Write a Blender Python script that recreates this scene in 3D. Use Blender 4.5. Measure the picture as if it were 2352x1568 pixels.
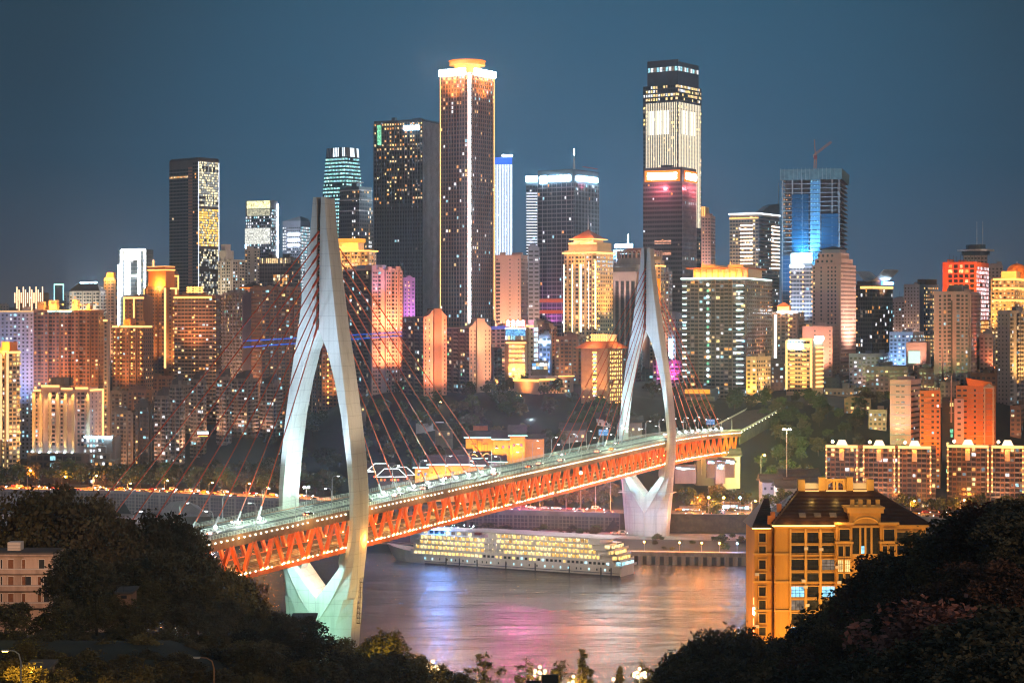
import bpy, math, random
from mathutils import Vector, Matrix, noise

# ------------------------------------------------------------------ camera, sky, sun, exposure
for o in list(bpy.data.objects): bpy.data.objects.remove(o)
S = bpy.context.scene
COL = S.collection
F, HC, CX, HY = 4538.0, 132.0, 1176.0, 735.0      # focal length and horizon of the photograph, camera height above the river
cam_data = bpy.data.cameras.new('camera')
cam = bpy.data.objects.new('camera', cam_data); COL.objects.link(cam)
cam.location = (0, 0, HC); cam.rotation_euler = (math.pi/2, 0, 0)
cam_data.sensor_width = 36; cam_data.lens = 36*F/2352; cam_data.shift_y = -(784-HY)/2352
cam_data.clip_start = 1; cam_data.clip_end = 30000
S.camera = cam

SUN_EL, SUN_AZ = math.radians(14), math.radians(143)    # dim city wash from behind the camera on its right
world = bpy.data.worlds.new("World"); S.world = world; world.use_nodes = True
nt = world.node_tree; nt.nodes.clear()
def N(nt, typ, **kw):
    n = nt.nodes.new(typ)
    for k, v in kw.items():
        if k.startswith('i_'):
            key = k[2:]; n.inputs[int(key) if key.isdigit() else key.replace('_', ' ')].default_value = v
        else: setattr(n, k, v)
    return n
wout = N(nt, 'ShaderNodeOutputWorld'); bg = N(nt, 'ShaderNodeBackground')
sky = N(nt, 'ShaderNodeTexSky'); sky.sky_type = 'NISHITA'; sky.sun_disc = False
sky.sun_elevation = math.radians(-3.0); sky.sun_rotation = SUN_AZ
sky.dust_density = 2.0
# the city's light dome: brighter and bluer low over the towers, purplish grey near the horizon
geo = N(nt, 'ShaderNodeTexCoord')
sep = N(nt, 'ShaderNodeSeparateXYZ')
ramp = N(nt, 'ShaderNodeValToRGB')
nt.links.new(geo.outputs['Generated'], sep.inputs[0]); nt.links.new(sep.outputs['Z'], ramp.inputs[0])
e = ramp.color_ramp.elements
e[0].position = 0.0; e[0].color = (0.050, 0.051, 0.060, 1)
e[1].position = 0.035; e[1].color = (0.028, 0.038, 0.056, 1)
for p_, c_ in ((0.08, (0.012, 0.032, 0.053, 1)), (0.16, (0.008, 0.028, 0.046, 1)), (0.5, (0.034, 0.056, 0.078, 1))):
    x_ = e.new(p_); x_.color = c_
# horizontal dome centred on the tall towers
dot = N(nt, 'ShaderNodeVectorMath', operation='DOT_PRODUCT'); dot.inputs[1].default_value = Vector((0.03, 1, 0.055)).normalized()
nrm = N(nt, 'ShaderNodeVectorMath', operation='NORMALIZE')
nt.links.new(geo.outputs['Generated'], nrm.inputs[0]); nt.links.new(nrm.outputs[0], dot.inputs[0])
dr = N(nt, 'ShaderNodeMapRange', i_1=0.960, i_2=1.0, i_3=0.0, i_4=1.0, interpolation_type='SMOOTHSTEP')
nt.links.new(dot.outputs['Value'], dr.inputs[0])
glow = N(nt, 'ShaderNodeMix', data_type='RGBA', blend_type='ADD')
glow.inputs[7].default_value = (0.005, 0.035, 0.068, 1)
nt.links.new(dr.outputs[0], glow.inputs[0]); nt.links.new(ramp.outputs[0], glow.inputs[6])
skym = N(nt, 'ShaderNodeMix', data_type='RGBA', blend_type='ADD'); skym.inputs[0].default_value = 0.10
nt.links.new(glow.outputs[2], skym.inputs[6]); nt.links.new(sky.outputs[0], skym.inputs[7])
nt.links.new(skym.outputs[2], bg.inputs[0]); bg.inputs[1].default_value = 1.0
nt.links.new(bg.outputs[0], wout.inputs[0])

sun_d = bpy.data.lights.new('sun', 'SUN'); sun_d.energy = 0.60; sun_d.angle = math.radians(12); sun_d.color = (1.0, 0.66, 0.45)
sun = bpy.data.objects.new('sun', sun_d); COL.objects.link(sun)
sdir = Vector((math.sin(SUN_AZ)*math.cos(SUN_EL), math.cos(SUN_AZ)*math.cos(SUN_EL), math.sin(SUN_EL)))
sun.rotation_euler = sdir.to_track_quat('Z', 'Y').to_euler()
vs = S.view_settings; vs.view_transform = 'Standard'; vs.look = 'None'; vs.exposure = 0.7; vs.gamma = 1.0
S.render.engine = 'CYCLES'
cy = S.cycles
cy.use_denoising = True; cy.max_bounces = 4; cy.diffuse_bounces = 2; cy.glossy_bounces = 3; cy.transparent_max_bounces = 4
cy.sample_clamp_indirect = 4.0; cy.sample_clamp_direct = 40.0; cy.caustics_reflective = False; cy.caustics_refractive = False
cy.use_light_tree = True; cy.pixel_filter_type = 'BLACKMAN_HARRIS'; cy.filter_width = 1.15
HAZE = 0.000105

# ------------------------------------------------------------------ helpers
R = random.Random(11)
def PX(px, d): return (px-CX)*d/F
def PZ(py, d): return HC-(py-HY)*d/F
def P(px, py, d): return Vector((PX(px, d), d, PZ(py, d)))
def lerp(a, b, t): return a+(b-a)*t
def smooth(t):
    t = max(0.0, min(1.0, t)); return t*t*(3-2*t)
def interp(pts, x):
    if x <= pts[0][0]: return pts[0][1]
    for (a, b), (c, d) in zip(pts, pts[1:]):
        if x <= c: return b+(d-b)*(x-a)/(c-a)
    return pts[-1][1]

MATS = {}
def mat(name, col, rough=0.75, metal=0.0, vary=0.25, scale=0.15, bump=0.0, bscale=1.0, streak=False, rand=0.0, spec=0.4):
    if name in MATS: return MATS[name]
    m = bpy.data.materials.new(name); m.use_nodes = True; MATS[name] = m
    n = m.node_tree; b = n.nodes['Principled BSDF']
    b.inputs['Roughness'].default_value = rough; b.inputs['Metallic'].default_value = metal
    b.inputs['Specular IOR Level'].default_value = spec
    tc = N(n, 'ShaderNodeTexCoord'); mp = N(n, 'ShaderNodeMapping')
    mp.inputs['Scale'].default_value = (1, 1, 0.12) if streak else (1, 1, 1)
    n.links.new(tc.outputs['Object'], mp.inputs[0])
    nz = N(n, 'ShaderNodeTexNoise'); nz.inputs['Scale'].default_value = scale; nz.inputs['Detail'].default_value = 6; nz.inputs['Roughness'].default_value = 0.65
    n.links.new(mp.outputs[0], nz.inputs['Vector'])
    mr = N(n, 'ShaderNodeMapRange', i_1=0.3, i_2=0.7, i_3=1-vary, i_4=1+vary)
    n.links.new(nz.outputs[0], mr.inputs[0])
    mx = N(n, 'ShaderNodeVectorMath', operation='SCALE'); mx.inputs[0].default_value = col[:3]
    last = mr.outputs[0]
    if rand:
        oi = N(n, 'ShaderNodeObjectInfo'); r2 = N(n, 'ShaderNodeMapRange', i_3=1-rand, i_4=1+rand)
        n.links.new(oi.outputs['Random'], r2.inputs[0])
        mu = N(n, 'ShaderNodeMath', operation='MULTIPLY'); n.links.new(last, mu.inputs[0]); n.links.new(r2.outputs[0], mu.inputs[1]); last = mu.outputs[0]
    n.links.new(last, mx.inputs['Scale']); n.links.new(mx.outputs[0], b.inputs['Base Color'])
    if bump:
        bp = N(n, 'ShaderNodeBump', i_Strength=bump); nb = N(n, 'ShaderNodeTexNoise'); nb.inputs['Scale'].default_value = bscale; nb.inputs['Detail'].default_value = 4
        n.links.new(tc.outputs['Object'], nb.inputs['Vector']); n.links.new(nb.outputs[0], bp.inputs['Height']); n.links.new(bp.outputs[0], b.inputs['Normal'])
    return m
def emit(name, col, st, light=True):
    if name in MATS: return MATS[name]
    m = bpy.data.materials.new(name); m.use_nodes = True; MATS[name] = m
    n = m.node_tree; n.nodes.clear()
    em = N(n, 'ShaderNodeEmission'); em.inputs[0].default_value = (*col, 1); em.inputs[1].default_value = st
    o = N(n, 'ShaderNodeOutputMaterial'); n.links.new(em.outputs[0], o.inputs[0])
    m.cycles.emission_sampling = 'FRONT_BACK' if light else 'NONE'
    return m
def room(name, col, st):
    """a lit window: uneven light behind it, curtains and furniture breaking it up"""
    if name in MATS: return MATS[name]
    st *= .85; m = emit(name, col, st, False); n = m.node_tree
    em = [x for x in n.nodes if x.type == 'EMISSION'][0]
    tc = N(n, 'ShaderNodeTexCoord'); nz = N(n, 'ShaderNodeTexNoise'); nz.inputs['Scale'].default_value = 0.55; nz.inputs['Detail'].default_value = 3
    n.links.new(tc.outputs['Object'], nz.inputs['Vector'])
    mr = N(n, 'ShaderNodeMapRange', i_1=0.3, i_2=0.7, i_3=0.25*st, i_4=1.75*st); n.links.new(nz.outputs[0], mr.inputs[0]); n.links.new(mr.outputs[0], em.inputs[1])
    return m

class MB:
    """collects shapes and links them as one mesh object"""
    def __init__(s): s.v = []; s.f = []; s.m = []; s.mats = []
    def mi(s, m):
        if m not in s.mats: s.mats.append(m)
        return s.mats.index(m)
    def quad(s, a, b, c, d, m):
        i = len(s.v); s.v += [tuple(a), tuple(b), tuple(c), tuple(d)]; s.f.append((i, i+1, i+2, i+3)); s.m.append(s.mi(m))
    def tri(s, a, b, c, m):
        i = len(s.v); s.v += [tuple(a), tuple(b), tuple(c)]; s.f.append((i, i+1, i+2)); s.m.append(s.mi(m))
    def box(s, x0, x1, y0, y1, z0, z1, m):
        i = len(s.v); k = s.mi(m)
        s.v += [(x0, y0, z0), (x1, y0, z0), (x1, y1, z0), (x0, y1, z0), (x0, y0, z1), (x1, y0, z1), (x1, y1, z1), (x0, y1, z1)]
        for q in ((3, 2, 1, 0), (4, 5, 6, 7), (0, 1, 5, 4), (1, 2, 6, 5), (2, 3, 7, 6), (3, 0, 4, 7)):
            s.f.append(tuple(i+j for j in q)); s.m.append(k)
    def obox(s, o, a, b, c, m):
        """box with corner o and edge vectors a, b, c"""
        o, a, b, c = map(Vector, (o, a, b, c)); i = len(s.v); k = s.mi(m)
        s.v += [tuple(p) for p in (o, o+a, o+a+b, o+b, o+c, o+a+c, o+a+b+c, o+b+c)]
        for q in ((3, 2, 1, 0), (4, 5, 6, 7), (0, 1, 5, 4), (1, 2, 6, 5), (2, 3, 7, 6), (3, 0, 4, 7)):
            s.f.append(tuple(i+j for j in q)); s.m.append(k)
    def prism(s, poly, z0, z1, m, top=None, taper=1.0, cx=0, cy=0):
        i = len(s.v); n = len(poly); k = s.mi(m)
        s.v += [(x, y, z0) for x, y in poly]+[(cx+(x-cx)*taper, cy+(y-cy)*taper, z1) for x, y in poly]
        for j in range(n):
            s.f.append((i+j, i+(j+1) % n, i+n+(j+1) % n, i+n+j)); s.m.append(k)
        s.f.append(tuple(i+n+j for j in range(n))); s.m.append(s.mi(top) if top else k)
        s.f.append(tuple(i+n-1-j for j in range(n))); s.m.append(k)
    def loft(s, rings, m, cap=True, closed=True):
        i = len(s.v); n = len(rings[0]); k = s.mi(m)
        for r in rings: s.v += [tuple(p) for p in r]
        for a in range(len(rings)-1):
            for j in range(n if closed else n-1):
                q = i+a*n; s.f.append((q+j, q+(j+1) % n, q+n+(j+1) % n, q+n+j)); s.m.append(k)
        if cap:
            s.f.append(tuple(i+n-1-j for j in range(n))); s.m.append(k)
            q = i+(len(rings)-1)*n; s.f.append(tuple(q+j for j in range(n))); s.m.append(k)
    def tube(s, pts, r, m, n=6, r1=None):
        pts = [Vector(p) for p in pts]; rings = []
        for j, p in enumerate(pts):
            t = (pts[min(j+1, len(pts)-1)]-pts[max(j-1, 0)]).normalized()
            u = t.cross(Vector((0, 0, 1)) if abs(t.z) < 0.9 else Vector((1, 0, 0))).normalized(); w = t.cross(u)
            rr = r if r1 is None else lerp(r, r1, j/(len(pts)-1))
            rings.append([p+(u*math.cos(a)+w*math.sin(a))*rr for a in [2*math.pi*q/n for q in range(n)]])
        s.loft(rings, m)
    def ball(s, c, r, m, n=8, k=5, zs=1.0):
        c = Vector(c); rings = []
        for a in range(k+1):
            th = math.pi*(0.02+0.96*a/k); rings.append([c+Vector((r*math.sin(th)*math.cos(2*math.pi*j/n), r*math.sin(th)*math.sin(2*math.pi*j/n), -r*zs*math.cos(th))) for j in range(n)])
        s.loft(rings, m)
    def mesh(s, name):
        me = bpy.data.meshes.new(name); me.from_pydata(s.v, [], s.f)
        for m in s.mats: me.materials.append(m)
        me.polygons.foreach_set('material_index', s.m); me.update(); return me
    def build(s, name, parent=None, loc=None):
        if not s.v: return None
        o = bpy.data.objects.new(name, s.mesh(name)); COL.objects.link(o)
        if parent: o.parent = parent
        if loc is not None: o.location = loc
        return o
def tag(o, label=None, cat=None, group=None, kind=None):
    for k, v in (('label', label), ('category', cat), ('group', group), ('kind', kind)):
        if v: o[k] = v
    return o
def thing(name, label, cat, loc=(0, 0, 0), rz=0.0, group=None):
    o = bpy.data.objects.new(name, None); COL.objects.link(o); o.location = loc; o.rotation_euler = (0, 0, rz); o.empty_display_size = 1
    return tag(o, label, cat, group)
def inst(name, me, parent=None, loc=(0, 0, 0), rz=0.0, sc=None):
    o = bpy.data.objects.new(name, me); COL.objects.link(o); o.location = loc; o.rotation_euler = (0, 0, rz)
    if sc is not None: o.scale = sc if hasattr(sc, '__len__') else (sc, sc, sc)
    if parent: o.parent = parent
    return o
def dup(root, loc, rz=0.0, sc=1.0, label=None, group=None):
    r = root.copy(); COL.objects.link(r); r.location = loc; r.rotation_euler = (0, 0, rz); r.scale = (sc, sc, sc)
    if label: r['label'] = label
    if group: r['group'] = group
    for ch in root.children:
        c = ch.copy(); COL.objects.link(c); c.parent = r
        for g in ch.children:
            d = g.copy(); COL.objects.link(d); d.parent = c
    return r
def lamp(kind, name, loc, power, col, target=None, size=1.0, angle=60, blend=0.6, parent=None):
    if col[0] == 1 and col[2] < .45: col = (1, col[1]*.84, col[2]*.68)
    l = bpy.data.lights.new(name, kind); l.energy = power; l.color = col
    if kind == 'SPOT': l.spot_size = math.radians(angle); l.spot_blend = blend; l.shadow_soft_size = size
    elif kind == 'POINT': l.shadow_soft_size = size
    o = bpy.data.objects.new(name, l); COL.objects.link(o); o.location = loc
    if target is not None: o.rotation_euler = (Vector(loc)-Vector(target)).to_track_quat('Z', 'Y').to_euler()
    return o

WARM, AMBER, ORANGE, WHITE, COOL, TEAL = (1, .72, .38), (1, .50, .12), (1, .30, .05), (1, .93, .82), (.70, .88, 1), (.35, .95, .95)
BLUE, PINK, GREEN, RED, VIOLET = (.08, .35, 1), (1, .30, .75), (.4, 1, .55), (1, .08, .03), (.45, .25, 1)
# materials shared by many things
M_GLASS = mat('dark_window_glass', (.030, .034, .041), .16, 0, .3, .3, spec=.6)
M_GLASSB = mat('blue_curtain_glass', (.02, .05, .08), .12, 0, .35, .06, spec=.7)
M_CONC = mat('grey_concrete', (.33, .33, .33), .85, 0, .2, .12, streak=True)
M_DARK = mat('dark_metal', (.03, .03, .033), .5, .5)
M_STEEL = mat('pale_steel', (.45, .46, .47), .45, .6)
M_ROOFD = mat('dark_roof', (.07, .065, .065), .9, 0, .35)
L_WARM, L_YEL, L_ORG = room('lit_room_warm', (1, .66, .32), 1.0), room('lit_room_yellow', (1, .70, .25), 1.25), room('lit_room_orange', (1, .42, .10), .9)
L_WHT, L_CYN, L_DIM = room('lit_room_white', (.92, .95, 1), 1.1), room('lit_room_cyan', (.40, .85, 1), .95), room('lit_room_dim', (.75, .55, .40), .22)
L_DIMC = room('lit_room_dim_cool', (.50, .75, .85), .30)
L_GRN = room('lit_room_green', (.3, 1, .55), .7)
PAL_RESI = [L_WARM, L_YEL, L_ORG, L_CYN, L_WHT, L_DIM, L_DIMC, L_YEL, L_DIM, L_DIM, L_DIMC]
PAL_ORG = [L_ORG, L_ORG, L_WARM, L_YEL, L_DIM]
PAL_WHT = [L_WHT, L_CYN, L_WHT, L_DIM]
PAL_YEL = [L_YEL, L_WARM, L_YEL, L_WHT]
E_WHITE, E_COOL = emit('led_white', (.95, .97, 1), 34), emit('led_cool_white', (.50, .80, 1), 46)
E_WARM, E_AMBER, E_ORANGE = emit('led_warm', (1, .47, .14), 1.9), emit('led_amber', (1, .42, .09), 2.2), emit('led_orange', (1, .20, .015), 1.3)
E_RED, E_BLUE, E_TEAL, E_PINK = emit('led_red', (1, .12, .04), 6), emit('led_blue', (.06, .30, 1), 5), emit('led_teal', (.45, 1, .9), 4), emit('led_pink', (1, .3, .8), 4)
# ------------------------------------------------------------------ ground, river, roads
WALLP = [(-700, 1385), (-340, 1335), (-255, 1320), (-80, 1232), (-20, 1196), (60, 1170), (108, 1163), (250, 1148), (700, 1130)]
def ywall(x): return interp(WALLP, x)
def shore_w(x): return lerp(118, 97, smooth((x+250)/250))
def zq(x): return lerp(3.0, 6.5, smooth((x+150)/180))
def far_h(x, v):
    """height of the far bank; v = metres inland of the retaining wall"""
    w = shore_w(x)
    if v < -w: return -5.0
    if v < 0: return zq(x)
    z = 17.0
    right = 55*smooth((v-165)/125)+25*smooth((v-290)/500)
    left = 20*smooth((v-140)/90)+48*smooth((v-180)/420)+12*smooth((v-500)/400)
    mid = 18*smooth((v-40)/80)+42*smooth((v-110)/160)+22*smooth((v-260)/500)
    t = smooth((x+190)/90); u = smooth((x-60)/70)
    z += lerp(lerp(left, mid, t), right, u)
    if v > 40: z += 3*noise.noise(Vector((x*.02, v*.02, 0)))
    return z
def gz(x, y):
    """ground height anywhere"""
    yw = ywall(x)
    if y > 900: return far_h(x, y-yw)
    z = interp([(0, 122), (120, 103), (300, 66), (366, 57), (440, 40), (560, 18), (640, 4), (690, -4), (900, -5)], y)
    hl = 17*smooth((-22-x)/26)*smooth((y-200)/90)*(1-smooth((y-370)/130))     # wooded knoll on the left
    hr = 17*smooth((x-22)/28)*(1-smooth((y-235)/65))*smooth((y-160)/45)                               # and on the right
    if y < 640: z += hl+hr+1.5*noise.noise(Vector((x*.03, y*.03, 3)))
    return z
M_EARTH = mat('hillside_soil_and_scrub', (.012, .016, .011), .95, 0, .6, .06, .6, .3)
M_ASPH = mat('asphalt', (.055, .055, .058), .7, 0, .3, .2)
M_PAVE = mat('quay_paving', (.17, .155, .14), .85, 0, .35, .12)
xs = [-1500, -1100, -800]+[-600+12*i for i in range(101)]+[800, 1100, 1500]
def sheet(name, xs, rows, fn, m, kind='structure'):
    b = MB(); n = len(xs)
    b.mi(m)
    for r in rows:
        for x in xs: b.v.append(fn(x, r))
    for j in range(len(rows)-1):
        for i in range(n-1):
            q = j*n+i; b.f.append((q, q+1, q+n+1, q+n)); b.m.append(0)
    o = b.build(name); o['kind'] = kind
    for p_ in o.data.polygons: p_.use_smooth = True
    return o
rows = ['w', -.6, 0.0, .01]+[8+8*i for i in range(60)]+[500+40*i for i in range(16)]+[1300, 1500, 1650, 1800]
def far_pt(x, r):
    if r == 'w': return (x, ywall(x)-shore_w(x), zq(x))
    if r <= 0: return (x, ywall(x)+r, zq(x) if r < 0 else 17.0)
    z = far_h(x, r)
    if r > 1400: z += (46+34*noise.noise(Vector((x*.004, 3, 9)))+12*noise.noise(Vector((x*.015, 7, 9))))*smooth((r-1400)/350)
    return (x, ywall(x)+r, z)
sheet('far_bank_terrain', xs, rows, far_pt, M_EARTH)
sheet('quay_ground', xs, ['w', -.9], lambda x, r: (x, ywall(x)-(shore_w(x) if r == 'w' else .7), zq(x)+.01), M_PAVE)
nx = [-900, -500]+[-320+10*i for i in range(65)]+[500, 900]
sheet('near_bank_terrain', nx, [-60, 40]+[80+10*i for i in range(66)], lambda x, y: (x, y, gz(x, y)), M_EARTH)
sheet('riverside_road', xs, [3.0, 30.0], lambda x, v: (x, ywall(x)+v, 17.06 if v < 5 else 17.25), M_ASPH)
M_LINE = mat('road_marking_white', (.7, .7, .66), .7)
lm = MB()
for x in range(-600, 560, 12):
    for v in (9.6, 16.4, 23.2):
        a, c = Vector((x, ywall(x)+v, 17.3)), Vector((x+5, ywall(x+5)+v, 17.3)); w = Vector((0, .25, 0)); lm.quad(a, c, c+w, a+w, M_LINE)
o = lm.build('road_markings'); o['kind'] = 'structure'

# river: silty water, long slow swell and small ripples
mw = bpy.data.materials.new('river_water'); mw.use_nodes = True; n = mw.node_tree; b = n.nodes['Principled BSDF']
b.inputs['Base Color'].default_value = (.062, .043, .032, 1); b.inputs['Roughness'].default_value = .165; b.inputs['IOR'].default_value = 1.33
b.inputs['Specular IOR Level'].default_value = .62
tc = N(n, 'ShaderNodeTexCoord'); mp = N(n, 'ShaderNodeMapping'); mp.inputs['Scale'].default_value = (.06, .17, 1)
n1 = N(n, 'ShaderNodeTexNoise'); n1.inputs['Scale'].default_value = 1.0; n1.inputs['Detail'].default_value = 6; n1.inputs['Roughness'].default_value = .68; n1.inputs['Distortion'].default_value = 1.2
n2 = N(n, 'ShaderNodeTexNoise'); n2.inputs['Scale'].default_value = .013; n2.inputs['Detail'].default_value = 3; n2.inputs['Distortion'].default_value = 2.0
mp2 = N(n, 'ShaderNodeMapping'); mp2.inputs['Scale'].default_value = (.6, 1.6, 1)
n.links.new(tc.outputs['Object'], mp.inputs[0]); n.links.new(mp.outputs[0], n1.inputs['Vector']); n.links.new(tc.outputs['Object'], mp2.inputs[0]); n.links.new(mp2.outputs[0], n2.inputs['Vector'])
mr = N(n, 'ShaderNodeMapRange', i_1=.35, i_2=.65, i_3=.25, i_4=1.0); n.links.new(n2.outputs[0], mr.inputs[0])
bp = N(n, 'ShaderNodeBump', i_Distance=1.35); n.links.new(n1.outputs[0], bp.inputs['Height']); n.links.new(mr.outputs[0], bp.inputs['Strength']); n.links.new(bp.outputs[0], b.inputs['Normal'])
wb = MB(); wb.mi(mw); wb.v = [(-1500, 560, 0), (1500, 560, 0), (1500, 1330, 0), (-1500, 1330, 0)]; wb.f = [(0, 1, 2, 3)]; wb.m = [0]
o = wb.build('river_water'); o['kind'] = 'structure'

# retaining wall with its grid of stone panels
M_STONE = mat('grey_wall_stone', (.20, .185, .175), .9, 0, .35, .1, streak=True); M_STONED = mat('recessed_wall_panel', (.085, .08, .078), .9, 0, .4, .2)
M_IVY = mat('ivy_stained_wall', (.065, .06, .045), .95, 0, .6, .3, .5, 2)
rw = thing('retaining_wall', 'long grey stone river wall with a grid of square panels below the riverside road', 'wall', (0, 0, 0))
wl = MB(); pn = MB()
X = -620
while X < 560:
    a, c = Vector((X, ywall(X)-.55, 0)), Vector((X+9, ywall(X+9)-.55, 0)); t = (c-a).normalized(); nn = Vector((t.y, -t.x, 0)); z0 = zq(X)-.5
    wl.obox((a.x, a.y, z0), c-a, nn*-.5, (0, 0, 17.9-z0), M_STONE if not 62 < X+4 < 200 else M_IVY)
    if not (62 < X+4 < 200):
        rowsn = max(2, int((17-z0)/2.3))
        for i in range(4):
            for j in range(rowsn):
                o_ = a+t*(.3+2.2*i)+nn*.02+Vector((0, 0, z0+.8+j*2.2)); pn.quad(o_, o_+t*1.75, o_+t*1.75+Vector((0, 0, 1.75)), o_+Vector((0, 0, 1.75)), M_STONED)
    wl.obox((a.x, a.y, 17.9), c-a, nn*-.35, (0, 0, .25), M_CONC)
    X += 9
wl.build('wall', rw); pn.build('stone_panels', rw)['kind'] = 'stuff'
# quay of round piles along the water
qw = thing('pile_quay', 'concrete quay edge standing on round piles beside the ship stern', 'quay', (0, 0, 0))
M_QUAY = mat('stained_quay_concrete', (.24, .19, .15), .9, 0, .45, .25, streak=True)
qb = MB()
X = 40
def shore(x): return ywall(x)-shore_w(x)
while X < 190:
    a, c = Vector((X, shore(X)-1.2, 0)), Vector((X+10, shore(X+10)-1.2, 0)); t = c-a
    qb.obox((a.x, a.y, zq(X)-2.2), t, (0, 3, 0), (0, 0, 2.4), M_QUAY); qb.obox((a.x, a.y+1.4, -3), t, (0, 2, 0), (0, 0, zq(X)+.8), M_STONED)
    X += 10
qb.build('deck_beam', qw)
pm = MB(); pm.tube([(0, 0, -4), (0, 0, 4.6)], 1.35, M_QUAY, 12); pme = pm.mesh('pile')
for i in range(33):
    X = 42+i*4.6; inst('pile', pme, qw, (X, shore(X)-1.0, 0))
gr = MB()
for x in range(-300, 400, 10):
    a, c = Vector((x, shore(x)+6, zq(x)+.1)), Vector((x+10, shore(x+10)+6, zq(x+10)+.1))
    gr.quad(a, c, c+Vector((0, 46, 1.0)), a+Vector((0, 46, 1.0)), M_EARTH)
o = gr.build('quay_verge'); o['kind'] = 'structure'

# ------------------------------------------------------------------ the bridge
BU = Vector((.3352, .9421, 0)); BN = Vector((.9421, -.3352, 0))
B0 = Vector((-70.0, 735.0, 0)); SPAN = 445.0
def zdrop(s):
    t = max(0.0, s-SPAN-6)/190
    return -5.0*t**1.6 if t > 0 else 0.0
def bp_(s, a, z):
    """point on the bridge: s along it, a across it"""
    return B0+BU*s+BN*a+Vector((0, 0, z+zdrop(s)))
M_PYL = mat('white_pylon_concrete', (.42, .42, .41), .75, 0, .14, .08, .08, .8, streak=True)
_n = M_PYL.node_tree; _b = _n.nodes['Principled BSDF']; _src = _b.inputs['Base Color'].links[0].from_socket
_tc = N(_n, 'ShaderNodeTexCoord'); _sp = N(_n, 'ShaderNodeSeparateXYZ'); _n.links.new(_tc.outputs['Object'], _sp.inputs[0])
_m1 = N(_n, 'ShaderNodeMath', operation='DIVIDE', i_1=4.6); _n.links.new(_sp.outputs['Z'], _m1.inputs[0]); _m2 = N(_n, 'ShaderNodeMath', operation='FRACT'); _n.links.new(_m1.outputs[0], _m2.inputs[0])
_m3 = N(_n, 'ShaderNodeMath', operation='LESS_THAN', i_1=.045); _n.links.new(_m2.outputs[0], _m3.inputs[0])
_st = N(_n, 'ShaderNodeTexNoise'); _st.inputs['Scale'].default_value = .8; _mp = N(_n, 'ShaderNodeMapping'); _mp.inputs['Scale'].default_value = (1, 1, .03); _n.links.new(_tc.outputs['Object'], _mp.inputs[0]); _n.links.new(_mp.outputs[0], _st.inputs['Vector'])
_r = N(_n, 'ShaderNodeMapRange', i_1=.52, i_2=.70, i_3=1.0, i_4=.80); _n.links.new(_st.outputs[0], _r.inputs[0])
_m4 = N(_n, 'ShaderNodeMath', operation='MULTIPLY_ADD', i_1=-.22, i_2=1.0); _n.links.new(_m3.outputs[0], _m4.inputs[0]); _m5 = N(_n, 'ShaderNodeMath', operation='MULTIPLY'); _n.links.new(_m4.outputs[0], _m5.inputs[0]); _n.links.new(_r.outputs[0], _m5.inputs[1])
_v = N(_n, 'ShaderNodeVectorMath', operation='SCALE'); _n.links.new(_src, _v.inputs[0]); _n.links.new(_m5.outputs[0], _v.inputs['Scale']); _n.links.new(_v.outputs[0], _b.inputs['Base Color'])
M_TRUSS = mat('orange_red_steel', (.68, .12, .012), .45, 0, .25, .3, spec=.5)
M_BEAM = mat('rust_tan_edge_beam', (.26, .115, .05), .6, 0, .3, .35, streak=True)
M_CABLE = mat('red_cable', (.40, .06, .018), .5, 0, .1)
M_RAIL = mat('pale_green_railing', (.50, .56, .50), .6, 0, .1)
M_LOWER = mat('dark_lower_deck', (.09, .05, .04), .8, 0, .3)
E_DECK = emit('bridge_lamp_glass', (1, .95, .60), 5.5, False); E_SPOT = emit('cable_lamp_glass', (.86, .95, 1), 260); E_VL = emit('truss_uplight_glass', (1, .55, .16), 220)
bridge = thing('cable_stayed_bridge', 'cable-stayed bridge with two white needle-eye pylons and an orange-red truss deck', 'bridge', B0)
def bb(mb, name, kind=None):
    o = mb.build(name, bridge)
    if kind: o['kind'] = kind
    return o
def L(s, a, z): return bp_(s, a, z)-B0
S0, S1 = -150.0, SPAN+190.0
# outline of a pylon: z, outer half width, ridge half width, inner half width, half depth
PROF = [(0, 12.0, 0.02, -1, 6.4), (8, 12.6, 0.02, -1, 6.6), (20, 13.5, .03, -1, 6.8), (24.5, 13.9, 3.2, -1, 6.9), (29.5, 14.3, 6.4, .02, 7.0), (35, 14.7, 9.4, 4.6, 7.0), (40.6, 15.1, 11.9, 9.0, 7.0), (46, 15.5, 13.4, 11.7, 7.0),
        (52, 15.8, 14.6, 13.1, 7.0), (58, 15.9, 15.0, 13.7, 7.0), (67.4, 15.9, 15.2, 13.5, 6.9), (80, 15.1, 14.4, 12.3, 6.7), (97, 13.2, 12.5, 9.9, 6.4), (110, 11.4, 10.7, 7.1, 6.1), (121, 9.8, 9.1, 3.9, 5.8), (128.3, 8.6, 7.9, .62, 5.6),
        (146, 6.3, 5.7, .62, 5.2), (163, 4.2, 3.6, .62, 4.8), (166, 3.8, 3.2, .62, 4.7), (177.5, 2.8, 2.3, .95, 4.5)]
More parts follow.
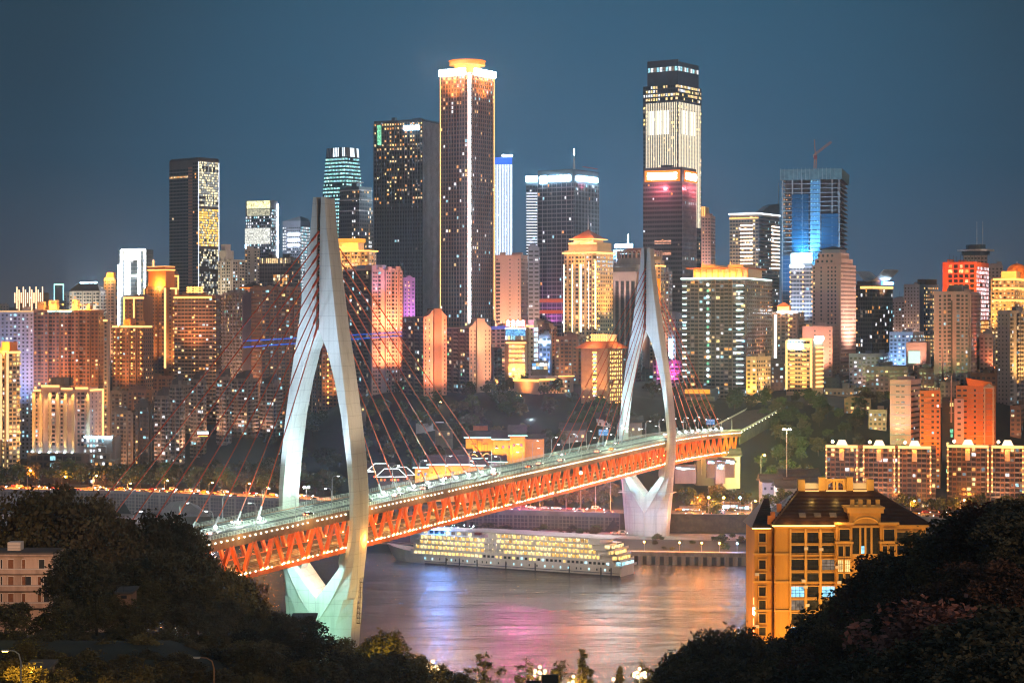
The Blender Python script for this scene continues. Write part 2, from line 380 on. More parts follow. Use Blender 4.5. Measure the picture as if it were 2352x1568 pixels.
def pylon(s0, zshift, name):
    piers = []
    root = bpy.data.objects.new('pylon', None); COL.objects.link(root); root.parent = bridge; root.location = BU*s0
    def pl(a, q, z): return BN*a+BU*q+Vector((0, 0, z))
    mb = MB()
    # lower solid shield (below the eye), two halves meeting in a seam
    low = [p for p in PROF if p[3] < 0]+[PROF[4]]
    for sg in (-1, 1):
        rings = []
        for z, ao, ar, ai, t in low:
            q = 0.93
            rings.append([pl(sg*x, y, max(z, 0) if z > 0 else -6) for x, y in ((.03, -t), (max(ar, .05), -t), (lerp(ar, ao, .55), -t*.86), (ao-.35, -t*.6), (ao, -t*.25), (ao, t*.25), (ao-.35, t*.6), (lerp(ar, ao, .55), t*.86), (max(ar, .05), t), (.03, t))])
        if sg < 0: rings = [r[::-1] for r in rings]
        mb.loft(rings, M_PYL)
        rings = []
        for z, ao, ar, ai, t in PROF[4:]:
            zz = z+(zshift*smooth((z-60)/110))
            rings.append([pl(sg*x, y, zz) for x, y in ((ai, -t), (ar, -t), (lerp(ar, ao, .7), -t*.8), (ao, -t*.4), (ao, t*.4), (lerp(ar, ao, .7), t*.8), (ar, t), (ai, t))])
        # slanting prong tops
        rings[-1] = [p+Vector((0, 0, -.9 if j in (3, 4) else 0)) for j, p in enumerate(rings[-1])]
        if sg < 0: rings = [r[::-1] for r in rings]
        mb.loft(rings, M_PYL)
    o = mb.build('leg', root); o.name = 'shaft'
    core = MB(); ca = Vector((0, 0, 0))
    core.obox(pl(-.6, -3.4, 128.6+zshift*.75), BN*1.2, BU*6.8, Vector((0, 0, 37)), M_DARK)
    for i in range(26): core.obox(pl(-.6, -3.9, 130+zshift*.8+i*1.35), BN*1.2, BU*.5, Vector((0, 0, .3)), M_STEEL)
    core.build('anchor_slot', root)
    seam = MB(); seam.obox(pl(-.12, -7.06, 2), BN*.24, BU*.1, Vector((0, 0, 26.5)), M_CONC); seam.build('seam', root)
    for sg in (-1, 1):
        rd = MB()
        for (z, ao, ar, ai, t), (z2, ao2, ar2, ai2, t2) in zip(PROF[2:9], PROF[3:10]):
            rd.tube([pl(sg*ar, -t-.02, z), pl(sg*ar2, -t2-.02, z2)], .22, M_PYL, 5)
        rd.build('edge_rib', root)
        # rounded bracket under the deck and the cross beam stub at deck height
        bk = MB(); pts = []
        for k in range(9):
            a = math.pi*k/8; pts.append((10.6-3.3*math.sin(a)*1.0, 47.2-9*(1-math.cos(a))/2*1.0))
        poly = [(14.2, 47.2), (14.2, 38.2)]+pts[::-1]
        r0 = [pl(sg*x, -3.0, z) for x, z in poly]; r1 = [pl(sg*x, 3.0, z) for x, z in poly]
        bk.loft([r0, r1] if sg > 0 else [r1, r0], M_PYL); bk.build('deck_bracket', root)
        cb = MB(); cb.obox(pl(sg*11.0, -3, 56.2), BN*sg*3.4, BU*6, Vector((0, 0, 5)), M_PYL); cb.build('cross_beam', root)
    return root
pyl1 = pylon(0, 0, 'near'); pyl2 = pylon(SPAN, -3.5, 'far')
# inspection platforms on the far pylon, climbing frames on the near one
for sg in (-1, 1):
    b2 = MB()
    for q in (-7.6, 7.2): b2.obox(BN*sg*5.2+BU*q+Vector((0, 0, 31.5)), BN*sg*9.6, BU*.5, Vector((0, 0, .3)), M_STEEL)
    b2.obox(BN*sg*14.3+BU*-7.6+Vector((0, 0, 31.5)), BN*sg*1.3, BU*15, Vector((0, 0, .3)), M_STEEL)
    for k in range(13): b2.obox(BN*sg*(5.4+k*.8)+BU*-7.6+Vector((0, 0, 31.8)), BN*.08, BU*.08, Vector((0, 0, 1.2)), M_STEEL)
    b2.obox(BN*sg*5.4+BU*-7.6+Vector((0, 0, 33)), BN*sg*10.2, BU*.08, Vector((0, 0, .1)), M_STEEL)
    b2.build('inspection_platform', pyl2)
    b3 = MB()
    for k in range(9):
        z = 20+k*1.9; xo = 13.6+.035*(z-20)
        for q in (-.9, .9): b3.tube([BN*sg*(xo+.2)+BU*q+Vector((0, 0, z)), BN*sg*(xo+.3)+BU*q+Vector((0, 0, z+1.9))], .07, M_DARK, 4); b3.tube([BN*sg*(xo+1.3)+BU*q+Vector((0, 0, z)), BN*sg*(xo+1.4)+BU*q+Vector((0, 0, z+1.9))], .07, M_DARK, 4)
        for q in (-.9, .9): b3.tube([BN*sg*(xo+.2)+BU*q+Vector((0, 0, z)), BN*sg*(xo+1.4)+BU*q+Vector((0, 0, z+1.9))], .06, M_DARK, 4)
        b3.obox(BN*sg*(xo+.1)+BU*-.9+Vector((0, 0, z)), BN*sg*1.3, BU*1.8, Vector((0, 0, .1)), M_DARK)
    b3.build('climbing_frame', pyl1)

def run(mb, a0, a1, z0, z1, m, step=8.0, s0=S0, s1=S1):
    s = s0
    while s < s1-.01:
        e = min(s1, s+step)
        p = [L(s, a0, z0), L(s, a1, z0), L(s, a1, z1), L(s, a0, z1)]; q = [L(e, a0, z0), L(e, a1, z0), L(e, a1, z1), L(e, a0, z1)]
        i = len(mb.v); mb.v += [tuple(x) for x in p+q]; k = mb.mi(m)
        for f in ((0, 1, 5, 4), (1, 2, 6, 5), (2, 3, 7, 6), (3, 0, 4, 7)): mb.f.append(tuple(i+j for j in f)); mb.m.append(k)
        if s == s0: mb.f.append((i+3, i+2, i+1, i)); mb.m.append(k)
        if e == s1: mb.f.append((i+4, i+5, i+6, i+7)); mb.m.append(k)
        s = e
DZ = 62.0
m_ = MB(); run(m_, -11.6, 11.6, DZ-.6, DZ, M_ASPH); bb(m_, 'roadway')
m_ = MB(); run(m_, -9.9, -9.72, DZ+.004, DZ+.03, M_LINE)
for a in (-9.8, -6.4, -3.0, 3.0, 6.4, 9.8):
    s = S0+3
    while s < S1-5:
        if abs(abs(a)-6.4) < .1:
            o0, o1 = L(s, a-.1, DZ+.03), L(s+4, a-.1, DZ+.03); m_.quad(o0, o1, o1+BN*.2, o0+BN*.2, M_LINE)
        s += 10
bb(m_, 'lane_lines', 'stuff')
for sg in (-1, 1):
    m_ = MB(); run(m_, sg*11.0, sg*12.0, 58.4, DZ+.12, M_BEAM); bb(m_, 'edge_beam')
    m_ = MB(); run(m_, sg*11.0, sg*12.0, 46.9, 48.5, M_TRUSS); bb(m_, 'lower_chord')
    # outer railing and the barrier between road and cable strip
    m_ = MB()
    for z in (62.45, 62.9, 63.35): run(m_, sg*11.78, sg*11.86, z, z+.1, M_RAIL)
    s = S0
    while s < S1: m_.obox(L(s, sg*11.76, DZ+.1), BN*.12*sg, BU*.12, (0, 0, 1.35), M_RAIL); s += 2.0
    bb(m_, 'railing')
    m_ = MB()
    for z in (62.35, 62.85): run(m_, sg*2.2, sg*2.35, z, z+.22, M_RAIL)
    s = S0
    while s < S1: m_.obox(L(s, sg*2.18, DZ), BN*.18*sg, BU*.18, (0, 0, 1.1), M_RAIL); s += 2.5
    bb(m_, 'median_barrier')
    m_ = MB()
    for z in (49.0, 49.5, 50.0): run(m_, sg*11.1, sg*11.18, z, z+.08, M_BEAM)
    s = S0
    while s < S1: m_.obox(L(s, sg*11.1, 48.4), BN*.1*sg, BU*.1, (0, 0, 1.7), M_BEAM); s += 1.6
    bb(m_, 'lower_railing')
m_ = MB(); run(m_, -11.0, 11.0, 47.6, 48.3, M_LOWER); bb(m_, 'lower_deck')
m_ = MB()
for a in (-4.2, -2.7, 2.7, 4.2): run(m_, a-.08, a+.08, 48.3, 48.5, M_STEEL)
bb(m_, 'rail_tracks')
m_ = MB(); run(m_, -1.9, 1.9, DZ-.05, DZ+.05, M_CONC); bb(m_, 'cable_strip')
m_ = MB()
s = S0
while s < S1: m_.obox(L(s, -11, 59.2), BU*.6, BN*22, (0, 0, 2.2), M_BEAM); s += 4
bb(m_, 'cross_girders', 'stuff')
m_ = MB()
s = S0+2
while s < S1: m_.obox(L(s, -11, 46.4), BU*.8, BN*22, (0, 0, 1.2), M_TRUSS); s += 8
bb(m_, 'lower_cross_girders', 'stuff')
# warren diagonals: bottoms at s = 8 + 16k, tops at s = 16k
def diag(mb, s, e, a):
    p, q = L(s, a, 48.3), L(e, a, 58.6); d = (q-p).normalized(); w = BN*1.15; h = d.cross(BN).normalized()*1.15
    mb.obox(p-w*.5-h*.5, q-p, w, h, M_TRUSS)
    h2 = d.cross(BN).normalized()*.12
    for sg in (-1, 1): mb.obox(p+BN*.35-h2*.5+h*.5*sg, q-p, BN*.25, h2, M_TRUSS)
far_side = MB(); kk = []
s = -8.0-16*9
while s < S1-6:
    for e in (s-7.2, s+7.2):
        mb = MB(); diag(mb, s+(-.9 if e < s else .9), e, 11.5); kk.append((s, mb)); diag(far_side, s+(-.9 if e < s else .9), e, -11.5)
    s += 16
for s, mb in kk: bb(mb, 'truss_diagonal')
o = bb(far_side, 'rear_truss_diagonals', 'stuff')
# gusset plates
m_ = MB(); s = -8.0-16*9
while s < S1-6: m_.obox(L(s-1.6, 11.15, 47.9), BU*3.2, BN*.7, (0, 0, 1.6), M_TRUSS); s += 16
bb(m_, 'gusset_plates', 'stuff')
# lamp rows under the road edge and along the lower chord, lamps at the truss feet
bl = MB(); bl.ball((0, 0, 0), .30, E_DECK, 8, 5); bl.obox((-.08, -.6, .3), (.16, 0, 0), (0, .6, 0), (0, 0, .12), M_DARK); blm = bl.mesh('edge_lamp')
vl = MB(); vl.ball((0, 0, 0), .26, E_VL, 7, 4); vlm = vl.mesh('truss_lamp')
rl = math.atan2(BN.y, BN.x)-math.pi/2
def lamp_row(zz, names, step=4.0, skip=0.0, s_from=-120):
    pos = []; s = s_from
    while s < S1: pos.append(s); s += step
    near = [q for q in pos if not (-7.5 < q < 8 or SPAN-7.5 < q < SPAN+8) and R.random() > skip]
    for q in near[:100]: inst(names, blm, bridge, L(q, 12.5, zz), 0)
    rest = MB()
    for q in near[100:]: rest.ball(L(q, 12.5, zz), .29, E_DECK, 6, 4)
    bb(rest, names+'s_far', 'stuff')
lamp_row(61.0, 'edge_lamp', skip=.03); lamp_row(48.8, 'lower_edge_lamp', skip=.04)
s = -8.0-16*7; i = 0
while s < S1-6:
    for e in (-1.9, 1.9):
        if R.random() > .06:
            inst('truss_lamp', vlm, bridge, L(s+e, 12.15, 48.9)); i += 1
    s += 16
m_ = MB(); s = -8.0-16*7
while s < S1-6: m_.ball(L(s, -10.4, 48.9), .13, E_VL, 6, 4); s += 16
bb(m_, 'rear_truss_lamps', 'stuff')
# cables and the lamps at their feet
cl = MB(); cl.ball((0, 0, 0), .55, E_SPOT, 8, 5); clm = cl.mesh('cable_lamp'); sk = MB()
for s0, zs in ((0, 0), (SPAN, -2.8)):
    for k in range(9):
        zt = 132+zs+k*4.15
        for sg in (-1, 1):
            if s0+sg*(54+16*k) > S1-4: continue
            cb = MB(); a, b_ = L(s0+sg*4.2, 0, zt-.5), L(s0+sg*(54+16*k), 0, DZ+1.2)
            cb.tube([a, a.lerp(b_, .5)+Vector((0, 0, -.5)), b_], .235, M_CABLE, 6); d = (b_-a).normalized()
            cb.tube([a, a+d*7], .46, M_CABLE, 6); cb.tube([b_-d*5, b_], .42, M_STEEL, 6)
            bb(cb, 'stay_cable')
            if s0 == 0 and sg > 0 or s0 and sg > 0 or (s0 == 0 and sg < 0 and k < 5): inst('cable_lamp', clm, bridge, L(s0+sg*(54+16*k)+.3, .7, DZ+1.5))
# floodlights: on the deck beside each pylon leg, under the deck, in front of the shield
def bl_(s, a, z): return bp_(s, a, z)
for s0, k in ((0, 1.0), (SPAN, .85)):
    lamp('SPOT', 'mast_side_floodlight', bl_(s0-6, 62, 66), 120000*k, (1, .74, .46), bl_(s0, 8, 128), 1.5, 60, .9)
    for sg in (-1, 1):
        lamp('SPOT', 'mast_floodlight', bl_(s0-42, sg*6, 64), 200000*k, (.58, .78, 1), bl_(s0-4.5, sg*2.5, 152), 1.0, 34, .9)
        lamp('SPOT', 'pylon_floodlight', bl_(s0-26, sg*8, 63.5), 130000*k, (.60, .80, 1), bl_(s0-5, sg*9.5, 112), 1.0, 64, .9)
        lamp('SPOT', 'pylon_inner_floodlight', bl_(s0-5, -sg*6.5, 63.5), 52000*k, (.60, .84, 1), bl_(s0, sg*12.6, 84), .8, 75, .9)
        lamp('SPOT', 'shield_floodlight', bl_(s0-13, sg*6, 45.5), 24000*k, (.58, 1, .92), bl_(s0-7, sg*8.0, 28), .8, 100, .9)
        lamp('SPOT', 'eye_floodlight', bl_(s0-1, -sg*5.5, 45.5), 11000*k, (.80, 1, 1), bl_(s0, sg*7.5, 38), .6, 95, .9)
lamp('SPOT', 'shield_green_floodlight', bl_(-42, 4, 6), 50000, (.35, 1, .62), bl_(-7, 0, 22), 1, 55, .9)
lamp('SPOT', 'shield_side_floodlight', bl_(12, 60, 4), 130000, (1, .72, .25), bl_(0, 14, 45), 2, 60, .9)
lamp('SPOT', 'far_shield_pink_floodlight', bl_(SPAN-30, -45, 9), 26000, (1, .35, .62), bl_(SPAN, -10, 22), 1, 45, .9)
lamp('SPOT', 'far_shield_violet_floodlight', bl_(SPAN-46, 10, 9), 24000, (.75, .70, 1), bl_(SPAN, 2, 14), 1, 50, .9)
# abutment pier and the approach that bends away to the right
ab = MB(); ab.obox(L(S1-7, -9, 8), BN*18, BU*6, (0, 0, 38), M_CONC); ab.obox(L(S1-9, -12, 44.6), BN*24, BU*10, (0, 0, 2), M_CONC); bb(ab, 'end_pier')
W_APP = mat('mossy_abutment_stone', (.07, .075, .06), .9, 0, .5, .15)
ap = [bp_(S1+i*5, 0, 62) for i in range(1)]
cpts = []
c0 = bp_(S1, 0, DZ); ang = math.atan2(BU.y, BU.x); p = Vector(c0)
for i in range(15):
    cpts.append((Vector(p), ang)); ang -= .008+.006*i/14; p = p+Vector((math.cos(ang), math.sin(ang), 0))*8+Vector((0, 0, .55+.055*i))
rd = MB(); pr = MB(); wl2 = MB()
for (p0, a0), (p1, a1) in zip(cpts, cpts[1:]):
    n0, n1 = Vector((math.sin(a0), -math.cos(a0), 0)), Vector((math.sin(a1), -math.cos(a1), 0)); dz = Vector((0, 0, -.9))
    k = rd.mi(M_ASPH); i = len(rd.v)
    rd.v += [tuple(q-B0) for q in (p0-n0*12, p0+n0*12, p1+n1*12, p1-n1*12, p0-n0*12+dz, p0+n0*12+dz, p1+n1*12+dz, p1-n1*12+dz)]
    for f in ((0, 1, 2, 3), (7, 6, 5, 4), (1, 5, 6, 2), (0, 3, 7, 4)): rd.f.append(tuple(i+j for j in f)); rd.m.append(k)
    for sg in (-1, 1):
        pr.obox(p0+n0*12*sg-B0+Vector((0, 0, .02)), (p1+n1*12*sg)-(p0+n0*12*sg), n0*.25*sg, (0, 0, 1.1), M_RAIL)
    wl2.obox(p0+n0*11-B0+Vector((0, 0, -9)), (p1+n1*11)-(p0+n0*11), n0*-.6, (0, 0, 8), W_APP)
bb(rd, 'approach_roadway'); bb(pr, 'approach_parapets', 'stuff'); bb(wl2, 'approach_wall')
for p0, a0 in cpts[:-3]:
    n0 = Vector((math.sin(a0), -math.cos(a0), 0)); inst('approach_lamp', blm, bridge, p0+n0*12.5-B0+Vector((0, 0, -.3)))

# ------------------------------------------------------------------ river cruise ship (local x: stern to bow)
SA, SB = Vector((PX(1441, 1024), 1024, 0)), Vector((PX(890, 1092), 1092, 0))
ship = thing('cruise_ship', 'white river cruise ship with rows of lit yellow cabins beside the quay', 'ship', SA, math.atan2((SB-SA).y, (SB-SA).x))
LEN = (SB-SA).length; BW = 9.0
# side that faces the camera is local +y (ship points left)
M_SHIP = mat('white_ship_paint', (.62, .60, .57), .45, 0, .08, .3, streak=True); M_SHIPB = mat('black_hull_band', (.03, .03, .035), .5); M_SHIPD = mat('ship_deck', (.36, .34, .33), .8, 0, .2)
E_CAB = room('cabin_light_yellow', (1, .62, .18), 1.35); E_CAB2 = room('cabin_light_pale', (1, .72, .32), 1.25); E_CABW = room('cabin_light_soft', (1, .52, .12), 1.0); E_PORT = room('porthole_light', (.45, .88, 1), 1.3)
hull = MB(); rings = []
for f, w0, w1, zt, dx in ((0, .86, .93, 5.0, 0), (.03, .95, 1, 5.0, 0), (.6, 1, 1, 5.2, 0), (.8, .86, .95, 5.8, 0), (.9, .48, .72, 6.8, 0), (.96, .16, .42, 7.9, 0), (1.0, .01, .06, 9.0, 0)):
    x = f*LEN; xb = x if f < .9 else lerp(.9*LEN, .945*LEN, (f-.9)/.1)
    rings.append([(xb, -BW*w0, -1.5), (xb+(x-xb)*.5, -BW*lerp(w0, w1, .6), 2), (x, -BW*w1, zt), (x, BW*w1, zt), (xb+(x-xb)*.5, BW*lerp(w0, w1, .6), 2), (xb, BW*w0, -1.5)])
hull.loft(rings, M_SHIP); hull.build('hull', ship)
bd = MB(); bd.box(.5, .80*LEN, BW-.9, BW+.06, -1, .55, M_SHIPB); bd.box(.5, .8*LEN, BW+.02, BW+.22, 1.5, 1.75, mat('blue_rubbing_strake', (.03, .05, .10), .5))
bd.build('waterline_band', ship)
fd = MB()
fdm = MB(); fdm.box(-.25, .25, 0, .45, -1, 4.4, M_SHIPB); fdme = fdm.mesh('fender')
for x in (6, 13, 35, 59, 80, 101, 114, 124): inst('fender', fdme, ship, (x*.83, BW, 0))
DH = 2.75; Z0 = 5.1
decks = [(2, .845), (3, .845), (4.5, .845), (6.5, .80), ]     # rows of cabins: stern inset, bow fraction
wn = MB(); wn.quad((-.92, 0, 0), (.92, 0, 0), (.92, 0, 1.75), (-.92, 0, 1.75), E_CAB); cabs = [wn.mesh('cabin_window')]
for e in (E_CAB2, E_CABW):
    wn = MB(); wn.quad((-.92, 0, 0), (.92, 0, 0), (.92, 0, 1.75), (-.92, 0, 1.75), e); cabs.append(wn.mesh('cabin_window'))
nw = 0; rest = MB()
for r in range(5):
    xs_ = 3.0+2.2*r; xe = LEN*(.865-.012*r) if r < 4 else LEN*.535; z = Z0+r*DH
    core = MB(); core.box(xs_, xe, -BW+1.2, BW-1.05, z, z+DH-.3, M_SHIP); core.build('deck_house', ship)
    sl = MB(); sl.box(xs_-2.2, xe+.8, -BW+.1, BW-.02, z+DH-.3, z+DH, M_SHIP)
    # balcony fronts with rails and cabin partitions
    if r > 0:
        sl.box(xs_+6, xe-1, BW-.12, BW-.04, z+.02, z+.6, M_SHIP)
        x = xs_+6.5
        while x < xe-1.5: sl.box(x-.09, x+.09, BW-1.04, BW-.05, z+.01, z+DH-.31, M_SHIP); x += 2.35
    for kz in range(3): sl.box(xs_-2.2, xs_+6, BW-.08, BW-.03, z+DH+.25+kz*.28, z+DH+.32+kz*.28, M_SHIP)
    sl.build('deck', ship); bl2 = MB(); x = xs_+7.7
    while x < xe-2: bl2.ball((x+1.1, BW-.45, z+DH-.5), .10, emit('balcony_bulb', (1, .62, .18), 380), 5, 3); x += 4.7
    bl2.build('balcony_lights', ship)['kind'] = 'stuff'
    x = xs_+7.7
    while x < xe-2:
        gap = (abs(x-LEN*.52) < 4.2) or (r == 0)
        if not gap and R.random() > .03:
            if nw < 100: inst('cabin_window', R.choice(cabs), ship, (x, BW-1.0, z+.4)); nw += 1
            else: rest.quad((x+.92, BW-1.0, z+.4), (x-.92, BW-1.0, z+.4), (x-.92, BW-1.0, z+2.15), (x+.92, BW-1.0, z+2.15), R.choice((E_CAB, E_CAB2, E_CABW)))
        x += 2.35
rest.build('cabin_windows_other', ship)['kind'] = 'stuff'
# lowest window row in the side, portholes under it
sd = MB(); sd.box(4, LEN*.86, BW-1.0, BW-.03, Z0-.15, Z0+DH-.02, M_SHIP); sd.build('side_plating', ship)
x = 7.0; i = 0
while x < LEN*.55:
    q = MB(); q.quad((x+.75, BW+.02, Z0+.6), (x-.75, BW+.02, Z0+.6), (x-.75, BW+.02, Z0+1.9), (x+.75, BW+.02, Z0+1.9), E_CAB if i in (10, 17, 18, 22, 25, 26) else M_GLASS if i % 5 else E_PORT); q.build('side_window', ship); x += 2.5; i += 1
while x < LEN*.84:
    q = MB(); q.quad((x+.9, BW+.02, Z0+.5), (x-.9, BW+.02, Z0+.5), (x-.9, BW+.02, Z0+2.0), (x+.9, BW+.02, Z0+2.0), R.choice((E_CAB, E_CAB2, E_CAB))); q.build('side_window', ship); x += 2.35
x = 6.0; i = 0
while x < LEN*.83:
    q = MB(); q.quad((x+.38, BW+.03, 2.6), (x-.38, BW+.03, 2.6), (x-.38, BW+.03, 3.7), (x+.38, BW+.03, 3.7), E_PORT if R.random() < .62 else M_GLASS); q.build('porthole', ship); x += R.choice((2.6, 4.6, 4.6)); i += 1
# stern terraces with lights
for r in range(4):
    st = MB(); z = Z0+r*DH; st.box(-1.5+1.6*r, 4.5+2*r, -BW+.4, BW-.1, z-.25, z, M_SHIP); st.box(-1.5+1.6*r, -1.4+1.6*r, -BW+.4, BW-.1, z, z+.9, M_SHIP); st.build('stern_terrace', ship)
    q = MB(); q.quad((4.4+2.1*r, BW-2.2, z+.4), (.6+2.1*r, BW-2.2, z+.4), (.6+2.1*r, BW-2.2, z+2.2), (4.4+2.1*r, BW-2.2, z+2.2), (E_PORT, E_CAB, E_CAB, E_CAB2)[r]); q.quad((-.1+2*r, -BW+1, z+.4), (-.1+2*r, BW-2.4, z+.4), (-.1+2*r, BW-2.4, z+2.1), (-.1+2*r, -BW+1, z+2.1), (E_PORT, E_CAB, E_CAB, E_CAB2)[r]); q.build('stern_window', ship)
# roof over the after half, sun deck with bridge and sign forward
zt = Z0+5*DH
rf = MB(); rf.box(5, LEN*.60, -BW+.2, BW-.1, zt+.02, zt+.35, M_SHIPD); rf.prism([(LEN*.60, -BW+.2), (LEN*.635, -BW+2.2), (LEN*.635, BW-2.2), (LEN*.60, BW-.1)], zt+.02, zt+.3, M_SHIPD); rf.build('roof', ship)
zs = Z0+4*DH
up = MB(); up.box(LEN*.60, LEN*.82, -BW+2.2, BW-2.0, zs+.02, zs+2.4, M_SHIP); up.prism([(LEN*.82, -BW+2.2), (LEN*.85, -BW+4.5), (LEN*.85, BW-4.5), (LEN*.82, BW-2.0)], zs+.02, zs+2.4, M_SHIP)
up.build('sun_deck_house', ship)
rf2 = MB(); rf2.box(LEN*.595, LEN*.86, -BW+1.2, BW-1.2, zs+2.42, zs+2.75, M_SHIP); rf2.build('bridge_roof', ship)
for k in range(9):
    x = LEN*(.615+.0235*k); q = MB(); q.quad((x+1.1, BW-1.97, zs+.4), (x-1.1, BW-1.97, zs+.4), (x-1.1, BW-1.97, zs+2.0), (x+1.1, BW-1.97, zs+2.0), M_GLASSB if k in (5, 6, 7) else L_DIM if k % 2 else E_CAB2); q.build('saloon_window', ship)
sg_ = MB(); sg_.box(LEN*.70, LEN*.79, BW-1.15, BW-.9, zs+2.75, zs+3.75, emit('ship_sign_blue', (.06, .30, 1), 2300)); sg_.box(LEN*.705, LEN*.785, BW-.95, BW-.8, zs+2.95, zs+3.5, E_WHITE); sg_.build('lit_sign', ship)
for k in range(16):
    q = MB(); x = LEN*(.615+.0145*k); yy = R.uniform(-6, 6); q.tube([(x, yy, zs+2.7), (x, yy, zs+4.2)], .05, M_DARK, 4); q.ball((x, yy, zs+4.3), .22, R.choice((E_TEAL, E_COOL, E_WHITE)), 6, 4); q.build('deck_lamp', ship)
ms = MB(); ms.tube([(LEN*.76, 0, zs+2.7), (LEN*.74, 0, zs+9)], .14, M_STEEL, 5); ms.tube([(LEN*.755, 2.5, zs+6), (LEN*.755, -2.5, zs+6)], .07, M_STEEL, 4); ms.build('mast', ship)
wh = MB(); wh.prism([(LEN*.84, -6), (LEN*.885, -3.2), (LEN*.885, 3.2), (LEN*.84, 6)], Z0+2*DH, Z0+3.9*DH, M_SHIP); wh.quad((LEN*.886, 3, Z0+2.9*DH), (LEN*.886, -3, Z0+2.9*DH), (LEN*.886, -3, Z0+3.6*DH), (LEN*.886, 3, Z0+3.6*DH), M_GLASSB); wh.build('wheelhouse', ship)
dv = MB(); dv.box(LEN*.565, LEN*.59, BW-2.5, BW-.3, zs+1.2, zs+2.5, mat('lifeboat_maroon', (.16, .03, .03), .5)); dv.tube([(LEN*.562, BW-1, zs), (LEN*.562, BW-.6, zs+3.3), (LEN*.6, BW-.6, zs+3.3), (LEN*.6, BW-1, zs)], .14, M_STEEL, 5); dv.build('lifeboat', ship)
bw = MB()
for sg in (-1, 1): bw.tube([(LEN*.86, sg*BW*.84, 8.3), (LEN*.93, sg*BW*.6, 8.9), (LEN*.99, sg*.6, 10)], .06, M_SHIP, 4)
bw.build('bow_rail', ship)
lamp('AREA', 'sun_deck_light', ship.matrix_world @ Vector((0, 0, 0)), 1, WHITE) if False else None
bpy.context.view_layer.update()
for x in (.2, .4, .65): lamp('SPOT', 'ship_floodlight', SA+(SB-SA)*x+Vector((-8, -40, 34)), 17000, (1, .86, .72), SA+(SB-SA)*x+Vector((0, 0, 9)), 2, 90, .9)

for i in range(14):
    s = -110+52*i
    if s < S1: lamp('POINT', 'deck_light', bp_(s, 6 if i % 2 else -6, 71), 17000, (.66, 1, .76), size=.5)
    if s < S1: lamp('POINT', 'truss_light', bp_(s+8, 17, 51), 3300, (1, .40, .06), size=.5)
    if s < S1: lamp('POINT', 'edge_lamp_light', bp_(s+20, 16.5, 63), 1300, (1, .90, .45), size=.5)
    if s < S1: lamp('POINT', 'truss_inner_light', bp_(s+14, 0, 53.5), 8500, (1, .52, .14), size=.5); lamp('POINT', 'truss_inner_light', bp_(s+38, 0, 53.5), 8500, (1, .52, .14), size=.5)

# unseen coloured lamps added under the deck to draw the long streaks on the water
for s_, m in [(336+13*i, emit('added_white_streak', (.80, .92, 1), 1150)) for i in range(7)]+[(20+9*i, emit('added_amber_streak', (1, .42, .08), 1500)) for i in range(5)]+[(96+10*i, emit('added_amber_streak', (1, .42, .08), 800)) for i in range(4)]:
    q = MB(); q.ball((0, 0, 0), .62, m, 8, 5); q.box(-1.3, 1.3, .7, .8, -1.0, .95, M_DARK); q.box(-1.3, 1.3, -.9, .8, .8, .95, M_DARK); o = q.build('added_streak_lamp', bridge); o.location = L(s_, 0, 46.3)  # dark plates keep the added light off the ship
# ------------------------------------------------------------------ buildings: walls, windows, ledges, crowns, light strips
W_BEIGE = mat('beige_render', (.42, .33, .26), .85, 0, .18, .1, streak=True); W_PINK = mat('pinkish_render', (.52, .37, .34), .85, 0, .15, .1, streak=True)
W_SALMON = mat('salmon_render', (.56, .30, .22), .85, 0, .15, .1, streak=True); W_GREY = mat('grey_render', (.29, .28, .29), .85, 0, .2, .1, streak=True)
W_BROWN = mat('brown_tile_wall', (.23, .135, .09), .8, 0, .2, .1, streak=True); W_WHITE = mat('off_white_render', (.60, .57, .53), .85, 0, .15, .1, streak=True)
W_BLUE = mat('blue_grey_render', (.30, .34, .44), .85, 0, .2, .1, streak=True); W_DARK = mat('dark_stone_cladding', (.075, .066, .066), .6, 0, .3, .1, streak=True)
W_CREAM = mat('cream_stone', (.55, .43, .28), .8, 0, .15, .1, streak=True); W_VIO = mat('mauve_render', (.36, .21, .38), .85, 0, .15, .1, streak=True)
W_ORANGE = mat('orange_render', (.62, .22, .06), .85, 0, .15, .1, streak=True); W_STONE = mat('brown_stone_frame', (.17, .105, .085), .7, 0, .2, .1)
W_OLD = mat('weathered_concrete', (.21, .185, .165), .9, 0, .4, .14, streak=True); W_RED = mat('orange_red_panel', (.55, .12, .04), .7, 0, .2, .1)
M_TILE = mat('dark_roof_tile', (.055, .05, .048), .8, 0, .35, .4); M_TILER = mat('terracotta_roof_tile', (.36, .12, .06), .8, 0, .25, .3); M_GLASSG = mat('grey_green_curtain_glass', (.058, .070, .082), .28, 0, .3, .08, spec=.7)
M_PALEGLASS = mat('pale_curtain_glass', (.16, .20, .24), .18, 0, .25, .06, spec=.8)
M_WINB = mat('grey_window_glass', (.055, .058, .066), .2, 0, .5, .25, spec=.6)

